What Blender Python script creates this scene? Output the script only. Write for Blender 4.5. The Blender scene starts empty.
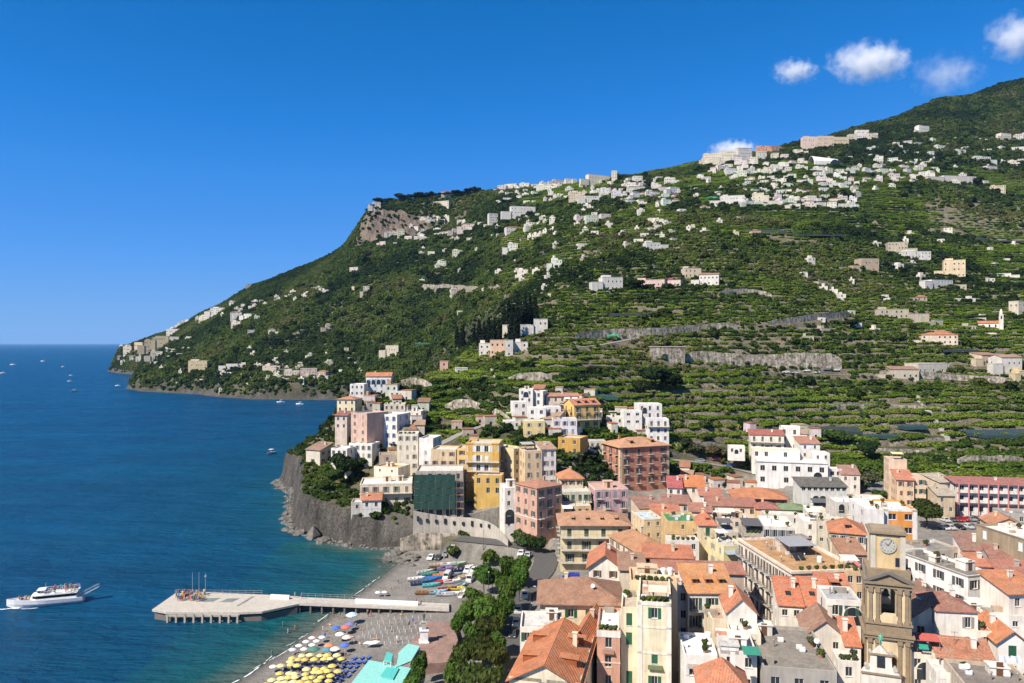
import bpy, bmesh, math, random
import numpy as np
from mathutils import Vector, Matrix
R = math.radians
random.seed(7)
rng = np.random.default_rng(11)
SC = bpy.context.scene
COL = SC.collection
F, CZ, HOR = 740.0, 70.0, 343.0          # focal length in pixels, eye height (m), horizon row
def P(x, y, Y):
 """point in metres at forward distance Y seen at photo position x, y"""
 return ((x - 512.0) * Y / F, Y, CZ - (y - HOR) * Y / F)
# ---------------------------------------------------------------- render, camera
def setup():
 cam = bpy.data.cameras.new('camera')
 co = bpy.data.objects.new('camera', cam)
 COL.objects.link(co)
 cam.sensor_width = 36
 cam.lens = 36 * F / 1024
 cam.shift_y = 1.5 / 1024
 cam.clip_start = 1
 cam.clip_end = 90000
 co.location = (0, 0, CZ)
 co.rotation_euler = (R(90), 0, 0)
 SC.camera = co
 vs = SC.view_settings
 vs.view_transform = 'Standard'
 vs.look = 'None'
 vs.gamma = 1
 vs.exposure = EXPOSURE
 vs.use_curve_mapping = False
 SC.render.engine = 'CYCLES'
 cy = SC.cycles
 cy.max_bounces = 9
 cy.diffuse_bounces = 2
 cy.glossy_bounces = 2
 cy.transmission_bounces = 2
 cy.transparent_max_bounces = 6
 cy.volume_bounces = 8
 cy.caustics_reflective = False
 cy.caustics_refractive = False
 cy.use_denoising = True
 w = bpy.data.worlds.new('World')
 SC.world = w
 w.use_nodes = True
 nt = w.node_tree
 bg = nt.nodes['Background']
 sky = nt.nodes.new('ShaderNodeTexSky')
 sky.sky_type = 'NISHITA'
 sky.sun_disc = False
 sky.sun_elevation = R(SUN_EL)
 sky.sun_rotation = R(SUN_ROT)
 sky.altitude = 3000
 sky.air_density = 0.4
 sky.dust_density = 0.0
 sky.ozone_density = 10.0
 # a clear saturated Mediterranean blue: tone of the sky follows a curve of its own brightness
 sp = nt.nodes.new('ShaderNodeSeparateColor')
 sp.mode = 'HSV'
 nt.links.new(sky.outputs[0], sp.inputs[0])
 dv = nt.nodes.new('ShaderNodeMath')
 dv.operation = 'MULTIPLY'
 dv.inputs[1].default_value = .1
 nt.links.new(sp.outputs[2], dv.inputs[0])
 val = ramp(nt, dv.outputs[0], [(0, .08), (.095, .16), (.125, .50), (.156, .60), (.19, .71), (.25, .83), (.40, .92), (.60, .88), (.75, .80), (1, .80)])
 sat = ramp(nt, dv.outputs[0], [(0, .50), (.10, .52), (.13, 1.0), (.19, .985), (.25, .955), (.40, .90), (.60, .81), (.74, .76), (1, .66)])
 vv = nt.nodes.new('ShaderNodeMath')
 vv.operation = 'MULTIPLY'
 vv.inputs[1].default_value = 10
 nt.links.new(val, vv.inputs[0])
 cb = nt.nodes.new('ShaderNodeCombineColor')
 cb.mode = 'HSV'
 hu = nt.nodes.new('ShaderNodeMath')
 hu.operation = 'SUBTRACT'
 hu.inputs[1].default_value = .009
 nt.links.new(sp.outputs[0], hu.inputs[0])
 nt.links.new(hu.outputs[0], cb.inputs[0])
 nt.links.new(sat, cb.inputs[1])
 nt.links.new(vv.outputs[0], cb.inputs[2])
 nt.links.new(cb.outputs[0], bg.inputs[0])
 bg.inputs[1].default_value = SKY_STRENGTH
 L = bpy.data.lights.new('sun', 'SUN')
 L.energy = SUN_STRENGTH
 L.angle = R(0.53)
 L.color = (1.0, 0.91, 0.79)
 lo = bpy.data.objects.new('sun', L)
 COL.objects.link(lo)
 lo.location = (-300, -200, 400)
 lo.rotation_euler = Vector(SUN_DIR).to_track_quat('Z', 'Y').to_euler()
SUN_EL = 46.0
SUN_AZ = 229.0                             # clockwise from the view direction
SUN_ROT = SUN_AZ
_h = math.cos(R(SUN_EL))
SUN_DIR = (math.sin(R(SUN_AZ)) * _h, math.cos(R(SUN_AZ)) * _h, math.sin(R(SUN_EL)))
EXPOSURE = 0.66
SKY_STRENGTH = 0.062
SUN_STRENGTH = 5.0
# ---------------------------------------------------------------- materials
MATS = {}
def new_mat(name):
 m = bpy.data.materials.new(name)
 m.use_nodes = True
 nt = m.node_tree
 MATS[name] = m
 return m, nt, nt.nodes['Principled BSDF']
def nd(nt, t, **kw):
 n = nt.nodes.new(t)
 for k, v in kw.items():
  if k.startswith('i_'):
   n.inputs[k[2:].replace('_', ' ')].default_value = v
  else:
   setattr(n, k, v)
 return n
def mixc(nt, fac, a, b, blend='MIX'):
 n = nt.nodes.new('ShaderNodeMix')
 n.data_type = 'RGBA'
 n.blend_type = blend
 for s, v in ((0, fac), (6, a), (7, b)):
  if isinstance(v, bpy.types.NodeSocket):
   nt.links.new(v, n.inputs[s])
  elif s == 0:
   n.inputs[0].default_value = v
  else:
   n.inputs[s].default_value = (*v, 1) if len(v) == 3 else v
 return n.outputs[2]
def ramp(nt, src, stops):
 n = nt.nodes.new('ShaderNodeValToRGB')
 e = n.color_ramp.elements
 while len(e) < len(stops):
  e.new(0.5)
 for k, (p, c) in enumerate(stops):
  e[k].position = p
  e[k].color = (c, c, c, 1) if not hasattr(c, '__len__') else (*c, 1)
 nt.links.new(src, n.inputs[0])
 return n.outputs[0]
def noise(nt, vec, scale, detail=3, rough=.55):
 n = nd(nt, 'ShaderNodeTexNoise')
 n.inputs['Scale'].default_value = scale
 n.inputs['Detail'].default_value = detail
 n.inputs['Roughness'].default_value = rough
 if vec is not None:
  nt.links.new(vec, n.inputs['Vector'])
 return n.outputs[0]
def bump(nt, b, h, strength, dist):
 n = nd(nt, 'ShaderNodeBump')
 n.inputs['Strength'].default_value = strength
 n.inputs['Distance'].default_value = dist
 nt.links.new(h, n.inputs['Height'])
 nt.links.new(n.outputs[0], b.inputs['Normal'])
def mapping(nt, src, scale):
 n = nd(nt, 'ShaderNodeMapping')
 n.inputs['Scale'].default_value = scale
 nt.links.new(src, n.inputs['Vector'])
 return n.outputs[0]
def make_materials():
 # weathered wall plaster, tinted by the object's own colour
 m, nt, b = new_mat('plaster')
 oi = nd(nt, 'ShaderNodeObjectInfo')
 g = nd(nt, 'ShaderNodeNewGeometry')
 pos = g.outputs['Position']
 big = ramp(nt, noise(nt, pos, 0.35, 4, .65), [(.3, .78), (.7, 1.06)])
 st = ramp(nt, noise(nt, mapping(nt, pos, (1.3, 1.3, .12)), 1.0, 4, .6), [(.42, 1.0), (.75, .62)])
 c = mixc(nt, 1.0, oi.outputs['Color'], big, 'MULTIPLY')
 c = mixc(nt, 1.0, c, (.95, .91, .845), 'MULTIPLY')
 c = mixc(nt, 0.8, c, st, 'MULTIPLY')
 spots = ramp(nt, noise(nt, pos, 1.7, 5, .7), [(.62, 0.0), (.74, .45)])
 c = mixc(nt, spots, c, (.30, .27, .23))
 nt.links.new(c, b.inputs['Base Color'])
 b.inputs['Roughness'].default_value = .9
 bump(nt, b, noise(nt, pos, 6, 3), .25, .05)
 # terracotta tiles
 m, nt, b = new_mat('roof_tiles')
 oi = nd(nt, 'ShaderNodeObjectInfo')
 tc = nd(nt, 'ShaderNodeTexCoord')
 oc = tc.outputs['Object']
 fine = ramp(nt, noise(nt, oc, 3.2, 5, .75), [(.25, .45), (.5, .95), (.78, 1.45)])
 mid = ramp(nt, noise(nt, oc, .45, 3, .6), [(.3, .72), (.7, 1.15)])
 c = mixc(nt, .22, oi.outputs['Color'], (.36, .23, .16))
 c = mixc(nt, 1.0, c, fine, 'MULTIPLY')
 c = mixc(nt, 1.0, c, mid, 'MULTIPLY')
 lich = ramp(nt, noise(nt, oc, .8, 6, .75), [(.50, 0.0), (.68, .7)])
 c = mixc(nt, lich, c, (.34, .27, .20))
 nt.links.new(c, b.inputs['Base Color'])
 b.inputs['Roughness'].default_value = .85
 w = nd(nt, 'ShaderNodeTexWave', wave_type='BANDS', bands_direction='X')
 w.inputs['Scale'].default_value = 1.5
 w.inputs['Distortion'].default_value = .6
 nt.links.new(oc, w.inputs['Vector'])
 bump(nt, b, w.outputs[0], .7, .12)
 # flat terrace surface (paving, bitumen), object colour
 m, nt, b = new_mat('terrace')
 oi = nd(nt, 'ShaderNodeObjectInfo')
 g = nd(nt, 'ShaderNodeNewGeometry')
 pos = g.outputs['Position']
 v1 = ramp(nt, noise(nt, pos, .5, 5, .7), [(.3, .6), (.7, 1.15)])
 v2 = ramp(nt, noise(nt, pos, 2.6, 4, .7), [(.3, .75), (.7, 1.15)])
 c = mixc(nt, 1.0, oi.outputs['Color'], v1, 'MULTIPLY')
 c = mixc(nt, 1.0, c, v2, 'MULTIPLY')
 nt.links.new(c, b.inputs['Base Color'])
 b.inputs['Roughness'].default_value = .9
 # painted things, object colour
 for nm, ro, me in (('paint', .45, 0), ('cloth', .9, 0), ('car_paint', .22, 0), ('metal', .4, .7)):
  m, nt, b = new_mat(nm)
  oi = nd(nt, 'ShaderNodeObjectInfo')
  g = nd(nt, 'ShaderNodeNewGeometry')
  v = ramp(nt, noise(nt, g.outputs['Position'], 2.2, 3, .6), [(.3, .82), (.7, 1.06)])
  nt.links.new(mixc(nt, 1.0, oi.outputs['Color'], v, 'MULTIPLY'), b.inputs['Base Color'])
  b.inputs['Roughness'].default_value = ro
  b.inputs['Metallic'].default_value = me
 MATS['car_paint'].node_tree.nodes['Principled BSDF'].inputs['Coat Weight'].default_value = .6
 # flat colours
 def flat(name, c, ro=.7, me=0.0):
  m, nt, b = new_mat(name)
  g = nd(nt, 'ShaderNodeNewGeometry')
  v = ramp(nt, noise(nt, g.outputs['Position'], 1.4, 4, .65), [(.3, .78), (.7, 1.12)])
  nt.links.new(mixc(nt, 1.0, c, v, 'MULTIPLY'), b.inputs['Base Color'])
  b.inputs['Roughness'].default_value = ro
  b.inputs['Metallic'].default_value = me
 flat('glass', (.025, .032, .04), .12)
 flat('tyre', (.02, .02, .02), .8)
 flat('white', (.78, .77, .74), .6)
 flat('concrete', (.42, .39, .34), .9)
 flat('pier_stone', (.47, .43, .37), .9)
 flat('dark_stone', (.16, .14, .12), .95)
 flat('bark', (.10, .075, .05), .95)
 flat('skin', (.45, .27, .18), .6)
 flat('hair', (.04, .03, .02), .6)
 flat('asphalt', (.085, .083, .08), .9)
 flat('pale_road', (.24, .23, .21), .9)
 flat('tower_stone', (.25, .185, .115), .95)
 flat('wood', (.22, .13, .07), .7)
 flat('bronze', (.06, .10, .08), .5, .4)
 flat('foam', (.82, .86, .86), .9)
 # masonry of the hillside walls
 m, nt, b = new_mat('masonry')
 g = nd(nt, 'ShaderNodeNewGeometry')
 pos = g.outputs['Position']
 vo = nd(nt, 'ShaderNodeTexVoronoi')
 vo.inputs['Scale'].default_value = .55
 nt.links.new(pos, vo.inputs['Vector'])
 c = mixc(nt, ramp(nt, noise(nt, pos, .22, 5, .7), [(.3, 0), (.7, 1)]), (.20, .17, .135), (.44, .375, .30))
 c = mixc(nt, 1.0, c, ramp(nt, vo.outputs['Distance'], [(.1, .55), (.7, 1.3)]), 'MULTIPLY')
 c = mixc(nt, 1.0, c, ramp(nt, noise(nt, mapping(nt, pos, (.9, .9, .07)), 1.0, 4, .7), [(.38, .55), (.62, 1.2)]), 'MULTIPLY')
 c = mixc(nt, ramp(nt, noise(nt, pos, .33, 5, .75), [(.53, 0), (.60, .9)]), c, (.045, .062, .02))
 nt.links.new(c, b.inputs['Base Color'])
 b.inputs['Roughness'].default_value = .95
 bump(nt, b, vo.outputs[0], .5, .2)
 # leaves
 def leaf(name, mode, col=None):
  m, nt, b = new_mat(name)
  oi = nd(nt, 'ShaderNodeObjectInfo')
  g = nd(nt, 'ShaderNodeNewGeometry')
  if mode == 'inst':
   at = nd(nt, 'ShaderNodeAttribute', attribute_type='INSTANCER', attribute_name='tint')
   base = at.outputs['Color']
  else:
   base = oi.outputs['Color']
  v = ramp(nt, noise(nt, g.outputs['Position'], .9, 3, .6), [(.3, .65), (.7, 1.3)])
  rnd = ramp(nt, g.outputs['Random Per Island'], [(0, .8), (1, 1.3)])
  c = mixc(nt, 1.0, base, v, 'MULTIPLY')
  c = mixc(nt, 1.0, c, rnd, 'MULTIPLY')
  nt.links.new(c, b.inputs['Base Color'])
  b.inputs['Roughness'].default_value = .65
  b.inputs['Specular IOR Level'].default_value = .08
  tr = nd(nt, 'ShaderNodeBsdfTranslucent')
  nt.links.new(c, tr.inputs['Color'])
  mx = nd(nt, 'ShaderNodeMixShader')
  mx.inputs[0].default_value = .34
  out = nt.nodes['Material Output']
  nt.links.new(b.outputs[0], mx.inputs[1])
  nt.links.new(tr.outputs[0], mx.inputs[2])
  nt.links.new(mx.outputs[0], out.inputs[0])
 leaf('leaf_instance', 'inst')
 leaf('leaf', 'obj')
 # terrain
 m, nt, b = new_mat('terrain')
 g = nd(nt, 'ShaderNodeNewGeometry')
 pos = g.outputs['Position']
 sep = nd(nt, 'ShaderNodeSeparateXYZ')
 nt.links.new(g.outputs['True Normal'], sep.inputs[0])
 steep = ramp(nt, sep.outputs[2], [(.30, 1.0), (.50, 0.0)])
 at = nd(nt, 'ShaderNodeAttribute', attribute_name='zone')
 sz = nd(nt, 'ShaderNodeSeparateColor')
 nt.links.new(at.outputs['Color'], sz.inputs[0])
 soil = mixc(nt, ramp(nt, noise(nt, pos, .05, 5, .7), [(.38, 0), (.62, 1)]), (.038, .048, .014), (.20, .160, .095))
 soil = mixc(nt, ramp(nt, noise(nt, pos, .5, 4, .7), [(.4, 0), (.7, .7)]), soil, (.032, .045, .014))
 rk = mixc(nt, ramp(nt, noise(nt, mapping(nt, pos, (1, 1, .3)), .25, 6, .78), [(.36, 0), (.64, 1)]), (.04, .036, .031), (.20, .178, .15))
 rk = mixc(nt, ramp(nt, noise(nt, pos, 1.3, 5, .75), [(.38, .9), (.54, 0)]), rk, (.035, .031, .026))
 syz = nd(nt, 'ShaderNodeSeparateXYZ')
 nt.links.new(pos, syz.inputs[0])
 fy = nd(nt, 'ShaderNodeMath', operation='GREATER_THAN')
 nt.links.new(syz.outputs[1], fy.inputs[0])
 fy.inputs[1].default_value = 700
 fm = nd(nt, 'ShaderNodeMath', operation='MULTIPLY')
 nt.links.new(fy.outputs[0], fm.inputs[0])
 nt.links.new(ramp(nt, noise(nt, pos, .035, 5, .75), [(.46, .8), (.60, 0)]), fm.inputs[1])
 rk = mixc(nt, fm.outputs[0], rk, (.030, .034, .016))
 warm = mixc(nt, ramp(nt, noise(nt, mapping(nt, pos, (1, 1, .25)), .06, 5, .7), [(.35, 0), (.65, 1)]), (.10, .084, .068), (.31, .225, .165))
 wf = nd(nt, 'ShaderNodeMath', operation='GREATER_THAN')
 nt.links.new(nd_z(nt, pos), wf.inputs[0])
 wf.inputs[1].default_value = 225
 warm = mixc(nt, ramp(nt, noise(nt, mapping(nt, pos, (1, 1, .5)), .16, 6, .75), [(.40, .85), (.52, 0)]), warm, (.05, .045, .03))
 rk = mixc(nt, wf.outputs[0], rk, warm)
 ta = nd(nt, 'ShaderNodeAttribute', attribute_name='terr')
 tm = nd(nt, 'ShaderNodeMath', operation='MULTIPLY')
 nt.links.new(ramp(nt, sep.outputs[2], [(.70, 1.0), (.90, 0.0)]), tm.inputs[0])
 nt.links.new(ta.outputs['Fac'], tm.inputs[1])
 stone = mixc(nt, ramp(nt, noise(nt, pos, .12, 5, .7), [(.3, 0), (.7, 1)]), (.11, .092, .065), (.29, .235, .175))
 stone = mixc(nt, ramp(nt, noise(nt, pos, 1.2, 4, .7), [(.45, 0), (.6, .9)]), stone, (.04, .05, .018))
 soil = mixc(nt, tm.outputs[0], soil, stone)
 mxs = nd(nt, 'ShaderNodeMath', operation='MAXIMUM')
 nt.links.new(steep, mxs.inputs[0])
 nt.links.new(at.outputs['Alpha'], mxs.inputs[1])
 c = mixc(nt, mxs.outputs[0], soil, rk)
 town = mixc(nt, ramp(nt, noise(nt, pos, .3, 4, .7), [(.3, 0), (.7, 1)]), (.16, .15, .135), (.30, .275, .235))
 c = mixc(nt, sz.outputs[1], c, town)
 sand = mixc(nt, ramp(nt, noise(nt, pos, .22, 5, .7), [(.3, 0), (.7, 1)]), (.20, .185, .165), (.33, .305, .27))
 sand = mixc(nt, ramp(nt, noise(nt, pos, 5, 3, .7), [(.4, 0), (.7, .5)]), sand, (.12, .11, .10))
 c = mixc(nt, sz.outputs[0], c, sand)
 c = mixc(nt, sz.outputs[2], c, (.085, .075, .065))       # wet stones by the water
 nt.links.new(c, b.inputs['Base Color'])
 b.inputs['Roughness'].default_value = .95
 bh = nd(nt, 'ShaderNodeMath', operation='MULTIPLY_ADD')
 nt.links.new(noise(nt, mapping(nt, pos, (1, 1, .45)), .30, 7, .78), bh.inputs[0])
 nt.links.new(ramp(nt, mxs.outputs[0], [(0, 0.1), (1, 1.0)]), bh.inputs[1])
 nt.links.new(ramp(nt, noise(nt, pos, .8, 6, .75), [(0, 0), (1, .25)]), bh.inputs[2])
 bump(nt, b, bh.outputs[0], 1.0, 3.2)
 # sea
 m, nt, b = new_mat('sea_water')
 g = nd(nt, 'ShaderNodeNewGeometry')
 pos = g.outputs['Position']
 at = nd(nt, 'ShaderNodeAttribute', attribute_name='shallow')
 patch = ramp(nt, noise(nt, mapping(nt, pos, (.35, 1, 1)), .02, 6, .68), [(.34, 0), (.66, 1)])
 deep = mixc(nt, patch, (.0, .042, .118), (.0, .070, .175))
 c = mixc(nt, ramp(nt, at.outputs['Fac'], [(0, 0), (.45, .38), (.85, 1)]), deep, (.006, .088, .098))
 c = mixc(nt, ramp(nt, at.outputs['Fac'], [(.80, 0), (.97, .75)]), c, (.10, .12, .095))
 rough = ramp(nt, noise(nt, pos, .05, 5, .7), [(.3, .26), (.7, .40)])
 nt.links.new(rough, b.inputs['Roughness'])
 nt.links.new(c, b.inputs['Base Color'])
 b.inputs['IOR'].default_value = 1.33
 b.inputs['Specular IOR Level'].default_value = .1
 n1 = noise(nt, mapping(nt, pos, (.10, .30, 1)), 1.0, 6, .7)
 n2 = noise(nt, mapping(nt, pos, (.03, .08, 1)), 1.0, 4, .6)
 add = nd(nt, 'ShaderNodeMath', operation='MULTIPLY_ADD')
 nt.links.new(n2, add.inputs[0])
 add.inputs[1].default_value = 2.2
 nt.links.new(n1, add.inputs[2])
 bump(nt, b, add.outputs[0], 1.0, 2.6)
def nd_z(nt, pos):
 s = nd(nt, 'ShaderNodeSeparateXYZ')
 nt.links.new(pos, s.inputs[0])
 return s.outputs[2]
# ---------------------------------------------------------------- tagging and mesh helpers
def tag(o, label=None, cat=None, group=None, kind=None):
 if label:
  o['label'] = label
 if cat:
  o['category'] = cat
 if group:
  o['group'] = group
 if kind:
  o['kind'] = kind
 return o
def empty(name, loc=(0, 0, 0), rz=0.0, label=None, cat=None, group=None):
 o = bpy.data.objects.new(name, None)
 o.empty_display_size = .5
 COL.objects.link(o)
 o.location = loc
 o.rotation_euler = (0, 0, rz)
 return tag(o, label, cat, group)
def link(name, me, parent=None, color=None, loc=None, rz=None, scale=None):
 o = bpy.data.objects.new(name, me)
 COL.objects.link(o)
 if parent is not None:
  o.parent = parent
 if color is not None:
  o.color = (*color[:3], 1)
 if loc is not None:
  o.location = loc
 if rz is not None:
  o.rotation_euler = (0, 0, rz)
 if scale is not None:
  o.scale = scale
 return o
def copy_tree(o, parent=None, kids=None):
 c = o.copy()
 COL.objects.link(c)
 if parent is not None:
  c.parent = parent
 for ch in list(KIDS.get(o.name, [])) or list(o.children):
  copy_tree(ch, c)
 return c
KIDS = {}
class MB:
 """collects boxes, quads, tubes into one mesh"""
 def __init__(s):
  s.v, s.f, s.m = [], [], []
  s.mi = 0
 def poly(s, pts):
  n = len(s.v)
  s.v += [tuple(p) for p in pts]
  s.f.append(tuple(range(n, n + len(pts))))
  s.m.append(s.mi)
 def box(s, x0, y0, z0, x1, y1, z1):
  n = len(s.v)
  s.v += [(x0, y0, z0), (x1, y0, z0), (x1, y1, z0), (x0, y1, z0), (x0, y0, z1), (x1, y0, z1), (x1, y1, z1), (x0, y1, z1)]
  for q in ((3, 2, 1, 0), (4, 5, 6, 7), (0, 1, 5, 4), (1, 2, 6, 5), (2, 3, 7, 6), (3, 0, 4, 7)):
   s.f.append(tuple(n + k for k in q))
   s.m.append(s.mi)
 def prism(s, pts, z0, z1):
  n, k = len(s.v), len(pts)
  s.v += [(x, y, z0) for x, y in pts] + [(x, y, z1) for x, y in pts]
  s.f.append(tuple(n + k - 1 - i for i in range(k)))
  s.f.append(tuple(n + k + i for i in range(k)))
  for i in range(k):
   j = (i + 1) % k
   s.f.append((n + i, n + j, n + k + j, n + k + i))
  s.m += [s.mi] * (k + 2)
 def slab(s, pts, t):
  """polygon in space thickened downwards by t"""
  n, k = len(s.v), len(pts)
  s.v += [tuple(p) for p in pts] + [(p[0], p[1], p[2] - t) for p in pts]
  s.f.append(tuple(n + i for i in range(k)))
  s.f.append(tuple(n + k + k - 1 - i for i in range(k)))
  for i in range(k):
   j = (i + 1) % k
   s.f.append((n + i, n + k + i, n + k + j, n + j))
  s.m += [s.mi] * (k + 2)
 def tube(s, p0, p1, r0, r1=None, n=8):
  r1 = r0 if r1 is None else r1
  a, b = Vector(p0), Vector(p1)
  d = (b - a).normalized()
  u = d.orthogonal().normalized()
  w = d.cross(u)
  k = len(s.v)
  for c, r in ((a, r0), (b, r1)):
   for i in range(n):
    t = 2 * math.pi * i / n
    s.v.append(tuple(c + u * (r * math.cos(t)) + w * (r * math.sin(t))))
  for i in range(n):
   j = (i + 1) % n
   s.f.append((k + i, k + j, k + n + j, k + n + i))
  s.f.append(tuple(k + n - 1 - i for i in range(n)))
  s.f.append(tuple(k + n + i for i in range(n)))
  s.m += [s.mi] * (n + 2)
 def lathe(s, prof, n=16, cx=0, cy=0):
  """profile of (radius, z) turned about a vertical axis"""
  k = len(s.v)
  for r, z in prof:
   for i in range(n):
    t = 2 * math.pi * i / n
    s.v.append((cx + r * math.cos(t), cy + r * math.sin(t), z))
  for a in range(len(prof) - 1):
   for i in range(n):
    j = (i + 1) % n
    s.f.append((k + a * n + i, k + a * n + j, k + (a + 1) * n + j, k + (a + 1) * n + i))
    s.m.append(s.mi)
 def mesh(s, name, mats):
  me = bpy.data.meshes.new(name)
  me.from_pydata(s.v, [], s.f)
  for m in mats:
   me.materials.append(MATS[m])
  if len(mats) > 1:
   me.polygons.foreach_set('material_index', s.m)
  me.update()
  return me
 def build(s, name, mats, parent=None, color=None, loc=None, rz=None):
  return link(name, s.mesh(name, mats if isinstance(mats, (list, tuple)) else [mats]), parent, color, loc, rz)
# ---------------------------------------------------------------- value noise
_tab = rng.random((256, 256))
def vnoise(x, y, s, oct=4, g=.5):
 out = np.zeros_like(x, dtype=float)
 amp, tot = 1.0, 0.0
 for o in range(oct):
  fx, fy = x / s + 17.3 * o, y / s + 9.1 * o
  ix, iy = np.floor(fx).astype(int), np.floor(fy).astype(int)
  tx, ty = fx - ix, fy - iy
  tx, ty = tx * tx * (3 - 2 * tx), ty * ty * (3 - 2 * ty)
  a = _tab[ix & 255, iy & 255]
  b = _tab[(ix + 1) & 255, iy & 255]
  c = _tab[ix & 255, (iy + 1) & 255]
  d = _tab[(ix + 1) & 255, (iy + 1) & 255]
  out += amp * ((a * (1 - tx) + b * tx) * (1 - ty) + (c * (1 - tx) + d * tx) * ty)
  tot += amp
  amp *= g
  s *= .5
 return out / tot * 2 - 1
def sstep(a, b, x):
 t = np.clip((x - a) / (b - a), 0, 1)
 return t * t * (3 - 2 * t)
# ---------------------------------------------------------------- terrain
COLUMNS = {
 -600: [(40, 3), (2600, 3)],
 90: [(40, 3), (250, 3), (300, 10), (1000, 10), (1790, 10), (1860, 30), (1950, 38), (2100, 30), (2700, 30)],
 150: [(40, 3), (250, 3), (300, 10), (1079, 10), (1150, 27), (1300, 32), (1750, 64), (1850, 82), (2100, 60), (2700, 60)],
 200: [(40, 3), (250, 3), (300, 10), (1016, 16), (1045, 25), (1200, 45), (1500, 105), (1700, 137), (1950, 110), (2700, 110)],
 250: [(40, 3), (250, 3), (300, 10), (925, 15), (950, 25), (1050, 50), (1300, 128), (1600, 193), (1850, 160), (2700, 150)],
 300: [(40, 3), (250, 3), (262, 12), (276, 13.5), (300, 14.5), (330, 17), (420, 16), (500, 8), (909, 15), (940, 26), (1050, 60), (1300, 158), (1550, 227), (1800, 190), (2700, 180)],
 340: [(40, 3), (250, 3), (262, 11), (300, 13), (330, 20), (400, 36), (430, 38), (480, 20), (520, 4), (880, 3), (909, 16), (960, 34), (1100, 100), (1300, 190), (1500, 258), (1750, 230), (2700, 230)],
 364: [(40, 3), (250, 3), (262, 11), (290, 12), (330, 24), (400, 43), (440, 44), (500, 30), (560, 8), (860, 5), (920, 14), (1000, 50), (1200, 160), (1375, 250), (1400, 300), (1430, 310), (1700, 300), (2700, 300)],
 372: [(40, 3), (250, 3), (262, 11), (290, 12), (330, 25), (400, 43), (440, 44), (500, 31), (560, 8), (860, 6), (920, 16), (1000, 54), (1200, 163), (1380, 254), (1392, 318), (1430, 326), (1700, 320), (2700, 320)],
 400: [(40, 3), (250, 3), (265, 11), (285, 14), (320, 27), (345, 35), (420, 46), (450, 47), (520, 37), (600, 22), (850, 14), (920, 38), (1000, 72), (1200, 176), (1385, 262), (1396, 314), (1430, 342), (1700, 350), (2700, 350)],
 450: [(40, 3.5), (248, 4.2), (252, 9.5), (257, 12.5), (275, 15), (300, 20), (330, 28), (380, 40), (450, 51), (520, 55), (600, 57), (700, 62), (850, 82), (1000, 122), (1200, 190), (1395, 280), (1420, 318), (1450, 356), (1700, 370), (2700, 380)],
 500: [(40, 4.5), (200, 5), (228, 6.5), (236, 10.5), (262, 16.5), (300, 28), (340, 41), (400, 53), (440, 58), (470, 61), (490, 67), (560, 83), (700, 106), (850, 142), (1000, 185), (1200, 255), (1450, 366), (1800, 410), (2700, 420)],
 560: [(40, 6), (200, 7), (235, 9), (260, 15), (283, 25), (300, 30), (340, 42), (400, 56), (450, 66), (480, 75), (560, 97), (700, 140), (850, 188), (1000, 235), (1200, 295), (1450, 376), (1800, 420), (2700, 430)],
 640: [(40, 7), (220, 8), (280, 10), (300, 16), (325, 28), (380, 42), (440, 56), (470, 67), (520, 86), (650, 130), (850, 200), (1050, 268), (1250, 340), (1450, 400), (1800, 450), (2700, 460)],
 720: [(40, 7), (240, 9), (300, 12), (325, 22), (360, 34), (420, 48), (465, 57), (490, 71), (550, 98), (700, 153), (900, 230), (1150, 326), (1450, 434), (1500, 446), (1900, 510), (2700, 520)],
 800: [(40, 7), (240, 9), (300, 11), (335, 20), (380, 33), (450, 47), (475, 57), (495, 69), (560, 96), (700, 145), (900, 225), (1150, 332), (1400, 428), (1600, 500), (2000, 580), (2700, 600)],
 870: [(40, 7), (240, 8), (310, 11), (340, 20), (390, 33), (450, 46), (480, 57), (560, 88), (700, 138), (900, 220), (1150, 320), (1350, 400), (1550, 490), (1750, 586), (2200, 640), (2700, 640)],
 940: [(40, 7), (240, 7.5), (310, 10), (340, 19), (395, 33), (450, 45), (480, 56), (560, 86), (700, 136), (900, 208), (1150, 305), (1350, 390), (1500, 480), (1900, 695), (2300, 750), (2700, 750)],
 1000: [(40, 7), (240, 7), (310, 9), (340, 18), (400, 34), (450, 45), (480, 56), (560, 85), (700, 135), (900, 200), (1150, 290), (1350, 380), (1500, 465), (1750, 606), (2000, 762), (2400, 830), (2700, 830)],
 1060: [(40, 7), (240, 7), (310, 9), (340, 18), (400, 34), (450, 45), (480, 56), (560, 85), (700, 135), (900, 198), (1150, 285), (1350, 375), (1500, 455), (1750, 610), (2050, 830), (2400, 880), (2700, 880)],
 1700: [(40, 7), (240, 7), (310, 9), (340, 18), (400, 34), (480, 56), (700, 135), (1150, 285), (1500, 455), (2050, 830), (2700, 880)],
}
COAST = [(-130, -100), (-110, 0), (-82, 80), (-57, 152), (-50, 174), (-46, 195), (-39, 221), (-36, 237), (-41, 243), (-38, 247), (-35, 252),
   (-43, 252), (-55, 254), (-64.7, 262), (-74, 268), (-82, 275.5), (-87, 286), (-90.5, 300), (-95, 316), (-99, 330), (-103, 344), (-115, 364), (-119, 374), (-112, 392),
   (-116, 430), (-112, 470), (-95, 520), (-84, 560), (-66, 620), (-62, 700), (-95, 790), (-140, 850), (-190, 893), (-217, 908),
   (-262, 906), (-330, 924), (-380, 965), (-428, 1012), (-486, 1036), (-542, 1079), (-596, 1145), (-590, 1200), (-640, 1330), (-735, 1480), (-825, 1618),
   (-905, 1700), (-965, 1775), (-1010, 1850), (-1060, 2000), (-1000, 2300), (-800, 2800), (3500, 2900), (3500, -100)]
UG = np.arange(-420, 1480.1, 2.5)
_y = [40.0]
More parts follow.
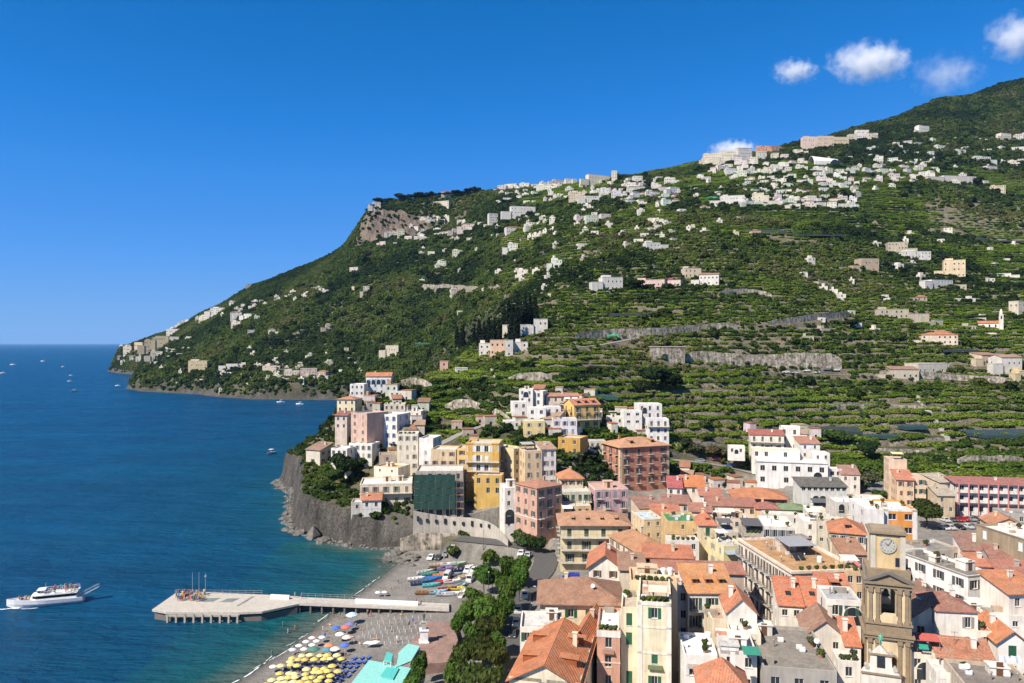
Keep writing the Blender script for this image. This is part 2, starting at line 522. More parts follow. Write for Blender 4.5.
while _y[-1] < 2700:
 yy = _y[-1]
 _y.append(yy + (2.2 if yy < 240 else (1.1 if yy < 480 else max(1.6, yy * .0034))))
YG = np.array(_y)
UU, YY = np.meshgrid(UG, YG, indexing='ij')
XX = (UU - 512) * YY / F
def coast_dist(X, Y):
 """signed distance to the shoreline, positive on land"""
 shp = X.shape
 x, y = X.ravel(), Y.ravel()
 best = np.full(x.shape, 1e12)
 inside = np.zeros(x.shape, bool)
 n = len(COAST)
 for i in range(n):
  ax, ay = COAST[i]
  bx, by = COAST[(i + 1) % n]
  dx, dy = bx - ax, by - ay
  t = np.clip(((x - ax) * dx + (y - ay) * dy) / (dx * dx + dy * dy), 0, 1)
  d2 = (x - ax - t * dx) ** 2 + (y - ay - t * dy) ** 2
  np.minimum(best, d2, out=best)
  if ay != by:
   c = ((ay > y) != (by > y)) & (x < (bx - ax) * (y - ay) / (by - ay) + ax)
   inside ^= c
 d = np.sqrt(best)
 return np.where(inside, d, -d).reshape(shp)
ROADS = []                                  # (points, half width) in metres, filled from photo positions
RV = {}
def make_height():
 us = sorted(COLUMNS)
 prof = np.array([np.interp(YG, [p[0] for p in COLUMNS[u]], [p[1] for p in COLUMNS[u]]) for u in us])
 Z = np.empty_like(UU)
 for j in range(len(YG)):
  Z[:, j] = np.interp(UG, us, prof[:, j])
 k = 5
 ker = np.hanning(2 * k + 3)[1:-1]
 ker /= ker.sum()
 pad = np.pad(Z, ((k, k), (0, 0)), mode='edge')
 Zs = sum(ker[i] * pad[i:i + Z.shape[0]] for i in range(2 * k + 1))
 keep = sstep(345, 375, UU) * (1 - sstep(455, 480, UU)) * sstep(1360, 1370, YY) * .75
 Z = Zs * (1 - keep) + Z * keep
 return Z
def bil(G, X, Y):
 """grid value at metre position(s)"""
 X, Y = np.asarray(X, float), np.asarray(Y, float)
 u = X / Y * F + 512
 fi = np.clip((u - UG[0]) / 2.5, 0, len(UG) - 1.001)
 j = np.clip(np.searchsorted(YG, Y) - 1, 0, len(YG) - 2)
 ty = np.clip((Y - YG[j]) / (YG[j + 1] - YG[j]), 0, 1)
 i = fi.astype(int)
 tx = fi - i
 return (G[i, j] * (1 - tx) + G[i + 1, j] * tx) * (1 - ty) + (G[i, j + 1] * (1 - tx) + G[i + 1, j + 1] * tx) * ty
def ground(X, Y):
 return float(bil(TZ, X, Y))
def hit(x, y, ymin=235):
 """where the sight line through photo position x, y meets the ground"""
 i = min(max((x - UG[0]) / 2.5, 0), len(UG) - 1.001)
 i0 = int(i)
 t = i - i0
 z = TZ[i0] * (1 - t) + TZ[i0 + 1] * t
 line = CZ - (y - HOR) * YG / F
 ok = np.where((z >= line) & (YG > ymin))[0]
 if len(ok) == 0:
  ok = [int(np.argmax((z - CZ) / YG))]
 Y = float(YG[ok[0]])
 return ((x - 512) * Y / F, Y, float(z[ok[0]]))
def make_terrain():
 global TZ, TD, VEG
 H = make_height()
 D = coast_dist(XX, YY)
 beach = (YY < 252) & (UU < 520)
 hill = sstep(330, 480, YY)
 far = sstep(520, 900, YY)
 amp = hill * (2.2 * vnoise(XX, YY, 45, 3)) + far * (9 * vnoise(XX + 300, YY, 150, 4) + 10 * (1 - 2 * np.abs(vnoise(XX, YY + 500, 210, 3))) * .6)
 ridge = sstep(1400, 1500, YY) * (UU < 870)
 H = H + amp * (1 - .75 * ridge)
 # cultivated terraces
 tm = sstep(430, 520, UU) * sstep(318, 345, YY) * (1 - sstep(1250, 1450, YY)) * (1 - sstep(880, 960, UU) * sstep(1250, 1350, YY))
 lm = sstep(150, 230, UU) * (1 - sstep(380, 460, UU)) * sstep(930, 1000, YY) * .55
 tn = sstep(-.35, .15, vnoise(XX - 900, YY, 130, 3))
 for st, sel in ((3.0, YY < 640), (4.4, YY >= 640)):
  q = H + 1.6 * vnoise(XX, YY, 60, 2) + (3.2 * vnoise(XX + 70, YY, 170, 2) if st > 4 else 0)
  fr = q / st - np.floor(q / st)
  T = (np.floor(q / st) + sstep(.74, 1.0, fr)) * st - (q - H)
  w = np.where(sel, np.clip(tm * (.8 + .2 * tn) + lm * tn, 0, 1), 0)
  RV['terr'] = np.maximum(RV.get('terr', 0), w)
  H = H * (1 - w) + T * w
 # shore profiles
 D = D + (YY > 700) * (11 * vnoise(XX, YY, 80, 4) - 2)
 rough = 1 + .55 * vnoise(XX, YY, 9, 3) * (YY < 520)
 c_cliff = np.where(YY < 560, np.clip(D, 0, None) * 1.0 * rough * sstep(-1, 5, D) + 2.0 * sstep(3, 8, D) + 9 * sstep(2.2, 4.6, D), np.clip(D, 0, None) * 1.9 * (1 + .7 * vnoise(XX, YY, 30, 3)))
 c_beach = .055 * np.clip(D, 0, None) + 0.02
 c = np.where(beach, c_beach, c_cliff)
 c = c + np.where((YY < 420) & (~beach) & (D > 0), (2.2 * vnoise(XX, YY, 6, 3) + 3.4 * vnoise(XX + 50, YY, 15, 2)) * sstep(0, 3, D) * (1 - sstep(9, 14, D)), 0)
 cl = ((UU > 355) & (UU < 470) & (YY > 1372) & (YY < 1432)).astype(float)
 H = H + cl * (9 * vnoise(XX * 1.0, YY * .4, 26, 3) + 5 * vnoise(XX, YY, 11, 2))
 Z = np.minimum(H, c)
 Z = np.where(D < 0, np.maximum(-.12 * -D - .15, -14), Z)
 # rock ledge at the end of the beach
 TZ = Z
 RV['D'] = D
 # roads cut into the slope
 for pts, hw, zoff in ROAD_PX:
  w3 = [p if len(p) == 3 else hit(*p, ymin=150) for p in pts]
  w3 = smooth_line(w3, 3.0)
  zz = np.array([p[2] for p in w3])
  kk = 9
  zz = np.convolve(np.pad(zz, (kk, kk), mode='edge'), np.ones(2 * kk + 1) / (2 * kk + 1), mode='valid')
  ln = np.array([(p[0], p[1], z + zoff) for p, z in zip(w3, zz)])
  ROADS.append((ln, hw))
  bx0, bx1 = ln[:, 0].min() - 20, ln[:, 0].max() + 20
  by0, by1 = ln[:, 1].min() - 20, ln[:, 1].max() + 20
  idx = np.where((XX > bx0) & (XX < bx1) & (YY > by0) & (YY < by1))
  px, py = XX[idx], YY[idx]
  best = np.full(px.shape, 1e9)
  bz = np.zeros(px.shape)
  for k in range(len(ln) - 1):
   ax, ay, az = ln[k]
   bx, by, bz_ = ln[k + 1]
   dx, dy = bx - ax, by - ay
   t = np.clip(((px - ax) * dx + (py - ay) * dy) / (dx * dx + dy * dy + 1e-9), 0, 1)
   d = np.hypot(px - ax - t * dx, py - ay - t * dy)
   s = d < best
   best = np.where(s, d, best)
   bz = np.where(s, az + t * (bz_ - az), bz)
  w = 1 - sstep(hw + 1.2, hw + 3.0, best)
  TZ[idx] = TZ[idx] * (1 - w) + (bz - .12) * w
  RV.setdefault('road', np.full(XX.shape, 1e9))
  RV['road'][idx] = np.minimum(RV['road'][idx], best - hw)
 TD = D
 verts = np.stack([XX, YY, TZ], -1).reshape(-1, 3)
 nu, ny = UU.shape
 I = np.arange(nu * ny).reshape(nu, ny)
 q = np.stack([I[:-1, :-1], I[1:, :-1], I[1:, 1:], I[:-1, 1:]], -1).reshape(-1, 4)
 zmax = TZ.reshape(-1)[q].max(1)
 q = q[zmax > -6]
 me = grid_mesh('ground', verts, q)
 town = (1 - sstep(.0, 4, TZ - town_z())) * (YY < 345) * sstep(440, 480, UU)
 town = np.maximum(town, ((YY > 255) & (YY < 300) & (UU > 380)).astype(float) * .4)
 bz = (beach & (TZ < 3.4)).astype(float) * (1 - sstep(452, 470, UU))
 wet = (1 - sstep(.25, .9, TZ)) * (TZ > -2) * .8
 wet = np.where(beach, (1 - sstep(.05, .22, TZ)) * .7, wet)
 rocky = np.where(YY < 420, (1 - sstep(np.where(XX < -58, 5, 9), np.where(XX < -58, 7.5, 15), D + 3 * vnoise(XX, YY, 8, 2))) * (D > -3) * (~beach), (1 - sstep(5, 20, D + 12 * vnoise(XX, YY, 34, 3))) * (YY > 800) * .9)
 colr = np.stack([bz, town, wet, rocky], -1).reshape(-1, 4).astype(np.float32)
 a = me.attributes.new('zone', 'FLOAT_COLOR', 'POINT')
 a.data.foreach_set('color', colr.ravel())
 a = me.attributes.new('terr', 'FLOAT', 'POINT')
 a.data.foreach_set('value', RV['terr'].ravel().astype(np.float32))
 me.materials.append(MATS['terrain'])
 tag(link('ground', me), kind='structure')
 return D
def town_z():
 us = sorted(COLUMNS)
 return np.interp(UG, us, [np.interp(240, [p[0] for p in COLUMNS[u]], [p[1] for p in COLUMNS[u]]) for u in us])[:, None] + 4
def grid_mesh(name, verts, quads, smooth=True):
 me = bpy.data.meshes.new(name)
 me.vertices.add(len(verts))
 me.vertices.foreach_set('co', np.ascontiguousarray(verts, dtype=np.float32).ravel())
 n = len(quads)
 k = quads.shape[1]
 me.loops.add(n * k)
 me.loops.foreach_set('vertex_index', np.ascontiguousarray(quads, dtype=np.int32).ravel())
 me.polygons.add(n)
 me.polygons.foreach_set('loop_start', np.arange(0, n * k, k, dtype=np.int32))
 if smooth:
  me.polygons.foreach_set('use_smooth', np.ones(n, bool))
 me.update(calc_edges=True)
 return me
def smooth_line(pts, step):
 """Catmull-Rom through the points, resampled"""
 p = [np.array(q, float) for q in pts]
 p = [2 * p[0] - p[1]] + p + [2 * p[-1] - p[-2]]
 out = []
 for i in range(1, len(p) - 2):
  n = max(2, int(np.linalg.norm(p[i + 1] - p[i]) / step))
  for k in range(n):
   t = k / n
   out.append(.5 * ((2 * p[i]) + (-p[i - 1] + p[i + 1]) * t + (2 * p[i - 1] - 5 * p[i] + 4 * p[i + 1] - p[i + 2]) * t * t + (-p[i - 1] + 3 * p[i] - 3 * p[i + 1] + p[i + 2]) * t ** 3))
 out.append(p[-2])
 return out
def ribbon(name, ln, hw, lift, mat):
 ln = np.asarray(ln)
 t = np.gradient(ln[:, :2], axis=0)
 t /= np.linalg.norm(t, axis=1)[:, None] + 1e-9
 nrm = np.stack([-t[:, 1], t[:, 0]], -1)
 v = []
 for s in (-1, -.33, .33, 1):
  p = ln.copy()
  p[:, :2] += nrm * hw * s
  p[:, 2] += lift
  v.append(p)
 n = len(ln)
 verts = np.concatenate(v)
 q = [(k * n + i, k * n + i + 1, (k + 1) * n + i + 1, (k + 1) * n + i) for k in range(3) for i in range(n - 1)]
 me = grid_mesh(name, verts, np.array(q)[:, ::-1])
 me.materials.append(MATS[mat])
 return tag(link(name, me), kind='structure')
# road centre lines as photo positions on the ground, half width, height offset
ROAD_PX = [
 ([(-2, 120, 4.6), (-1.5, 150, 4.8), (-.5, 172, 5.1), (3.2, 192, 5.7), (8.5, 207, 6.5), (9.5, 222, 7.0), (2, 233, 7.0), (-8, 238, 6.4), (-18, 243, 5.2)], 3.4, 0),
 ([(560, 352), (600, 346), (650, 336), (700, 331), (760, 326), (812, 322), (850, 318)], 2.6, 0),
 ([(650, 366), (690, 369), (740, 372), (800, 374), (850, 376), (900, 379), (960, 382), (1030, 386)], 2.8, 0),
 ([(672, 458), (700, 462), (730, 467), (760, 476), (790, 488)], 2.6, 0),
 ([(438, 452), (462, 437), (482, 424), (500, 410)], 2.0, 0),
]
def make_sea():
 ug = np.concatenate([np.arange(-2600, -420, 60), np.arange(-420, 560, 4), np.arange(560, 3600, 60)])
 yg = [40.0]
 while yg[-1] < 60000:
  yy = yg[-1]
  yg.append(yy + max(3, yy * (.012 if yy < 2500 else .09)))
 yg = np.array(yg)
 U, Y = np.meshgrid(ug, yg, indexing='ij')
 X = (U - 512) * Y / F
 D = coast_dist(X, Y)
 verts = np.stack([X, Y, np.zeros_like(X)], -1).reshape(-1, 3)
 I = np.arange(U.size).reshape(U.shape)
 q = np.stack([I[:-1, :-1], I[1:, :-1], I[1:, 1:], I[:-1, 1:]], -1).reshape(-1, 4)
 keep = D.reshape(-1)[q].min(1) < 40
 q = q[keep]
 me = grid_mesh('sea', verts, q)
 gentle = (Y < 262) & (X > -80)
 sh = np.where(gentle, (.55 * np.exp(np.minimum(D, 0) / 24) + .45 * np.exp(np.minimum(D, 0) / 95)), (.35 * np.exp(np.minimum(D, 0) / 14) + .28 * np.exp(np.minimum(D, 0) / 110)) * (Y < 600))
 sh = np.where(D > 0, np.where(gentle, 1, .6), sh)
 sh = np.clip(sh + .10 * vnoise(X, Y, 25, 3) * (sh > .05), 0, 1)
 a = me.attributes.new('shallow', 'FLOAT', 'POINT')
 a.data.foreach_set('value', sh.ravel().astype(np.float32))
 me.materials.append(MATS['sea_water'])
 tag(link('sea', me), kind='structure')
# ---------------------------------------------------------------- vegetation
def crown_mesh(name, seed, blobs, n, size, mat, core=True, up=.25, shell=.55):
 """leaf clumps filling a set of blobs (cx, cy, cz, rx, ry, rz)"""
 r = np.random.default_rng(seed)
 bl = np.array(blobs, float)
 w = (bl[:, 3] * bl[:, 4] + bl[:, 4] * bl[:, 5] + bl[:, 3] * bl[:, 5])
 k = r.choice(len(bl), n, p=w / w.sum())
 d = r.normal(size=(n, 3))
 d /= np.linalg.norm(d, axis=1)[:, None]
 rad = shell + (1.08 - shell) * r.random(n) ** .6
 c = bl[k, :3] + d * bl[k, 3:] * rad[:, None]
 nrm = d + r.normal(size=(n, 3)) * .55
 nrm[:, 2] += up
 nrm /= np.linalg.norm(nrm, axis=1)[:, None]
 t = np.cross(nrm, r.normal(size=(n, 3)))
 t /= np.linalg.norm(t, axis=1)[:, None]
 b = np.cross(nrm, t)
 s = (size * (.6 + .8 * r.random(n)))[:, None]
 v = np.stack([c - t * s - b * s * .6, c + t * s * .9 - b * s * .7, c + t * s + b * s * .6, c - t * s * .8 + b * s * .7], 1)
 v += (r.normal(size=v.shape) * size * .18)
 verts = v.reshape(-1, 3)
 q = np.arange(4 * n).reshape(n, 4)
 if core:
  cv, cq = [], []
  base = len(verts)
  for B in bl:
   seg, ring = 7, 4
   o = base + len(cv)
   for i in range(ring + 1):
    th = math.pi * i / ring
    for j in range(seg):
     ph = 2 * math.pi * j / seg
     f = .62 + .12 * r.random()
     cv.append((B[0] + B[3] * f * math.sin(th) * math.cos(ph), B[1] + B[4] * f * math.sin(th) * math.sin(ph), B[2] + B[5] * f * math.cos(th)))
   for i in range(ring):
    for j in range(seg):
     j2 = (j + 1) % seg
     cq.append((o + i * seg + j, o + (i + 1) * seg + j, o + (i + 1) * seg + j2, o + i * seg + j2))
  verts = np.concatenate([verts, np.array(cv)])
  q = np.concatenate([q, np.array(cq)])
 me = grid_mesh(name, verts, q, smooth=False)
 me.materials.append(MATS[mat])
 return me
def blob_crown(seed, n=7, flat=.85, spread=.55, r0=.42, r1=.62):
 r = random.Random(seed)
 out = [(0, 0, .95 * flat, .72, .72, .62 * flat)]
 for i in range(n):
  a = 2 * math.pi * (i + r.random() * .7) / n
  q = spread * (.75 + .4 * r.random())
  s = r.uniform(r0, r1)
  out.append((q * math.cos(a), q * math.sin(a), (.55 + .85 * r.random()) * flat, s, s, s * .8 * flat))
 return out
CROWN = {}
def make_crowns():
 for i in range(4):
  CROWN['broad', i] = crown_mesh('crown', 20 + i, blob_crown(20 + i, 8), 2300, .085, 'leaf', up=.35, shell=.6)
 for i in range(3):
  CROWN['mid', i] = crown_mesh('crown', 40 + i, blob_crown(40 + i, 6), 560, .15, 'leaf', up=.35)
 for i in range(2):
  CROWN['pine', i] = crown_mesh('crown', 60 + i, blob_crown(60 + i, 9, .5, .62, .3, .5), 1800, .095, 'leaf', up=.5)
 for i in range(2):
  bl = [(0, 0, .10, .11, .11, .12), (0, 0, .28, .14, .14, .2), (.01, 0, .48, .135, .13, .2), (0, .01, .68, .10, .10, .18), (0, 0, .87, .055, .055, .15)]
  CROWN['cypress', i] = crown_mesh('crown', 70 + i, bl, 500, .035, 'leaf', up=.6)
 for i in range(2):
  CROWN['shrub', i] = crown_mesh('foliage', 80 + i, blob_crown(80 + i, 5, .7), 420, .15, 'leaf', up=.4)
 m = MB()
 m.tube((0, 0, -.3), (.03, .02, .5), .075, .055)
 m.tube((.03, .02, .48), (-.25, .1, .85), .045, .02, 6)
 m.tube((.03, .02, .48), (.25, -.12, .9), .045, .02, 6)
 m.tube((.03, .02, .5), (.03, .25, .9), .04, .02, 6)
 CROWN['trunk', 0] = m.mesh('trunk', ['bark'])
LEAFCOL = {'dark': (.024, .042, .013), 'mid': (.052, .084, .020), 'bright': (.095, .145, .026), 'olive': (.088, .104, .052), 'plane': (.085, .150, .026),
   'pine': (.062, .082, .020), 'cypress': (.012, .020, .010), 'dry': (.14, .115, .055)}
def tree(name, kind, loc, h, rad, col, label, cat='tree', group=None, var=None, trunk=True):
 """tapered trunk with limbs and a leafy crown; h is the full height"""
 root = empty(name, loc, random.uniform(0, 6.3), label, cat, group)
 if kind == 'cypress':
  link('trunk', CROWN['trunk', 0], root, scale=(h * .12, h * .12, h * .2))
  link('crown', CROWN['cypress', var or random.randrange(2)], root, LEAFCOL[col], (0, 0, h * .03), scale=(h * .9 * rad, h * .9 * rad, h))
  return root
 nv = {'broad': 4, 'mid': 3, 'pine': 2, 'shrub': 2}[kind]
 me = CROWN[kind, random.randrange(nv) if var is None else var]
 top = {'broad': 1.5, 'mid': 1.5, 'pine': .95, 'shrub': 1.1}[kind]
 if kind == 'shrub':
  link('foliage', me, root, LEAFCOL[col], (0, 0, 0), scale=(rad, rad, h / top))
  return root
 zc = h * {'broad': .30, 'mid': .22, 'pine': .55}[kind]
 link('trunk', CROWN['trunk', 0], root, scale=(rad * .9, rad * .9, (zc + .45 * (h - zc)) / .9))
 c = LEAFCOL[col]
 j, j2 = random.uniform(.68, 1.3), random.uniform(.85, 1.2)
 link('crown', me, root, (c[0] * j * j2, c[1] * j, c[2] * j), (0, 0, zc), scale=(rad, rad, (h - zc) / top))
 return root
def scatter(name, pos, rot, scl, tint, sources, kind='stuff'):
 """one object that repeats small crowns over the listed points"""
 n = len(pos)
 me = bpy.data.meshes.new(name)
 me.vertices.add(n)
 me.vertices.foreach_set('co', np.ascontiguousarray(pos, dtype=np.float32).ravel())
 a = me.attributes.new('rot', 'FLOAT_VECTOR', 'POINT')
 rv = np.zeros((n, 3), np.float32)
 rv[:, 2] = rot
 a.data.foreach_set('vector', rv.ravel())
 a = me.attributes.new('scl', 'FLOAT_VECTOR', 'POINT')
 a.data.foreach_set('vector', np.ascontiguousarray(scl, dtype=np.float32).ravel())
 a = me.attributes.new('tint', 'FLOAT_COLOR', 'POINT')
 a.data.foreach_set('color', np.concatenate([tint, np.ones((n, 1))], 1).astype(np.float32).ravel())
 a = me.attributes.new('pick', 'INT', 'POINT')
 a.data.foreach_set('value', rng.integers(0, len(sources), n).astype(np.int32))
 o = link(name, me)
 g = bpy.data.node_groups.new(name, 'GeometryNodeTree')
 g.interface.new_socket('Geometry', in_out='INPUT', socket_type='NodeSocketGeometry')
 g.interface.new_socket('Geometry', in_out='OUTPUT', socket_type='NodeSocketGeometry')
 N = g.nodes.new
 gi, go, jn = N('NodeGroupInput'), N('NodeGroupOutput'), N('GeometryNodeJoinGeometry')
 m2p = N('GeometryNodeMeshToPoints')
 g.links.new(gi.outputs[0], m2p.inputs[0])
 def attr(nm, t):
  x = N('GeometryNodeInputNamedAttribute')
  x.data_type = t
  x.inputs[0].default_value = nm
  return [s for s in x.outputs if s.enabled][0]
 ra, sa, pa = attr('rot', 'FLOAT_VECTOR'), attr('scl', 'FLOAT_VECTOR'), attr('pick', 'INT')
 for k, s in enumerate(sources):
  oi = N('GeometryNodeObjectInfo')
  oi.transform_space = 'ORIGINAL'
  oi.inputs['Object'].default_value = s
  sm = N('GeometryNodeSetMaterial')
  sm.inputs['Material'].default_value = MATS['leaf_instance']
  g.links.new(oi.outputs['Geometry'], sm.inputs[0])
  cmp = N('FunctionNodeCompare')
  cmp.data_type = 'INT'
  cmp.operation = 'EQUAL'
  ins = [q for q in cmp.inputs if q.enabled]
  g.links.new(pa, ins[0])
  ins[1].default_value = k
  ip = N('GeometryNodeInstanceOnPoints')
  g.links.new(m2p.outputs[0], ip.inputs['Points'])
  g.links.new(cmp.outputs[0], ip.inputs['Selection'])
  g.links.new(sm.outputs[0], ip.inputs['Instance'])
  g.links.new(ra, ip.inputs['Rotation'])
  g.links.new(sa, ip.inputs['Scale'])
  g.links.new(ip.outputs[0], jn.inputs[0])
 g.links.new(jn.outputs[0], go.inputs[0])
 md = o.modifiers.new('scatter', 'NODES')
 md.node_group = g
 return tag(o, kind=kind)
def tri(v, pts):
 """blend colours along v in -1..1"""
 v = np.clip(v, pts[0][0], pts[-1][0])
 return np.stack([np.interp(v, [p[0] for p in pts], [p[1][k] for p in pts]) for k in range(3)], -1)
def make_hillside():
 # small crowns: the first of each kind are real trees standing on the slope
 src, grove = [], []
 for i in range(3):
  me = crown_mesh('crown', 100 + i, blob_crown(100 + i, 5), 130, .27, 'leaf', up=.35)
  CROWN['mid', 10 + i] = me
  l = hit((706, 741, 864)[i], (432, 428, 420)[i])
  root = empty('fruit_tree', l, 0, ('small bushy tree above the bare wall and left of the white stepped hotel', 'small bushy tree behind the red roofed upper wing of the white hotel', 'small bushy tree on the terrace above the brown roofed white annexe')[i], 'tree')
  link('trunk', CROWN['trunk', 0], root, scale=(1.6, 1.6, 2.6))
  src.append(link('crown', me, root, LEAFCOL['mid'], (0, 0, 1.2), scale=(2.3, 2.3, 2.1)))
 for i in range(2):
  bl = [(x, y, .55, .5, .5, .4) for x in (-.9, -.3, .3, .9) for y in (-.35, .35)]
  me = crown_mesh('canopy', 110 + i, bl, 150, .22, 'leaf', up=1.0)
  l = hit((800, 880)[i], (402, 408)[i])
  root = empty('lemon_row', l, .1, ('leafy lemon row on the terrace below the long road wall, nearest its middle', 'leafy lemon row under the right end of the long road wall')[i], 'shrub row')
  for x in (-1.6, 0, 1.6):
   mt = MB()
   mt.tube((x, 0, -.3), (x, 0, 1.4), .09, .06, 6)
   mt.build('trunk', 'bark', root)
  grove.append(link('canopy', me, root, LEAFCOL['bright'], (0, 0, .5), scale=(2.2, 2, 2)))
 N = 800000
 u = rng.uniform(-60, 1130, N)
 lo, hi = 255.0, 2450.0
 Y = np.sqrt(rng.random(N) * (hi ** 2 - lo ** 2) + lo ** 2)
 X = (u - 512) * Y / F
 z = bil(TZ, X, Y)
 d = bil(TD, X, Y)
 # visible slopes only (with a margin)
 ang = (TZ - CZ) / YY
 run = np.maximum.accumulate(ang, axis=1)
 vis = (z + 9 - CZ) / Y >= bil(run, X, Y) - .004
 e = np.where(Y < 520, 1.0, 2.4)
 zx = (bil(TZ, X + e, Y) - bil(TZ, X - e, Y)) / (2 * e)
 zy = (bil(TZ, X, Y + e) - bil(TZ, X, Y - e)) / (2 * e)
 nz = 1 / np.sqrt(1 + zx ** 2 + zy ** 2)
 road = bil(RV['road'], X, Y)
 town = (Y < 312) & (u > 435) & (z < 15.5)
 head = (Y < 500) & (u < 480)
 ok = vis & (z > 2.5) & (d > np.where(Y > 800, 1.0 + 9 * rng.random(N), 5)) & (road > 1.5) & (~town)
 cliff = (u > 360) & (u < 470) & (Y > 1360) & (Y < 1425)
 ok &= ~((nz < .52) & cliff & (rng.random(N) < .8))
 ok &= ~((Y < 350) & (u < 425) & (d < 4.6))
 scree = (u > 925) & (u < 1030) & (Y > 850) & (Y < 1120) & (vnoise(X, Y, 50, 3) > -.25)
 ok &= ~(scree & (rng.random(N) < .8))
 pat = np.clip(vnoise(X, Y, 95, 4, .55) * 1.7, -1, 1)
 lev = np.floor(np.where(Y < 640, z / 3.0, z / 4.4))
 strip = np.clip(vnoise(X + 531.7 * lev, 37.3 * lev, 75, 3) * 1.8, -1, 1)          # what one terrace grows, along its length
 pat2 = vnoise(X + 4000, Y, 34, 3)
 wild = sstep(.02, .3, vnoise(X - 900, Y, 130, 3) * -1 + .10) * .9         # woods rather than groves
 wild = np.maximum(wild, 1 - sstep(380, 520, u))
 wild = np.where((u > 430) & (Y < 640), wild * .75, wild)
 wild = np.maximum(wild, sstep(1300, 1450, Y) * (u > 800))
 # how densely things grow: about one crown per so many square metres
 far = sstep(600, 1000, Y)
 per = 4.2 + 7.5 * far + 6 * sstep(1200, 1800, Y)
 area = (1190 / F) * (hi ** 2 - lo ** 2) / 2 / N
 e2 = np.where(Y < 700, 4.0, 11.0)
 steepn = np.sqrt(1 + ((bil(TZ, X + e2, Y) - bil(TZ, X - e2, Y)) / (2 * e2)) ** 2 + ((bil(TZ, X, Y + e2) - bil(TZ, X, Y - e2)) / (2 * e2)) ** 2)
 keep = rng.random(N) < (area / per) * np.clip(steepn, 1, 3) * (1.1 - .3 * (pat2 < -.25) - .35 * head)
 ok &= keep
 isw = rng.random(N) < wild
 flat = nz > .74
 b = np.where(Y < 700, 4.0, 11.0)
 hx = (bil(TZ, X + b, Y) - bil(TZ, X - b, Y)) / (2 * b)
 hy = (bil(TZ, X, Y + b) - bil(TZ, X, Y - b)) / (2 * b)
 bank = np.sqrt(hx ** 2 + hy ** 2) > .85
 ok &= ~((~flat) & (~bank) & (wild < .8) & (Y < 1250) & (rng.random(N) < np.where(Y < 500, .35, .6)))
 isw = isw | bank | ((strip < -.5) & (rng.random(N) < .8))
 bare = (strip > .72) & (u > 430) & (~bank) & (wild < .7)
 ok &= ~(bare & (rng.random(N) < .9))
 isw = isw | ((~flat) & (rng.random(N) < .35))
 w = ok & isw
 g = ok & (~isw) & flat
 # woods
 P0 = np.stack([X, Y, z], -1)
 base = tri(.75 * pat + .45 * pat2 + rng.normal(0, .16, N), [(-.7, (.020, .038, .010)), (-.25, (.034, .058, .013)), (.05, (.056, .090, .017)), (.35, (.088, .124, .022)), (.75, (.115, .120, .042))])
 base = base * rng.uniform(1.0, 1.45, (N, 1))
 s = (1.35 + 1.2 * far + .9 * sstep(1200, 1800, Y)) * rng.lognormal(0, .26, N)
 s *= np.where(head, .75, 1)
 big = (rng.random(N) < np.where((Y > 1300) & (u > 780), .16, .035)) & (Y > 380)
 s = np.where(big, s * 1.9, s)
 base = np.where(big[:, None], base * .55, base)
 s = np.where(Y > 1330, np.minimum(s, np.where(u > 780, 6.5, 3.4)), s)
 S = np.stack([s, s, s * rng.uniform(.75, 1.15, N)], -1)
 pos = P0.copy()
 pos[:, 2] -= .25 * s
 scatter('hillside_woodland', pos[w], rng.uniform(0, 6.28, w.sum()), S[w], base[w], src)
 # groves on the terraces, laid along the contour
 gcol = tri(strip * 1.1 + .35 * pat + .25 * pat2 + rng.normal(0, .08, N), [(-.7, (.032, .060, .012)), (-.2, (.075, .122, .016)), (.25, (.125, .185, .020)), (.8, (.145, .185, .034))])
 along = np.arctan2(zx, -zy) * 0 + np.arctan2(-bil_gx(X, Y), bil_gy(X, Y))
 gcol = gcol * 1.15
 sg = (1.5 + .5 * far) * rng.uniform(.8, 1.25, N)
 SG = np.stack([sg * 1.25, sg, sg * rng.uniform(.8, 1.25, N)], -1)
 pos = P0.copy()
 scatter('terrace_groves', pos[g], along[g] + rng.normal(0, .12, g.sum()), SG[g], gcol[g], grove)
 return int(w.sum()), int(g.sum())
def bil_gx(X, Y):
 return (bil(TZ, X + 12, Y) - bil(TZ, X - 12, Y)) / 24
def bil_gy(X, Y):
 return (bil(TZ, X, Y + 12) - bil(TZ, X, Y - 12)) / 24
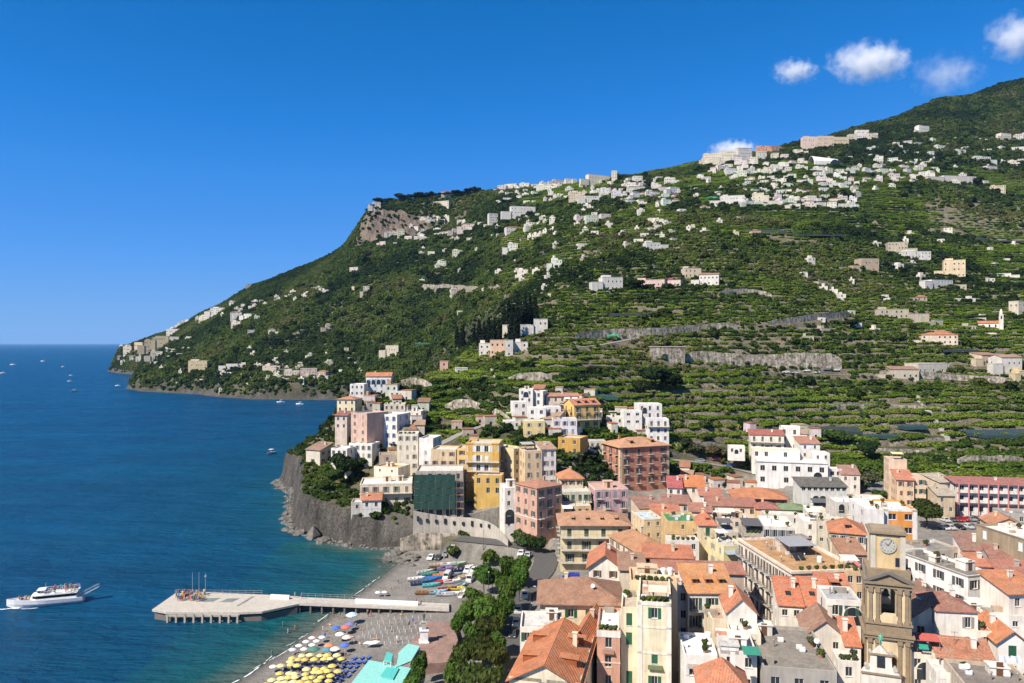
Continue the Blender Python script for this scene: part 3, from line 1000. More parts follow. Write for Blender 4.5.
# ---------------------------------------------------------------- air and clouds
def make_haze(density):
 m = bpy.data.materials.new('haze')
 m.use_nodes = True
 nt = m.node_tree
 nt.nodes.remove(nt.nodes['Principled BSDF'])
 v = nt.nodes.new('ShaderNodeVolumePrincipled')
 v.inputs['Color'].default_value = (.34, .62, 1.0, 1)
 v.inputs['Density'].default_value = density
 v.inputs['Anisotropy'].default_value = .0
 nt.links.new(v.outputs[0], nt.nodes['Material Output'].inputs['Volume'])
 m.volume_intersect if hasattr(m, 'volume_intersect') else None
 MATS['haze'] = m
 b = MB()
 b.box(-80000, -400, -16, 80000, 75000, 960)
 return tag(b.build('haze', 'haze'), kind='stuff')
def make_cloud(x, y, wpx, hpx, dist, label, seed, dens, lump=9):
 """a heap of vapour: a lumpy closed hull filled with uneven scattering volume"""
 cx, cy, cz = P(x, y, dist)
 k = dist / F
 rx, rz = wpx * k / 2, hpx * k / 2
 ry = max(rx * .5, rz * .8)
 mname = 'cloud_%d' % seed
 m = bpy.data.materials.new(mname)
 m.use_nodes = True
 nt = m.node_tree
 nt.nodes.remove(nt.nodes['Principled BSDF'])
 tc = nt.nodes.new('ShaderNodeTexCoord')
 mp = nt.nodes.new('ShaderNodeMapping')
 mp.inputs['Location'].default_value = (seed * 3.1, seed * 1.7, 0)
 nt.links.new(tc.outputs['Object'], mp.inputs[0])
 n = noise(nt, mp.outputs[0], 2.2 / max(rz, 1), 8, .68)
 ln = nt.nodes.new('ShaderNodeVectorMath')
 ln.operation = 'DIVIDE'
 ln.inputs[1].default_value = (rx, ry, rz)
 nt.links.new(tc.outputs['Object'], ln.inputs[0])
 le = nt.nodes.new('ShaderNodeVectorMath')
 le.operation = 'LENGTH'
 nt.links.new(ln.outputs[0], le.inputs[0])
 fall = ramp(nt, le.outputs['Value'], [(.2, 0.0), (1.0, .40)])
 sub = nt.nodes.new('ShaderNodeMath')
 sub.operation = 'SUBTRACT'
 nt.links.new(n, sub.inputs[0])
 nt.links.new(fall, sub.inputs[1])
 d = ramp(nt, sub.outputs[0], [(.18, 0.0), (.34, .22), (.56, 1.0)])
 mu = nt.nodes.new('ShaderNodeMath')
 mu.operation = 'MULTIPLY'
 mu.inputs[1].default_value = dens / rz
 nt.links.new(d, mu.inputs[0])
 v = nt.nodes.new('ShaderNodeVolumePrincipled')
 v.inputs['Color'].default_value = (1, 1, 1, 1)
 v.inputs['Anisotropy'].default_value = .0
 nt.links.new(mu.outputs[0], v.inputs['Density'])
 nt.links.new(v.outputs[0], nt.nodes['Material Output'].inputs['Volume'])
 MATS[mname] = m
 bm = bmesh.new()
 bmesh.ops.create_icosphere(bm, subdivisions=3, radius=1)
 for vv in bm.verts:
  vv.co = Vector((vv.co.x * rx, vv.co.y * ry, vv.co.z * rz))
 me = bpy.data.meshes.new('cloud')
 bm.to_mesh(me)
 bm.free()
 me.materials.append(m)
 return tag(link('cloud', me, loc=(cx, cy, cz)), label, 'cloud')
def make_clouds():
 make_cloud(795, 71, 54, 30, 9000, 'small white cloud puff left of the biggest cloud', 1, 2.6)
 make_cloud(870, 62, 98, 48, 9000, 'largest white cloud, in the middle above the ridge', 2, 4)
 make_cloud(947, 74, 84, 52, 9000, 'thin wispy cloud between the biggest cloud and the peak', 3, .9)
 make_cloud(1020, 36, 78, 56, 9000, 'white cloud cut by the right edge of the sky above the peak', 4, 3.2)
 make_cloud(734, 150, 60, 24, 9500, 'low cloud rising from behind the ridge top village', 5, 3.4)
# ---------------------------------------------------------------- buildings
def axis_frame(side, w, d):
 """maps facade coordinates (s along the wall, inward depth t, z) to house coordinates"""
 if side == 'front':
  return lambda s, t, z: (s - w / 2, -d / 2 + t, z), 0
 if side == 'left':
  return lambda s, t, z: (-w / 2 + t, d / 2 - s, z), -math.pi / 2
 if side == 'right':
  return lambda s, t, z: (w / 2 - t, -d / 2 + s, z), math.pi / 2
 return lambda s, t, z: (w / 2 - s, d / 2 - t, z), math.pi
def facade(m, fr, length, z0, z1, openings, rec=.22):
 """wall plane with real recessed openings (s0, s1, za, zb)"""
 xs = sorted({0.0, length, *[o[0] for o in openings], *[o[1] for o in openings]})
 zs = sorted({z0, z1, *[o[2] for o in openings], *[o[3] for o in openings]})
 for a, b in zip(xs[:-1], xs[1:]):
  col = [o for o in openings if o[0] < (a + b) / 2 < o[1]]
  run = None
  for c, e in zip(zs[:-1], zs[1:]):
   hole = any(o[2] < (c + e) / 2 < o[3] for o in col)
   if hole:
    if run:
     m.poly([fr(a, 0, run[0]), fr(b, 0, run[0]), fr(b, 0, run[1]), fr(a, 0, run[1])])
    run = None
   else:
    run = (run[0], e) if run else (c, e)
  if run:
   m.poly([fr(a, 0, run[0]), fr(b, 0, run[0]), fr(b, 0, run[1]), fr(a, 0, run[1])])
 for s0, s1, a, b in openings:
  m.poly([fr(s0, 0, a), fr(s0, rec, a), fr(s0, rec, b), fr(s0, 0, b)][::-1])
  m.poly([fr(s1, 0, a), fr(s1, rec, a), fr(s1, rec, b), fr(s1, 0, b)])
  m.poly([fr(s0, 0, a), fr(s1, 0, a), fr(s1, rec, a), fr(s0, rec, a)])
  m.poly([fr(s0, 0, b), fr(s1, 0, b), fr(s1, rec, b), fr(s0, rec, b)][::-1])
_wm = {}
def win_mesh(kind, w, h):
 """frame, pane and shutter meshes about the opening's bottom centre; y points into the wall"""
 key = (kind, round(w, 2), round(h, 2))
 if key in _wm:
  return _wm[key]
 f = MB()
 t = .07
 f.box(-w / 2, .10, 0, -w / 2 + t, .2, h)
 f.box(w / 2 - t, .10, 0, w / 2, .2, h)
 f.box(-w / 2 + t, .10, h - t, w / 2 - t, .2, h)
 f.box(-w / 2 + t, .10, 0, w / 2 - t, .2, t)
 f.box(-.03, .11, t, .03, .19, h - t)
 f.box(-w / 2 - .1, -.07, -.09, w / 2 + .1, .1, -.003)
 p = MB()
 p.box(-w / 2 + .01, .205, .01, w / 2 - .01, .225, h - .01)
 s = []
 for sg in (-1, 1):
  q = MB()
  a, b = (w / 2 + .02, w + .02) if sg > 0 else (-w - .02, -w / 2 - .02)
  q.box(a, -.06, -.02, b, -.01, h + .02)
  for k in range(int(h / .16)):
   q.box(a + .06, -.075, .06 + k * .16, b - .06, -.058, .15 + k * .16)
  s.append(q.mesh('shutter', ['paint']))
 c = MB()
 c.box(-w / 2 + .02, .06, .02, -.01, .10, h - .02)
 c.box(.01, .06, .02, w / 2 - .02, .10, h - .02)
 for k in range(int(h / .16)):
  c.box(-w / 2 + .08, .045, .06 + k * .16, -.06, .062, .15 + k * .16)
  c.box(.06, .045, .06 + k * .16, w / 2 - .08, .062, .15 + k * .16)
 _wm[key] = (f.mesh('window', ['paint']), p.mesh('pane', ['glass']), s, c.mesh('shutter', ['paint']))
 return _wm[key]
def rail_mesh(w, dpt):
 key = ('rail', round(w, 1), round(dpt, 1))
 if key in _wm:
  return _wm[key]
 m = MB()
 for z in (.5, 1.0):
  m.box(-w / 2, -dpt, z, w / 2, -dpt + .04, z + .05)
  m.box(-w / 2, -dpt + .04, z, -w / 2 + .04, 0, z + .05)
  m.box(w / 2 - .04, -dpt + .04, z, w / 2, 0, z + .05)
 n = max(2, int(w / .22))
 for k in range(n + 1):
  x = -w / 2 + .02 + (w - .04) * k / n
  m.box(x - .015, -dpt + .005, 0, x + .015, -dpt + .035, 1.0)
 _wm[key] = m.mesh('railing', ['paint'])
 return _wm[key]
def parapet_mesh(w, dpt):
 m = MB()
 m.box(-w / 2, -dpt, 0, w / 2, -dpt + .12, .95)
 m.box(-w / 2, -dpt + .12, 0, -w / 2 + .12, 0, .95)
 m.box(w / 2 - .12, -dpt + .12, 0, w / 2, 0, .95)
 return m.mesh('railing', ['plaster'])
def add_window(root, fr, rz, s, z, w, h, shut=None, closed=False, framec=(.6, .58, .52), simple=False):
 f, p, sh, cl = win_mesh('w', w, h)
 x, y, zz = fr(s, 0, z)
 o = link('window', f, root, framec, (x, y, zz), rz)
 if closed and shut:
  link('shutter', cl, o, shut)
 else:
  link('pane', p, o)
  if shut and not simple:
   link('shutter', sh[0], o, shut)
   link('shutter', sh[1], o, shut)
 return o
def roof_mesh(kind, w, d, h, rise, over, th=.16):
 """returns (mesh builder of the roof, list of gable wall polygons)"""
 m = MB()
 x0, x1, y0, y1 = -w / 2 - over, w / 2 + over, -d / 2 - over, d / 2 + over
 zo = h - over * rise / max(.1, min(w, d) / 2) * .6
 gab = []
 if kind == 'hip':
  if w >= d:
   e = d / 2 + over
   a, b = (x0 + e, 0, h + rise), (x1 - e, 0, h + rise)
   m.slab([(x0, y0, zo), (x1, y0, zo), b, a], th)
   m.slab([(x1, y1, zo), (x0, y1, zo), a, b], th)
   m.slab([(x0, y1, zo), (x0, y0, zo), a], th)
   m.slab([(x1, y0, zo), (x1, y1, zo), b], th)
  else:
   e = w / 2 + over
   a, b = (0, y0 + e, h + rise), (0, y1 - e, h + rise)
   m.slab([(x0, y0, zo), (x1, y0, zo), a], th)
   m.slab([(x1, y1, zo), (x0, y1, zo), b], th)
   m.slab([(x0, y1, zo), (x0, y0, zo), a, b], th)
   m.slab([(x1, y0, zo), (x1, y1, zo), b, a], th)
 elif kind == 'gy':
  m.slab([(x0, y0, zo), (0, y0, h + rise), (0, y1, h + rise), (x0, y1, zo)], th)
  m.slab([(0, y0, h + rise), (x1, y0, zo), (x1, y1, zo), (0, y1, h + rise)], th)
  for y in (-d / 2, d / 2):
   gab.append([(-w / 2, y, h - .02), (w / 2, y, h - .02), (0, y, h + rise - th)])
 elif kind == 'gx':
  m.slab([(x0, y0, zo), (x1, y0, zo), (x1, 0, h + rise), (x0, 0, h + rise)], th)
  m.slab([(x0, 0, h + rise), (x1, 0, h + rise), (x1, y1, zo), (x0, y1, zo)], th)
  for x in (-w / 2, w / 2):
   gab.append([(x, -d / 2, h - .02), (x, d / 2, h - .02), (x, 0, h + rise - th)])
 elif kind == 'shed':
  zf = h - over * rise / d
  m.slab([(x0, y0, zf), (x1, y0, zf), (x1, y1, h + rise), (x0, y1, h + rise)], th)
  for x in (-w / 2, w / 2):
   gab.append([(x, -d / 2, h - .02), (x, d / 2, h - .02), (x, d / 2, h + rise - th)])
  gab.append([(-w / 2, d / 2, h - .02), (w / 2, d / 2, h - .02), (w / 2, d / 2, h + rise - th), (-w / 2, d / 2, h + rise - th)])
 return m, gab
WHITE, CREAM, YEL = (.80, .78, .74), (.74, .66, .50), (.74, .53, .17)
GREEN, BROWN, GREY, WOODC = (.02, .10, .05), (.12, .06, .03), (.30, .30, .29), (.30, .17, .08)
TERRA, ORANGE, RUST = (.40, .16, .075), (.56, .19, .065), (.27, .125, .075)
PALE = (.46, .44, .40)
NB = [0]
def building(label, xl, xr, ye, Y, d=10, a=0.0, wall=WHITE, roof='flat', rc=PALE, nc=3, ns=2, floors=9, win=(1.0, 1.5), rise=1.8, over=.45,
    shut=None, closed=.25, style='w', zb=None, extra=(), cat='building', group=None, name='town_house', top=.95, fh=3.25, seed=None, base=2.5, mat='plaster',
    framec=(.6, .58, .52), back=False, skip=()):
 """house whose front eave runs from photo position xl to xr at forward distance Y; walls reach down to the slope"""
 r = random.Random(NB[0] * 7 + 3 if seed is None else seed)
 if xl > 640 and abs(a) <= 5:
  a -= 4 + 9 * (xl - 640) / 384
 NB[0] += 1
 ca, sa = math.cos(R(a)), math.sin(R(a))
 XL = (xl - 512) * Y / F
 t = (xr - 512) / F
 w = (t * Y - XL) / (ca - t * sa)
 ze = CZ - (ye - HOR) * Y / F
 cx, cy = XL + ca * w / 2 - sa * d / 2, Y + sa * w / 2 + ca * d / 2
 corners = [(XL, Y), (XL + ca * w, Y + sa * w), (XL - sa * d, Y + ca * d), (XL + ca * w - sa * d, Y + sa * w + ca * d)]
 gz = [max(ground(*c), 0.3) for c in corners]
 z0 = min(gz) if zb is None else zb
 h = ze - z0
 if h < 2:
  z0 = ze - 3
  h = 3.0
 root = empty(name, (cx, cy, z0), R(a), label, cat, group)
 m = MB()
 vis = {'front': True, 'left': (-cx * -ca + -cy * -sa) - w / 2 > 0, 'right': (-cx * ca + -cy * sa) - w / 2 > 0}
 gfront = (gz[0] + gz[1]) / 2 - z0
 rows = []
 zt = h - top
 for k in range(floors):
  rows.append(zt - k * fh)
 wins = []
 for side in ('front', 'left', 'right', 'back'):
  fr, rz = axis_frame(side, w, d)
  L = w if side in ('front', 'back') else d
  n = nc if side == 'front' else (ns if vis.get(side) else 0)
  ops = []
  if n and side != 'back':
   glo = gfront if side == 'front' else min(gz) - z0
   for k, ztop in enumerate(rows):
    for c in range(n):
     if (side, k, c) in skip:
      continue
     st = style if isinstance(style, str) else style[min(k, len(style) - 1)]
     door = st in 'dbp' or (st == 'm' and (c + k) % 2 == 0)
     ww, wh = win
     if side != 'front':
      door = False if st == 'm' else door
     if door:
      wh = 2.2
     if L / n < ww * (2.0 if shut else 1.25):
      ww = L / n * (.48 if shut else .75)
     s = L * (c + .5) / n + r.uniform(-.08, .08)
     zl = ztop - wh
     if zl < glo + .35:
      continue
     if style == 'w' and r.random() < .07:
      continue
     ops.append((s - ww / 2, s + ww / 2, zl, ztop))
     wins.append((fr, rz, s, zl, ww, wh, st, side, k, c))
  facade(m, fr, L, -base, h, ops)
 x0, x1, y0, y1 = -w / 2, w / 2, -d / 2, d / 2
 rm = None
 if roof == 'flat':
  p, pt = .55, .25
  zr = h - p
  for q in ([(x0, y0), (x1, y0), (x1 - pt, y0 + pt), (x0 + pt, y0 + pt)], [(x1, y0), (x1, y1), (x1 - pt, y1 - pt), (x1 - pt, y0 + pt)],
     [(x1, y1), (x0, y1), (x0 + pt, y1 - pt), (x1 - pt, y1 - pt)], [(x0, y1), (x0, y0), (x0 + pt, y0 + pt), (x0 + pt, y1 - pt)]):
   m.poly([(x, y, h) for x, y in q])
   m.poly([(q[3][0], q[3][1], h), (q[2][0], q[2][1], h), (q[2][0], q[2][1], zr), (q[3][0], q[3][1], zr)])
  rm = MB()
  rm.poly([(x0 + pt, y0 + pt, zr), (x1 - pt, y0 + pt, zr), (x1 - pt, y1 - pt, zr), (x0 + pt, y1 - pt, zr)])
  rmat = 'terrace'
 else:
  rm, gab = roof_mesh(roof, w, d, h, rise, over)
  for g in gab:
   m.poly(g)
  m.poly([(x0, y0, h - .05), (x1, y0, h - .05), (x1, y1, h - .05), (x0, y1, h - .05)])
  rmat = 'roof_tiles'
 m.build('wall', mat, root, wall)
 ro = rm.build('roof', rmat, root, rc)
 if roof != 'flat' and floors:
  c = MB()
  cxx, cyy = r.uniform(-w * .3, w * .3), r.uniform(0, d * .25)
  c.box(cxx - .35, cyy - .3, h - .2, cxx + .35, cyy + .3, h + rise + .5)
  c.box(cxx - .45, cyy - .4, h + rise + .5, cxx + .45, cyy + .4, h + rise + .62)
  c.build('chimney', 'plaster', ro, wall)
  if Y < 260 and r.random() < .5:
   ex_antenna(dict(w=w, d=d, h=h, rise=rise, roof=roof, ro=ro), r.uniform(-.4, .4), r.uniform(-.1, .3), 1.8)
 if style != 'none':
  for fr, rz, s, zl, ww, wh, st, side, k, c in wins:
   add_window(root, fr, rz, s, zl, ww, wh, shut, r.random() < closed, framec)
   if st == 'd' or (st == 'm' and wh > 2.1 and side == 'front') or (st == 'b' and side != 'front'):
    q = MB()
    q.box(-ww * .5 - .5, -.95, -.16, ww * .5 + .5, -.003, -.02)
    b = q.build('balcony', 'plaster', root, (.6, .57, .52), fr(s, 0, zl), rz)
    link('railing', rail_mesh(ww + 1.0, .93), b, (.16, .16, .17), (0, 0, -.02))
 # continuous balconies
 for k, ztop in enumerate(rows):
  st = style if isinstance(style, str) else style[min(k, len(style) - 1)]
  if st in 'bp' and ztop - 2.2 > gfront + .35:
   fr, rz = axis_frame('front', w, d)
   q = MB()
   q.box(-w / 2 - .15, -1.35, -.2, w / 2 + .15, -.003, -.02)
   b = q.build('balcony', 'plaster', root, (.66, .62, .55), fr(w / 2, 0, ztop - 2.2), rz)
   link('railing', rail_mesh(w + .2, 1.3) if st == 'b' else parapet_mesh(w + .2, 1.3), b, (.34, .33, .32) if st == 'b' else wall, (0, 0, -.02))
 info = dict(root=root, w=w, d=d, h=h, z0=z0, rise=rise, roof=roof, ro=ro, r=r, rc=rc, wall=wall, gf=gfront)
 if roof == 'flat' and Y < 235:
  clutter(info)
 for e in extra:
  if isinstance(e, str):
   EXTRA[e](info)
  else:
   EXTRA[e[0]](info, *e[1:])
 return info
def clutter(I):
 """cool boxes, vents, pipes and pots that stand about on a flat roof"""
 w, d, h, r = I['w'], I['d'], I['h'] - .54, I['r']
 for k in range(min(9, 2 + int(w * d / 22))):
  x, y = r.uniform(-.42, .42) * w, r.uniform(-.42, .42) * d
  t = r.random()
  b = MB()
  if t < .35:
   b.box(x - .45, y - .2, h + .1, x + .45, y + .2, h + .75)
   b.box(x - .35, y - .15, h, x + .35, y + .15, h + .1)
   b.build('cooling_unit', 'paint', I['ro'], (.7, .7, .68))
  elif t < .6:
   b.tube((x, y, h), (x, y, h + 1.1), .12, .12, 7)
   b.tube((x, y, h + 1.1), (x, y, h + 1.3), .22, .05, 7)
   b.build('vent_pipe', 'metal', I['ro'], (.45, .43, .4))
  elif t < .8:
   b.box(x - r.uniform(.5, 1.4), y - .35, h, x + r.uniform(.5, 1.4), y + .35, h + r.uniform(.5, 1.1))
   b.build('roof_box', 'plaster', I['ro'], r.choice([WHITE, (.5, .4, .3), (.35, .33, .3), (.6, .3, .2)]))
  else:
   b.lathe([(.01, h), (.3, h), (.38, h + .5), (.01, h + .5)], 8, x, y)
   o = b.build('planter', 'paint', I['ro'], (.4, .17, .09))
   link('plant', CROWN['mid', r.randrange(3)], o, LEAFCOL[r.choice(['mid', 'bright', 'olive'])], (x, y, h + .4), scale=(.55, .55, .7))
# ---- additions to a building -----------------------------------------------------------
def ex_dormers(I, n, side='front', size=1.0, f=.42, rc=None):
 """dormer boxes with little roofs on the slope"""
 w, d, h, rise = I['w'], I['d'], I['h'], I['rise']
 L = w if side in ('front', 'back') else d
 half = (d if side == 'front' else w) / 2
 if I['roof'] == 'shed':
  half = d
 for k in range(n):
  s = L * (k + .5) / n * .86 + L * .07
  fr, rz = axis_frame(side, w, d)
  t = half * f * .6
  z = h + rise * t / half
  x, y, zz = fr(s, t, z)
  z2 = 1.35 * size
  dp = min(half - t - .1, (z2 + .2) / max(rise / half, .12))
  b = MB()
  ww = .75 * size
  b.box(-ww, 0, -.2, ww, dp, z2)
  o = b.build('dormer', 'plaster', I['root'], tuple(.55 * c for c in I['rc']), (x, y, zz), rz)  # roof colour darkened, painting the shadow under the little roof into the walls
  q = MB()
  q.slab([(-ww - .2, -.35, z2 + .12), (ww + .2, -.35, z2 + .12), (ww + .2, dp, z2 + .3), (-ww - .2, dp, z2 + .3)], .1)
  q.build('roof', 'roof_tiles', o, rc or I['rc'])
  g = MB()
  g.box(-ww + .15, -.03, .1, ww - .15, -.003, z2 - .1)
  g.build('window', 'glass', o)
def ex_skylights(I, n, side='front', f=.4):
 w, d, h, rise = I['w'], I['d'], I['h'], I['rise']
 for k in range(n):
  x = w * ((k + .5) / n - .5) * .8
  half = d if I['roof'] == 'shed' else d / 2
  y = -d / 2 + half * f
  sl = rise / half
  z = h + sl * half * f + .06
  b = MB()
  b.slab([(x - .5, y - .55, z - .55 * sl), (x + .5, y - .55, z - .55 * sl), (x + .5, y + .55, z + .55 * sl), (x - .5, y + .55, z + .55 * sl)], .1)
  b.build('skylight', 'glass', I['ro'])
def ex_hut(I, fx=.2, fy=.3, sx=3, sy=2.6, hh=2.4, col=None):
 """small stair house on a flat roof"""
 w, d, h = I['w'], I['d'], I['h']
 sx, sy = min(sx, w * .5), min(sy, d * .5)
 x, y = fx * (w - sx) / 2, fy * (d - sy) / 2
 b = MB()
 b.box(x - sx / 2, y - sy / 2, h - .54, x + sx / 2, y + sy / 2, h + hh - .5)
 b.box(x - sx / 2 - .15, y - sy / 2 - .15, h + hh - .5, x + sx / 2 + .15, y + sy / 2 + .15, h + hh - .34)
 o = b.build('stair_hut', 'plaster', I['ro'], col or I['wall'])
 g = MB()
 g.box(x - .45, y - sy / 2 - .05, h - .5, x + .45, y - sy / 2 - .003, h + 1.5)
 g.build('door', 'paint', o, BROWN)
def ex_tank(I, fx=-.4, fy=.4, col=(.12, .16, .3)):
 w, d, h = I['w'], I['d'], I['h']
 x, y = fx * w / 2, fy * d / 2
 b = MB()
 b.lathe([(.01, h - .45), (.55, h - .45), (.58, h + .6), (.45, h + .85), (.01, h + .92)], 12, x, y)
 b.build('water_tank', 'paint', I['ro'], col)
def ex_antenna(I, fx=.3, fy=.1, hh=2.6):
 w, d, h = I['w'], I['d'], I['h'] + (I['rise'] * .8 if I['roof'] != 'flat' else -.5)
 x, y = fx * w / 2, fy * d / 2
 b = MB()
 b.tube((x, y, h - .2), (x, y, h + hh), .035, .03, 5)
 b.tube((x - .5, y, h + hh - .15), (x + .5, y, h + hh - .15), .02, .02, 4)
 for k in range(4):
  b.tube((x - .45 + k * .3, y - .3, h + hh - .14), (x - .45 + k * .3, y + .3, h + hh - .14), .015, .015, 4)
 b.build('antenna', 'metal', I['ro'], (.35, .35, .36))
def ex_dish(I, fx=-.2, fy=-.4):
 w, d, h = I['w'], I['d'], I['h'] + (0 if I['roof'] == 'flat' else I['rise'] * .5)
 x, y = fx * w / 2, fy * d / 2
 b = MB()
 b.tube((x, y, h - .5), (x, y, h + .7), .04, .04, 5)
 k = len(b.v)
 b.lathe([(.01, 0), (.22, .03), (.42, .13)], 10)
 M = Matrix.Translation((x, y - .05, h + .75)) @ Matrix.Rotation(R(-20), 4, 'Z') @ Matrix.Rotation(R(65), 4, 'X')
 for i in range(k, len(b.v)):
  b.v[i] = tuple(M @ Vector(b.v[i]))
 b.build('satellite_dish', 'paint', I['ro'], (.7, .7, .68))
def ex_solar(I, fx=0, fy=0, n=2):
 w, d, h = I['w'], I['d'], I['h']
 for k in range(n):
  x, y = fx * w / 2 + k * 1.3, fy * d / 2
  b = MB()
  b.slab([(x - .55, y - .9, h - .2), (x + .55, y - .9, h - .2), (x + .55, y + .9, h + .8), (x - .55, y + .9, h + .8)], .08)
  b.box(x - .5, y + .75, h - .5, x - .42, y + .83, h + .7)
  b.box(x + .42, y + .75, h - .5, x + .5, y + .83, h + .7)
  b.build('solar_panel', 'glass', I['ro'])
def ex_awning(I, side='front', z=-2.3, s0=.1, s1=.6, dp=2.2, col=(.7, .65, .5)):
 w, d, h = I['w'], I['d'], I['h']
 fr, rz = axis_frame(side, w, d)
 L = w if side in ('front', 'back') else d
 b = MB()
 b.slab([fr(L * s0, -dp, h + z - .5), fr(L * s1, -dp, h + z - .5), fr(L * s1, -.01, h + z), fr(L * s0, -.01, h + z)], .06)
 b.build('awning', 'cloth', I['root'], col)
def ex_canopy(I, fx=0, fy=0, sx=4, sy=3, hh=2.4, col=(.4, .4, .42)):
 """roof terrace canopy on thin posts"""
 w, d, h = I['w'], I['d'], I['h'] - .54
 x, y = fx * w / 2, fy * d / 2
 b = MB()
 b.slab([(x - sx / 2, y - sy / 2, h + hh), (x + sx / 2, y - sy / 2, h + hh), (x + sx / 2, y + sy / 2, h + hh + .35), (x - sx / 2, y + sy / 2, h + hh + .35)], .08)
 o = b.build('canopy', 'cloth', I['ro'], col)
 for sx_, sy_ in ((-1, -1), (1, -1), (-1, 1), (1, 1)):
  q = MB()
  q.tube((x + sx_ * (sx / 2 - .1), y + sy_ * (sy / 2 - .1), h - .02), (x + sx_ * (sx / 2 - .1), y + sy_ * (sy / 2 - .1), h + hh + .05), .05, .05, 6)
  q.build('post', 'metal', o, (.5, .5, .5))
def ex_band(I, z, col, hh=.25, side='all', out=.06):
 w, d, h = I['w'], I['d'], I['h']
 b = MB()
 b.box(-w / 2 - out, -d / 2 - out, h + z - hh, w / 2 + out, -d / 2 - .002, h + z)
 b.box(-w / 2 - out, -d / 2 - .001, h + z - hh, -w / 2 - .002, d / 2, h + z)
 b.box(w / 2 + .002, -d / 2 - .001, h + z - hh, w / 2 + out, d / 2, h + z)
 b.build('cornice', 'plaster', I['root'], col)
def ex_quoins(I, col, ww=.8):
 w, d, h = I['w'], I['d'], I['h']
 for sx, sy in ((-1, -1), (1, -1), (-1, 1)):
  b = MB()
  x, y = sx * w / 2, sy * d / 2
  b.box(x - (ww if sx > 0 else .06), y - (.06 if sy < 0 else ww), -1, x + (.06 if sx > 0 else ww), y + (ww if sy < 0 else .06), h - .02)
  b.build('quoin', 'plaster', I['root'], col)
def ex_arches(I, n, z, ww=1.6, hh=2.4, side='front', s0=.0, s1=1.0, col=None):
 """dark arched openings with a raised surround"""
 w, d, h = I['w'], I['d'], I['h']
 fr, rz = axis_frame(side, w, d)
 L = w if side in ('front', 'back') else d
 for k in range(n):
  s = L * (s0 + (s1 - s0) * (k + .5) / n)
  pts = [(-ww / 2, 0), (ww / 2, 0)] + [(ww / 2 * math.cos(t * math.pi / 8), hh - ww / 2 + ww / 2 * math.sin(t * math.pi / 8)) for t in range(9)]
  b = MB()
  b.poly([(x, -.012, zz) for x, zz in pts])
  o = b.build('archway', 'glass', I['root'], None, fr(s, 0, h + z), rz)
  q = MB()
  outer = [(x * 1.18, zz * 1.05) for x, zz in pts]
  for i in range(1, len(pts)):
   j = (i + 1) % len(pts)
   if j == 0:
    q.poly([(pts[i][0], -.07, pts[i][1]), (pts[0][0], -.07, pts[0][1]), (outer[0][0], -.07, outer[0][1]), (outer[i][0], -.07, outer[i][1])])
    continue
   q.poly([(pts[i][0], -.07, pts[i][1]), (pts[j][0], -.07, pts[j][1]), (outer[j][0], -.07, outer[j][1]), (outer[i][0], -.07, outer[i][1])])
   q.poly([(outer[i][0], -.07, outer[i][1]), (outer[j][0], -.07, outer[j][1]), (outer[j][0], 0, outer[j][1]), (outer[i][0], 0, outer[i][1])])
  q.build('surround', 'plaster', o, col or I['wall'])
def ex_plants(I, n=6, side='front', z=.0, spread=.8, dp=.6):
 """pots of greenery along a terrace edge"""
 w, d, h = I['w'], I['d'], I['h']
 for k in range(n):
  x = w * spread * ((k + .5) / n - .5)
  b = MB()
  b.lathe([(.01, h - .54), (.22, h - .54), (.3, h - .02), (.01, h - .02)], 8, x, -d / 2 + dp)
  o = b.build('planter', 'paint', I['ro'], (.4, .17, .09))
  link('plant', CROWN['mid', I['r'].randrange(3)], o, LEAFCOL[I['r'].choice(['mid', 'bright', 'olive'])], (x, -d / 2 + dp, h - .1), scale=(.5, .5, .6))
def ex_block(I, x0, x1, y0, y1, hh, wall=None, roof=None, rc=None, win=True):
 """a raised part of the same house standing on its roof; extents as fractions of the plan"""
 w, d, h = I['w'], I['d'], I['h'] - .54
 X0, X1, Y0, Y1 = -w / 2 + x0 * w, -w / 2 + x1 * w, -d / 2 + y0 * d, -d / 2 + y1 * d
 b = MB()
 b.box(X0, Y0, h, X1, Y1, h + hh)
 o = b.build('upper_storey', 'plaster', I['root'], wall or I['wall'])
 if roof:
  rm, gab = roof_mesh(roof, X1 - X0, Y1 - Y0, 0, 1.2, .3)
  rm.build('roof', 'roof_tiles', o, rc, ((X0 + X1) / 2, (Y0 + Y1) / 2, h + hh + .02))
 else:
  q = MB()
  q.box(X0 - .15, Y0 - .15, h + hh, X1 + .15, Y1 + .15, h + hh + .2)
  q.build('roof', 'terrace', o, rc or (.6, .58, .54))
 if win:
  n = max(1, int((X1 - X0) / 2.4))
  for k in range(n):
   x = X0 + (X1 - X0) * (k + .5) / n
   f, p, sh, cl = win_mesh('w', 1.0, 1.5)
   f = link('window', f, o, (.6, .58, .52), (x, Y0 - .21, h + hh - 2.3))
   link('pane', p, f, None, (0, -.03, 0))
EXTRA = {k[3:]: v for k, v in list(globals().items()) if k.startswith('ex_')}
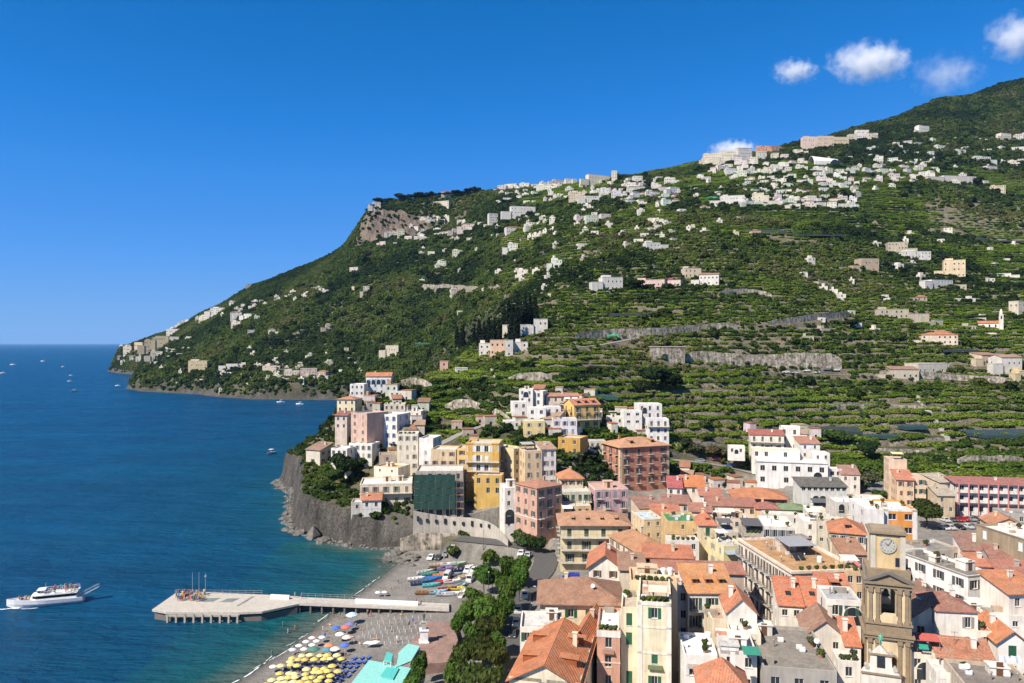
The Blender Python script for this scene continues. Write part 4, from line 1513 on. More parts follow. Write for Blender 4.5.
# ---------------------------------------------------------------- the town, roughly from near to far
def make_town():
 B = building
 G1 = (.03, .12, .06)
 LG = (.62, .60, .57)
 # --- nearest row
 B('cream gabled house with bright orange tiled roof and dormers beside the plaza road', 509, 580, 679, 113, 19, -13, (.80, .72, .55), 'gy', (.60, .185, .06), 1, 4, 4, rise=2.9, over=.5, fh=3.3,
  shut=(.25, .24, .2), extra=[('dormers', 2, 'left', .95, .35), ('dormers', 2, 'right', .95, .35)], win=(.8, 1.5), top=-.5)
 B('lower rear wing with orange gable roof behind the cream dormered house', 572, 590, 640, 128, 13, -18, (.62, .52, .42), 'gy', (.58, .18, .06), 1, 2, 3, rise=2.2, over=.6)
 B('white house with flat parapet terrace between the orange dormered roof and the brown hipped roof', 520, 562, 627, 131, 8, -3, (.84, .82, .77), 'flat', (.62, .60, .56), 3, 2, 4, shut=GREEN, extra=[('hut', .7, .6, 2, 2, 1.4)])
 B('narrow salmon pink house with white roof terrace beside the orange dormered roof', 597, 620, 630, 124, 11, -9, (.60, .34, .25), 'flat', (.75, .73, .70), 1, 3, 5, win=(1.1, 1.9),
  extra=[('band', .0, (.8, .78, .74), 1.1), ('band', -5.2, (.7, .55, .45)), ('plants', 4), ('awning', 'front', -3.2, .25, .75, .5, (.25, .13, .08))])
 B('cream house under a broad brown hipped tile roof, green shutters facing the camera', 540, 623, 602, 141, 13, -3, (.80, .71, .52), 'hip', (.36, .18, .105), 4, 2, 3, rise=2.9, over=.7, shut=GREEN, closed=.7, win=(1.1, 1.5), top=1.3,
  extra=[('awning', 'front', -1.7, .62, .99, 2.0, (.55, .36, .22)), ('dish', .3, -.5)])
 B('tall cream and pale yellow house right of the salmon pink one', 638, 671, 601, 121, 15, -11, (.82, .75, .55), 'flat', (.55, .42, .3), 1, 4, 6, win=(1.0, 1.7), shut=G1, closed=.5, fh=3.7,
  extra=[('band', 0, (.82, .79, .72), .6), ('band', -4.0, (.82, .79, .72), .3), ('band', -8.2, (.82, .79, .72), .3), ('quoins', (.83, .80, .74), .7), ('canopy', .2, -.75, 3, 2.2, 2.0, (.78, .68, .45)), ('plants', 5), ('awning', 'front', -10.3, .3, .75, .5, (.1, .12, .05))])
 B('recessed cream stair wing joined to the left of the tall pale yellow house', 621, 638, 607, 125, 9, -10, (.80, .72, .54), 'flat', (.5, .42, .33), 1, 1, 4, win=(1.0, 2.1), shut=G1, closed=.9)
 B('peach roofed top storey with cluttered terrace behind the tall pale yellow house', 630, 677, 580, 133, 8, -8, (.76, .60, .40), 'flat', (.62, .40, .25), 3, 2, 3, extra=[('hut', -.4, .3, 3.5, 2.5, 1.7, (.72, .55, .38)), ('tank', .5, .3, (.75, .74, .72)), ('tank', .8, .4, (.75, .74, .72)), ('plants', 6), ('antenna', .1, .4)])
 B('white house with flat pale orange roof and three dormers', 688, 735, 592, 137, 9, 4, (.80, .80, .80), 'shed', (.66, .29, .10), 3, 1, 3, rise=2.6, over=.35, win=(1.1, 2.0), style=('d', 'd', 'w'), shut=(.05, .10, .07), closed=.1, top=1.1, extra=[('dormers', 3, 'front', .6, .5)])
 B('narrow white house left of the three dormer house', 679, 688, 588, 139, 8, 3, (.80, .78, .74), 'flat', PALE, 1, 1, 4, extra=[('dish', .2, -.3)])
 B('small white house with steep orange gable roof amid the alleys', 727, 757, 612, 125, 8, -8, (.84, .81, .75), 'gy', (.60, .20, .085), 1, 1, 2, rise=2.4, over=.3, win=(.6, .8))
 B('low cream annexe with brown terrace roof left of the steep orange gable', 712, 729, 619, 127, 7, 2, (.76, .68, .54), 'flat', (.42, .28, .2), 0, 0, 0)
 B('cream lower house fronting the steep orange gable', 729, 761, 632, 121, 5, -5, (.80, .74, .60), 'flat', (.7, .68, .64), 2, 1, 2, win=(.9, 1.1))
 B('white house with sunlit white roof terrace and thick parapets', 684, 718, 654, 116, 9, -7, (.84, .83, .80), 'flat', (.80, .80, .80), 2, 2, 3, win=(1.0, 1.7), shut=LG, top=1.6, extra=[('awning', 'front', -1.5, .1, .42, .5, (.3, .27, .24)), ('awning', 'front', -1.5, .55, .95, .6, (.3, .27, .24)), ('tank', .8, .6, (.75, .74, .72))])
 B('low whitewashed house of stacked terraces with a green awning, left of the old grey roof', 721, 757, 650, 114, 9, -4, (.84, .82, .78), 'flat', (.80, .80, .79), 2, 1, 2, extra=[('awning', 'front', .9, .58, 1.05, 2.0, (.03, .22, .15)), ('hut', .1, -.2, 3, 3, 1.5), ('block', .0, .5, .0, .4, 1.2, None, None, None, False)])
 B('white house under an orange hipped roof at the bottom edge', 699, 749, 688, 105, 7, -5, (.82, .80, .76), 'hip', (.62, .21, .095), 2, 1, 2, rise=3.2, over=.4)
 B('old grey building with a broad stained flat roof', 763, 837, 666, 111, 17, -3, (.40, .38, .35), 'flat', (.25, .22, .185), 3, 2, 3, win=(1.3, 1.8), top=1.5, closed=0, extra=[('hut', -.75, .8, 2.6, 2, 1.6, WHITE), ('dish', .85, .1)])
 B('white house under twin orange skylight roofs, left half', 779, 803, 604, 140, 8, -4, (.82, .79, .73), 'shed', (.62, .18, .08), 2, 1, 2, rise=2.9, over=.3, extra=[('skylights', 1)], win=(1.0, 1.2))
 B('white house under twin orange skylight roofs, right half', 803.5, 827, 604.5, 140, 8, -4, (.82, .79, .73), 'shed', (.60, .17, .075), 2, 1, 2, rise=2.9, over=.3, extra=[('skylights', 1)], win=(1.0, 1.2))
 B('small house with brown tiled gable roof behind the old grey roof', 806, 846, 634, 125, 9, -13, (.72, .67, .60), 'gy', (.34, .18, .12), 2, 1, 2, rise=2.6, over=.35, win=(.9, 1.2))
 B('white house with dark loggia and flat terrace left of the bell tower', 826, 861, 599, 133, 8, -3, (.82, .80, .77), 'flat', (.40, .40, .40), 2, 1, 3, win=(1.2, 1.8), shut=(.05, .1, .08), extra=[('arches', 1, -4.4, 3.2, 3.2, 'front', .55, 1.0)])
 B('house with scalloped bright orange roofs behind the dark loggia house', 821, 851, 591, 141, 6, -3, (.80, .77, .72), 'shed', (.62, .19, .09), 2, 1, 2, rise=1.8, extra=[('dormers', 1, 'front', .9, .3)])
 B('small orange lean-to house against the left side of the bell tower', 845, 861, 645, 121, 6, -4, (.84, .82, .78), 'shed', (.60, .19, .085), 1, 1, 2, rise=2.6, over=.2)
 B('white terrace house below the small orange lean-to', 838, 861, 660, 116, 4, -3, (.82, .80, .76), 'flat', (.62, .6, .56), 1, 1, 2, extra=[('plants', 3)])
 B('church hall with long rust brown gable roof right of the bell tower', 909, 956, 619, 127, 15, -22, (.80, .77, .68), 'gy', (.27, .135, .085), 2, 3, 3, rise=3.0, over=.4, win=(1.2, 2.0), extra=[('awning', 'front', -4.2, .35, .75, 1.0, (.35, .3, .25))])
 B('white block with rust red flat hipped roof right of the brown gable', 937, 978, 610, 124, 9, -8, (.84, .81, .76), 'hip', (.34, .13, .09), 2, 2, 3, rise=1.5, over=.25, win=(.9, 1.8), style=('m', 'w', 'w'), shut=(.3, .28, .24), skip=(('front', 0, 0), ('front', 1, 0)))
 B('lower white block beside the rust red hipped roof', 978, 994, 631, 122, 7, -6, (.83, .80, .74), 'flat', (.6, .55, .5), 1, 1, 2, win=(.9, 1.7), shut=(.4, .38, .34))
 B('white house with small arched dormer roofs in front of the pale green terrace', 964, 998, 614, 131, 6, -6, (.84, .82, .78), 'flat', (.7, .68, .64), 2, 1, 2, extra=[('hut', -.3, -.2, 3, 2, 1.6), ('awning', 'front', -.5, .1, .5, 1.5, (.6, .65, .6))])
 B('long cream house with pale green painted roof terrace', 950, 1040, 600, 142, 13, 3, (.74, .64, .42), 'flat', (.36, .40, .24), 5, 2, 2, win=(.9, .8), extra=[('hut', -.35, .2, 1.2, 1.2, 1.2, WHITE), ('hut', .3, -.4, 2.4, 1.6, 1.0, (.65, .65, .6)), ('solar', .55, .3, 3)])
 B('white wall house below the pale green terrace at the right edge', 986, 1045, 614, 129, 9, 2, (.82, .79, .75), 'flat', (.6, .55, .5), 3, 1, 2, win=(.9, 1.0))
 B('small house with orange gable roof and green door shutter, near the right edge', 998, 1028, 641, 119, 9, -10, (.82, .79, .76), 'gy', (.62, .22, .085), 1, 1, 2, rise=1.9, over=.5, shut=GREEN, closed=1, win=(1.2, 1.8), top=.6)
 B('low house with a long terracotta lean-to roof and wooden shutters', 938, 993, 655, 116, 3.5, -3, (.83, .80, .75), 'shed', (.46, .17, .085), 3, 1, 1, rise=1.8, over=.4, shut=WOODC, closed=1, win=(1.1, 1.2), top=.5)
 B('low house with red frame terrace and green awning right of the bell tower', 911, 938, 652, 117, 6, -3, (.80, .75, .65), 'flat', (.5, .45, .4), 2, 1, 2, extra=[('canopy', 0, -.4, 5, 2.4, 2.3, (.45, .10, .08)), ('awning', 'front', 1.4, .25, .62, .8, (.02, .25, .16)), ('arches', 1, -4.2, 2.6, 2.8, 'front', .3, .8)])
 B('white terrace house under the terracotta lean-to with a red metal pergola frame', 936, 978, 672, 111, 5, -3, (.82, .80, .77), 'flat', (.66, .64, .60), 3, 1, 2, win=(.9, 1.3), closed=1, shut=LG)
 B('flat roofed house with grey brown roof in the bottom right corner', 972, 1050, 694, 102, 12, -2, (.55, .48, .40), 'flat', (.22, .19, .165), 3, 1, 1, extra=[('hut', .5, .7, 2.5, 2, 1.1, WHITE), ('dish', -.6, .3)])
 # --- behind the near row
 B('small orange gabled house in front of the yellow palazzo', 589, 621, 566, 172, 11, -8, (.80, .77, .72), 'gy', (.60, .18, .075), 2, 2, 2, rise=2.9, over=.7, win=(.9, 1.5), shut=BROWN, extra=[('skylights', 1)])
 B('low house with brown shed roof right of the small orange gable', 620, 645, 569, 164, 8, -6, (.70, .62, .50), 'shed', (.36, .20, .13), 1, 1, 2, rise=1.6)
 B('four storey pale yellow palazzo with long balconies beside the curve of the road', 561, 629, 524, 204, 13, -1, (.72, .63, .40), 'hip', (.56, .29, .16), 4, 3, 4, rise=2.3, over=.9, style='b', win=(1.2, 2.1), shut=(.06, .08, .05), closed=.35, fh=3.45, top=1.3, extra=[('dormers', 4, 'front', .45, .5), ('band', -.1, (.5, .44, .3), .4)])
 B('house with terracotta hipped roof and roof bar, seen from its shaded left side', 640, 673, 553, 181, 18, 17, (.72, .63, .5), 'hip', (.50, .23, .10), 3, 5, 3, rise=2.4, over=.5, win=(.9, 1.5), shut=BROWN)
 B('small orange roofed cafe with arches on the terrace above the red strip roof', 645, 692, 556, 176, 5, -2, (.78, .68, .48), 'shed', (.55, .17, .08), 5, 1, 1, rise=1.5, over=.6, style='w', win=(1.7, 1.9), fh=3, top=.7, closed=0)
 B('low terrace building with a long terracotta strip roof and round vents', 655, 744, 571, 160, 6, -1, (.48, .40, .36), 'shed', (.46, .17, .11), 0, 0, 0, rise=.7, over=.5, extra=[('arches', 4, -1.5, .7, .75, 'front', .5, .86)])
 B('ochre house with green painted flat roof', 667, 699, 521, 201, 11, 2, (.70, .50, .25), 'flat', (.08, .24, .11), 3, 2, 3, win=(.8, 1.3), extra=[('band', -3.5, (.55, .42, .25), .2), ('tank', .5, -.4, (.75, .75, .74)), ('antenna', -.3, .2)], skip=(('front', 0, 0), ('front', 0, 2)))
 B('white ground floor house in front of the ochre green roofed house', 668, 699, 540, 192, 5, 2, (.80, .78, .75), 'flat', (.6, .5, .4), 3, 1, 2, extra=[('plants', 5)])
 B('narrow cream tower house with orange roof and green door, right of the green roof', 699, 717, 524, 196, 8, 0, (.70, .60, .42), 'hip', (.60, .17, .075), 1, 1, 3, rise=2.4, over=.4, win=(1.1, 2.0), style=('d', 'w', 'w'), shut=GREEN, closed=1, extra=[('dormers', 1, 'front', .6, .4)])
 B('cream house with pale blue painted roof terrace', 644, 663, 519, 214, 11, 10, (.74, .60, .40), 'flat', (.48, .60, .66), 2, 2, 3, win=(.8, 1.2), extra=[('band', 0, (.8, .78, .74), .35)])
 B('pale yellow house with grey blue awning left of the large brown terrace', 724, 746, 546, 186, 12, 12, (.76, .68, .42), 'flat', (.55, .52, .46), 2, 3, 3, shut=(.3, .34, .36), extra=[('awning', 'front', -1.2, .0, .8, 1.8, (.30, .36, .38)), ('canopy', 0, .2, 3, 3, 2.2, (.6, .6, .58))])
 B('grey house with cluttered laundry terrace behind the pale yellow awning house', 716, 738, 532, 205, 9, 4, (.62, .58, .50), 'flat', (.4, .38, .36), 3, 1, 3, extra=[('canopy', .2, .2, 4, 4, 2.3, (.12, .12, .13)), ('antenna', -.4, 0)])
 B('wide house with brilliant white flat roof and dark covered terrace', 764, 795, 526, 206, 13, -3, (.74, .74, .74), 'flat', (.84, .81, .72), 4, 2, 3, win=(1.3, 2.0), style=('w',), shut=(.2, .22, .22))
 B('dark canopy terrace wing joined to the left of the white flat roof', 744, 764, 533, 206, 11, -3, (.46, .42, .38), 'flat', (.35, .32, .3), 3, 1, 3, win=(1.4, 2.0), extra=[('canopy', 0, 0, 5.2, 8, 2.3, (.10, .10, .105)), ('plants', 4)])
 B('large white hotel block with brown roof terrace, grey canopy and solar panels', 792, 860, 571, 152, 26, 7, (.78, .74, .68), 'flat', (.46, .27, .13), 6, 9, 4, win=(1.1, 1.9), style=('d', 'd', 'd'), shut=BROWN, closed=.25, fh=3.4, top=1.5,
  extra=[('band', .0, (.80, .66, .52), .5, 'all', .35), ('canopy', .1, .1, 6.5, 7, 2.5, (.30, .30, .32)), ('hut', -.05, .35, 4, 3.2, 2.2, (.7, .6, .5)), ('solar', -.25, -.3, 2), ('hut', .75, .55, 3.2, 4, 2.2, (.3, .27, .25)), ('tank', .3, -.5, (.7, .7, .68)), ('antenna', -.55, -.1), ('antenna', -.5, .3), ('plants', 7), ('awning', 'front', -1.6, .3, .6, 1.2, (.2, .14, .1))], cat='hotel', name='hotel')
 B('white cube house with flat white terrace behind the brown hotel roof', 804, 830, 521, 214, 10, -6, (.84, .83, .81), 'flat', (.80, .79, .76), 2, 2, 3, extra=[('canopy', .2, .3, 4, 3, 2.2, (.72, .7, .62))])
 B('cream house with orange hipped roof and terrace, behind the left of the clock tower', 830, 866, 531, 186, 11, -20, (.74, .67, .52), 'hip', (.60, .20, .085), 4, 3, 3, rise=2.2, win=(.9, 1.6), shut=(.2, .2, .18), extra=[('dormers', 1, 'front', .8, .4)])
 B('pale stone row house with small square windows, sloping up to the brown hotel', 818, 846, 522, 202, 9, -20, (.62, .58, .48), 'flat', (.5, .47, .42), 4, 2, 2, win=(.9, 1.0))
 B('brown roofed low house between the hotel and the clock tower', 842, 866, 553, 168, 8, -8, (.66, .5, .36), 'shed', (.42, .2, .11), 2, 1, 2, rise=1.4, extra=[('awning', 'front', -2, .1, .7, 1.6, (.62, .12, .16))])
 B('low house with peach terrace under the left of the clock', 846, 864, 571, 152, 7, -6, (.70, .52, .34), 'flat', (.5, .36, .25), 2, 1, 2, extra=[('canopy', 0, 0, 3.2, 3, 2.2, (.7, .68, .62))])
 B('orange apartment house framed in white with square windows', 884, 917, 509, 198, 13, 2, (.78, .34, .085), 'flat', (.78, .76, .72), 2, 2, 3, win=(2.0, 1.6), fh=3.6, top=1.2, framec=(.8, .8, .8), extra=[('band', .02, (.82, .81, .80), .6), ('quoins', (.82, .81, .80), 1.1)], cat='apartment house')
 B('white block joined to the left of the orange apartment house', 866, 884, 509, 197, 14, 2, (.80, .80, .80), 'flat', (.80, .78, .74), 1, 2, 3, win=(1.6, 1.6))
 B('long low building with gleaming white metal roof behind the orange apartment house', 836, 893, 502, 216, 9, 3, (.62, .6, .56), 'flat', (.82, .82, .82), 6, 2, 2, extra=[('arches', 5, -3.2, 1.6, 2.6)])
 B('long white building with a flat grey tarred roof right of the clock tower', 968, 995, 576, 139, 18, 15, (.84, .83, .82), 'flat', (.20, .185, .165), 2, 4, 3, win=(1.3, 1.6), shut=(.10, .10, .10), closed=0, extra=[('hut', -.1, .2, 1.6, 1.6, 1.0, WHITE), ('band', 0, (.30, .28, .25), .3), ('hut', .7, -.5, 2.2, 2.4, 1.6, WHITE)])
 B('grey roofed house behind the long white building', 925, 962, 551, 172, 9, 12, (.52, .49, .44), 'flat', (.25, .235, .21), 3, 2, 2, extra=[('antenna', 0, 0)])
 B('tall brown stone house with pale flat roof at the right edge', 1030, 1090, 541, 157, 15, 8, (.36, .29, .20), 'flat', (.72, .69, .62), 4, 3, 4, win=(1.2, 1.9), closed=1, shut=(.75, .75, .72), fh=4, extra=[('awning', 'left', -5, .05, .3, .5, (.3, .1, .1)), ('band', 0, (.22, .19, .15), .35)])
 B('long house with a low rust red tiled roof at the right edge', 980, 1050, 579, 147, 8, 4, (.50, .45, .42), 'shed', (.44, .15, .10), 4, 1, 2, rise=1.9, over=.4)
 B('small orange roofed hut on the grey roofs right of the long white building', 975, 990, 565, 151, 5, 5, (.80, .76, .70), 'shed', (.58, .19, .09), 1, 1, 1, rise=1.2)
 B('small white house with brown lean-to roof near the car park', 963, 989, 549, 171, 7, -14, (.84, .82, .79), 'shed', (.27, .14, .11), 3, 1, 2, rise=2.3, win=(.9, 1.0), top=.7)
 B('low house with rust brown roof between the long white building and the brown stone house', 991, 1016, 557, 162, 6, -5, (.6, .5, .42), 'shed', (.32, .13, .1), 2, 1, 2, rise=1.4, extra=[('awning', 'front', -1, .2, .7, 1.2, (.5, .12, .1))])
 B('orange roofed house half cut by the right edge', 1009, 1045, 593, 130, 7, 6, (.78, .72, .66), 'shed', (.62, .22, .085), 2, 1, 2, rise=1.7)
 B('peach gabled house behind the car park wall at the right edge', 991, 1026, 524, 214, 9, -15, (.76, .60, .42), 'gy', (.58, .24, .12), 2, 1, 2, rise=2.0)
 B('grey concrete garage roof by the car park at the right edge', 1003, 1040, 513, 232, 8, 0, (.42, .41, .38), 'flat', (.27, .26, .24), 3, 1, 1)
 # --- middle of the town
 B('big rose pink palazzo of five storeys with balconies and pale corner stones', 620, 669, 447, 284, 15, 20, (.56, .245, .17), 'hip', (.64, .33, .17), 4, 3, 5, rise=2.6, over=.8, style='d', win=(1.1, 2.1), shut=(.05, .07, .04), closed=.3, fh=3.65, top=1.2,
  extra=[('quoins', (.72, .58, .38), 1.0), ('band', -.1, (.72, .58, .38), .35), ('band', -4.3, (.62, .5, .36), .22), ('band', -7.95, (.62, .5, .36), .22), ('band', -11.6, (.62, .5, .36), .22), ('band', -15.3, (.62, .5, .36), .22), ('dormers', 2, 'front', .9, .45)], cat='palazzo', name='palazzo')
 B('rosy four storey house with terracotta roof above the bushes by the road', 537, 562, 488, 228, 11, 38, (.58, .36, .29), 'hip', (.50, .21, .13), 3, 3, 4, rise=1.3, over=.35, style='m', win=(1.0, 1.7), shut=(.1, .12, .08), fh=3.3, top=.9, extra=[('band', -9.6, (.75, .7, .66), .3)])
 B('white house with a tall dark archway left of the rosy house', 505, 521, 488, 236, 9, 12, (.82, .80, .77), 'flat', (.7, .68, .64), 2, 1, 4, extra=[('arches', 1, -11.5, 3, 4.6, 'front', .0, .6), ('hut', .2, .3, 2.5, 2, 2)])
 B('yellow sided apartment house, leftmost of the pale block above the rosy house', 514, 526, 449, 262, 12, 42, (.70, .58, .36), 'flat', (.5, .46, .4), 2, 4, 5, fh=3.1, win=(.9, 1.5))
 B('peach apartment house in the middle of the pale block above the rosy house', 525, 542, 451, 256, 11, 14, (.74, .58, .38), 'flat', (.52, .44, .36), 2, 3, 5, fh=3.3, win=(.9, 1.7), shut=(.3, .25, .2), extra=[('canopy', -.2, .2, 4.5, 4, 2.2, (.4, .38, .36))])
 B('white apartment house on the right of the pale block above the rosy house', 542, 556, 449, 258, 11, 10, (.76, .74, .72), 'shed', (.50, .32, .21), 2, 2, 5, rise=1.2, fh=3.3, win=(1.0, 1.7), shut=(.2, .2, .2))
 B('cream house with orange pyramid roof above the pale green balconies', 561, 583, 478, 249, 9, 6, (.66, .60, .48), 'hip', (.62, .23, .095), 3, 1, 3, rise=2.4, over=.6, win=(.9, 1.4), shut=BROWN)
 B('pale green house with a long white balcony under the orange pyramid roof', 562, 591, 492, 241, 9, 4, (.56, .57, .46), 'flat', (.6, .58, .5), 4, 2, 3, style='b', win=(1.1, 2.1), closed=.3, shut=(.05, .1, .06))
 B('ochre lower house behind the roof of the yellow palazzo', 562, 591, 506, 231, 7, 2, (.64, .50, .30), 'flat', (.62, .6, .55), 4, 1, 2, extra=[('awning', 'front', .2, .0, .35, 2.2, (.78, .76, .72))])
 B('lilac pink house with pale terracotta terrace left below the big rose palazzo', 595, 628, 489, 240, 13, 6, (.60, .38, .42), 'flat', (.55, .37, .27), 4, 3, 3, win=(1.1, 1.9), style='m', shut=(.3, .28, .3), extra=[('band', 0, (.76, .7, .68), .4), ('hut', .0, -.2, 3, 2.5, 2.0, (.7, .5, .4)), ('antenna', .4, .2)])
 B('yellow hotel with white balconied front on the shore road', 466, 499, 443, 261, 12, -6, (.70, .50, .20), 'flat', (.6, .56, .5), 4, 2, 5, fh=3.3, win=(1.5, 2.1), style=('w', 'b', 'b', 'b', 'w'), closed=.2, shut=(.75, .74, .7), extra=[('band', -.2, (.62, .5, .3), .4), ('quoins', (.68, .42, .10), 2.6)], cat='hotel', name='hotel')
 B('yellow ground floor wing with palm fronts under the yellow hotel', 474, 502, 475, 254, 6, -6, (.66, .44, .13), 'flat', (.6, .5, .4), 3, 2, 2, win=(1.2, 1.9), closed=0)
 B('house with a long dark red roof on the terrace below the yellow hotel', 474, 507, 490, 257, 7, -2, (.5, .46, .4), 'shed', (.36, .10, .075), 4, 1, 1, rise=1.8)
 B('beige flat roofed house between the white tall house and the yellow hotel', 431, 456, 449, 268, 10, -10, (.62, .50, .34), 'flat', (.66, .62, .55), 3, 2, 4, win=(1.0, 1.5), shut=(.2, .14, .1))
 B('narrow ochre link house beside the yellow hotel', 457, 467, 448, 266, 9, -5, (.70, .52, .26), 'flat', (.6, .55, .48), 1, 1, 5, shut=BROWN)
 B('cream seaside palazzo with a curved balcony and flat terrace above the rocks', 360, 412, 484, 266, 13, 7, (.74, .67, .54), 'flat', (.74, .72, .68), 5, 2, 3, fh=4.0, style=('b', 'w', 'w'), win=(1.1, 2.0), shut=(.2, .2, .15), closed=.2, top=1.2, extra=[('band', 0, (.8, .77, .7), .5), ('hut', .0, .2, 3, 2.2, 1.8), ('hut', .6, .3, 2, 2, 1.6)], cat='palazzo', name='palazzo')
 B('small white house with orange roof standing on the rocks below the curved balcony', 362, 381, 500, 259, 6, 8, (.80, .79, .77), 'shed', (.60, .20, .10), 2, 2, 3, rise=1.3, zb=7, extra=[('band', -2.9, (.78, .78, .78), .3)])
 B('grey stone block left of the small orange roofed house on the rocks', 351, 363, 502, 260, 6, 4, (.55, .53, .5), 'flat', (.65, .64, .62), 1, 1, 2, zb=7)
 B('cream upper house with orange terrace and one dark wall behind the curved balcony palazzo', 374, 398, 466, 281, 9, -22, (.76, .70, .6), 'flat', (.66, .40, .2), 2, 2, 2, win=(.8, 1.0), extra=[('hut', -.3, .2, 2.5, 2, 1.2)])
 B('tall cream house with three columns of windows above the seaside palazzo', 397, 418, 434, 291, 10, 4, (.80, .76, .66), 'flat', (.62, .58, .5), 3, 2, 5, fh=3.6, win=(.9, 1.7), closed=.5, shut=(.35, .3, .22), extra=[('plants', 4), ('canopy', -.2, .2, 3, 3, 2.0, (.15, .18, .1))])
 B('tall white corner house right of the cream three column house', 419, 433, 438, 284, 11, -12, (.82, .81, .80), 'flat', (.66, .65, .62), 1, 2, 6, fh=3.9, win=(1.0, 1.4), shut=(.4, .4, .4))
 B('white house with blue grey shutters and a beige shaded side', 378, 397, 414, 322, 12, -20, (.82, .81, .79), 'flat', (.66, .62, .56), 3, 2, 4, fh=3.6, win=(.9, 1.9), shut=(.25, .3, .45), closed=.4)
 B('pale pink house with one long dark side wall on the headland', 351, 367, 412, 320, 12, -38, (.62, .43, .36), 'flat', (.42, .4, .38), 2, 0, 4, win=(.8, 1.6), shut=(.3, .25, .22), extra=[('band', 0, (.5, .46, .42), .3)])
 B('white house with pale blue arches and orange roof, highest on the headland', 366, 391, 376, 398, 9, 3, (.72, .77, .84), 'gx', (.62, .22, .085), 4, 2, 4, rise=1.8, fh=3.4, win=(1.0, 1.6), extra=[('band', -.3, (.84, .83, .81), 1.6), ('arches', 4, -4.6, 2.0, 2.6, 'front', 0, .8, (.35, .52, .75))])
 B('white cube house left of the blue arched house', 350, 364, 384, 390, 9, -4, (.82, .81, .79), 'flat', (.7, .68, .64), 3, 1, 3, win=(1.0, 1.4))
 B('cream house with low orange roof at the left brink of the headland', 337, 355, 399, 362, 9, -10, (.76, .68, .48), 'hip', (.54, .25, .14), 3, 2, 3, rise=1.3)
 B('small house with dark red roof below the cream house at the brink', 335, 347, 415, 340, 7, -8, (.72, .62, .55), 'shed', (.32, .09, .07), 2, 1, 2, rise=1.4)
 B('stone tower house with brown roof alone on the sea cliff', 306, 320, 449, 323, 9, -22, (.66, .62, .52), 'shed', (.33, .20, .14), 1, 2, 4, zb=9.5, base=1.0, rise=2.2, win=(.9, 1.5), shut=(.15, .12, .1), closed=.5)
 B('white sea villa, left low wing with dark loggia', 331, 347, 448, 305, 8, -14, (.82, .81, .79), 'flat', (.7, .69, .66), 3, 1, 2, win=(1.2, 1.7))
 B('white sea villa, right upper wing with flat white roof', 349, 372, 443, 311, 8, -14, (.82, .81, .78), 'flat', (.80, .79, .76), 4, 2, 2, win=(.9, 1.8), shut=(.4, .4, .38))
 B('cream terrace house between the white blue shuttered house and the hill road', 384, 405, 404, 343, 9, 5, (.72, .66, .55), 'flat', (.52, .47, .4), 4, 1, 2, extra=[('plants', 3)])
 B('white stepped house below the lemon trees on the headland', 406, 421, 411, 338, 8, -6, (.80, .79, .76), 'flat', (.66, .63, .58), 2, 1, 2, extra=[('hut', -.2, .3, 2.5, 2, 1.8)])
 B('white garden house beside the dark trees right of the blue arched house', 390, 404, 391, 385, 8, 0, (.80, .79, .76), 'flat', (.6, .58, .54), 3, 1, 2, win=(1, 1.7))
 B('small brown gabled ruin left of the cream three column house', 379, 396, 455, 290, 8, 10, (.50, .42, .34), 'flat', (.34, .27, .2), 1, 1, 1)
 # --- cluster above the pink palazzo
 B('white house with arched loggia at the top of the hillside cluster', 519, 533, 389, 334, 8, -6, (.82, .81, .79), 'flat', (.66, .62, .58), 2, 1, 2, extra=[('arches', 1, -3.8, 2.4, 2.6, 'front', .2, .8), ('hut', 0, .3, 2, 2, 1.4)])
 B('white house right of the arched loggia with a shaded side', 534, 543, 391, 335, 8, -18, (.80, .79, .77), 'flat', (.6, .5, .45), 1, 2, 2, win=(1.1, 1.8))
 B('white tall house below the arched loggia on the left of the cluster', 513, 527, 402, 322, 8, 8, (.82, .81, .79), 'flat', (.70, .68, .66), 2, 1, 3, win=(1.2, 1.6))
 B('low white wing at the left foot of the hillside cluster', 504, 521, 421, 313, 6, 6, (.80, .79, .77), 'flat', (.7, .68, .66), 2, 1, 1)
 B('white upper house behind the pale yellow house of the cluster', 528, 546, 408, 313, 8, 2, (.80, .80, .79), 'flat', (.76, .75, .72), 2, 1, 3, win=(1.3, 1.6))
 B('pale yellow house in the middle of the white cluster', 524, 545, 421, 304, 8, 3, (.76, .62, .33), 'flat', (.72, .70, .66), 2, 1, 3, win=(1.0, 1.5), shut=(.5, .42, .3))
 B('white balconied house right of the pale yellow house', 546, 561, 407, 318, 8, 4, (.80, .80, .79), 'flat', (.7, .68, .64), 2, 1, 5, style=('d', 'w', 'd'), win=(1.0, 1.8))
 B('white lilac tinted house under the yellow villa', 553, 577, 419, 306, 8, 2, (.76, .77, .82), 'flat', (.45, .42, .4), 3, 1, 3, style=('w', 'b', 'w'), win=(1.1, 1.8), shut=(.3, .3, .35))
 B('yellow villa with orange roof and three round dormers', 574, 600, 405, 318, 10, 22, (.78, .55, .20), 'gx', (.60, .22, .12), 3, 2, 4, rise=2.4, over=.4, style=('d', 'b', 'w'), win=(1.0, 1.9), shut=(.1, .07, .04), closed=.5, extra=[('dormers', 3, 'front', .85, .35)])
 B('deep ochre house below the cluster with a shaded right wall', 558, 580, 437, 291, 9, -26, (.54, .33, .09), 'flat', (.62, .58, .52), 2, 2, 2, win=(1.1, 1.5))
 B('low house with orange roof and white awnings behind the yellow villa', 546, 579, 396, 336, 7, 3, (.74, .66, .58), 'shed', (.54, .24, .15), 5, 1, 2, rise=1.0, extra=[('awning', 'front', -.6, .55, .72, 2.2, (.82, .82, .82)), ('awning', 'front', -.6, .78, .95, 2.2, (.82, .82, .82))])
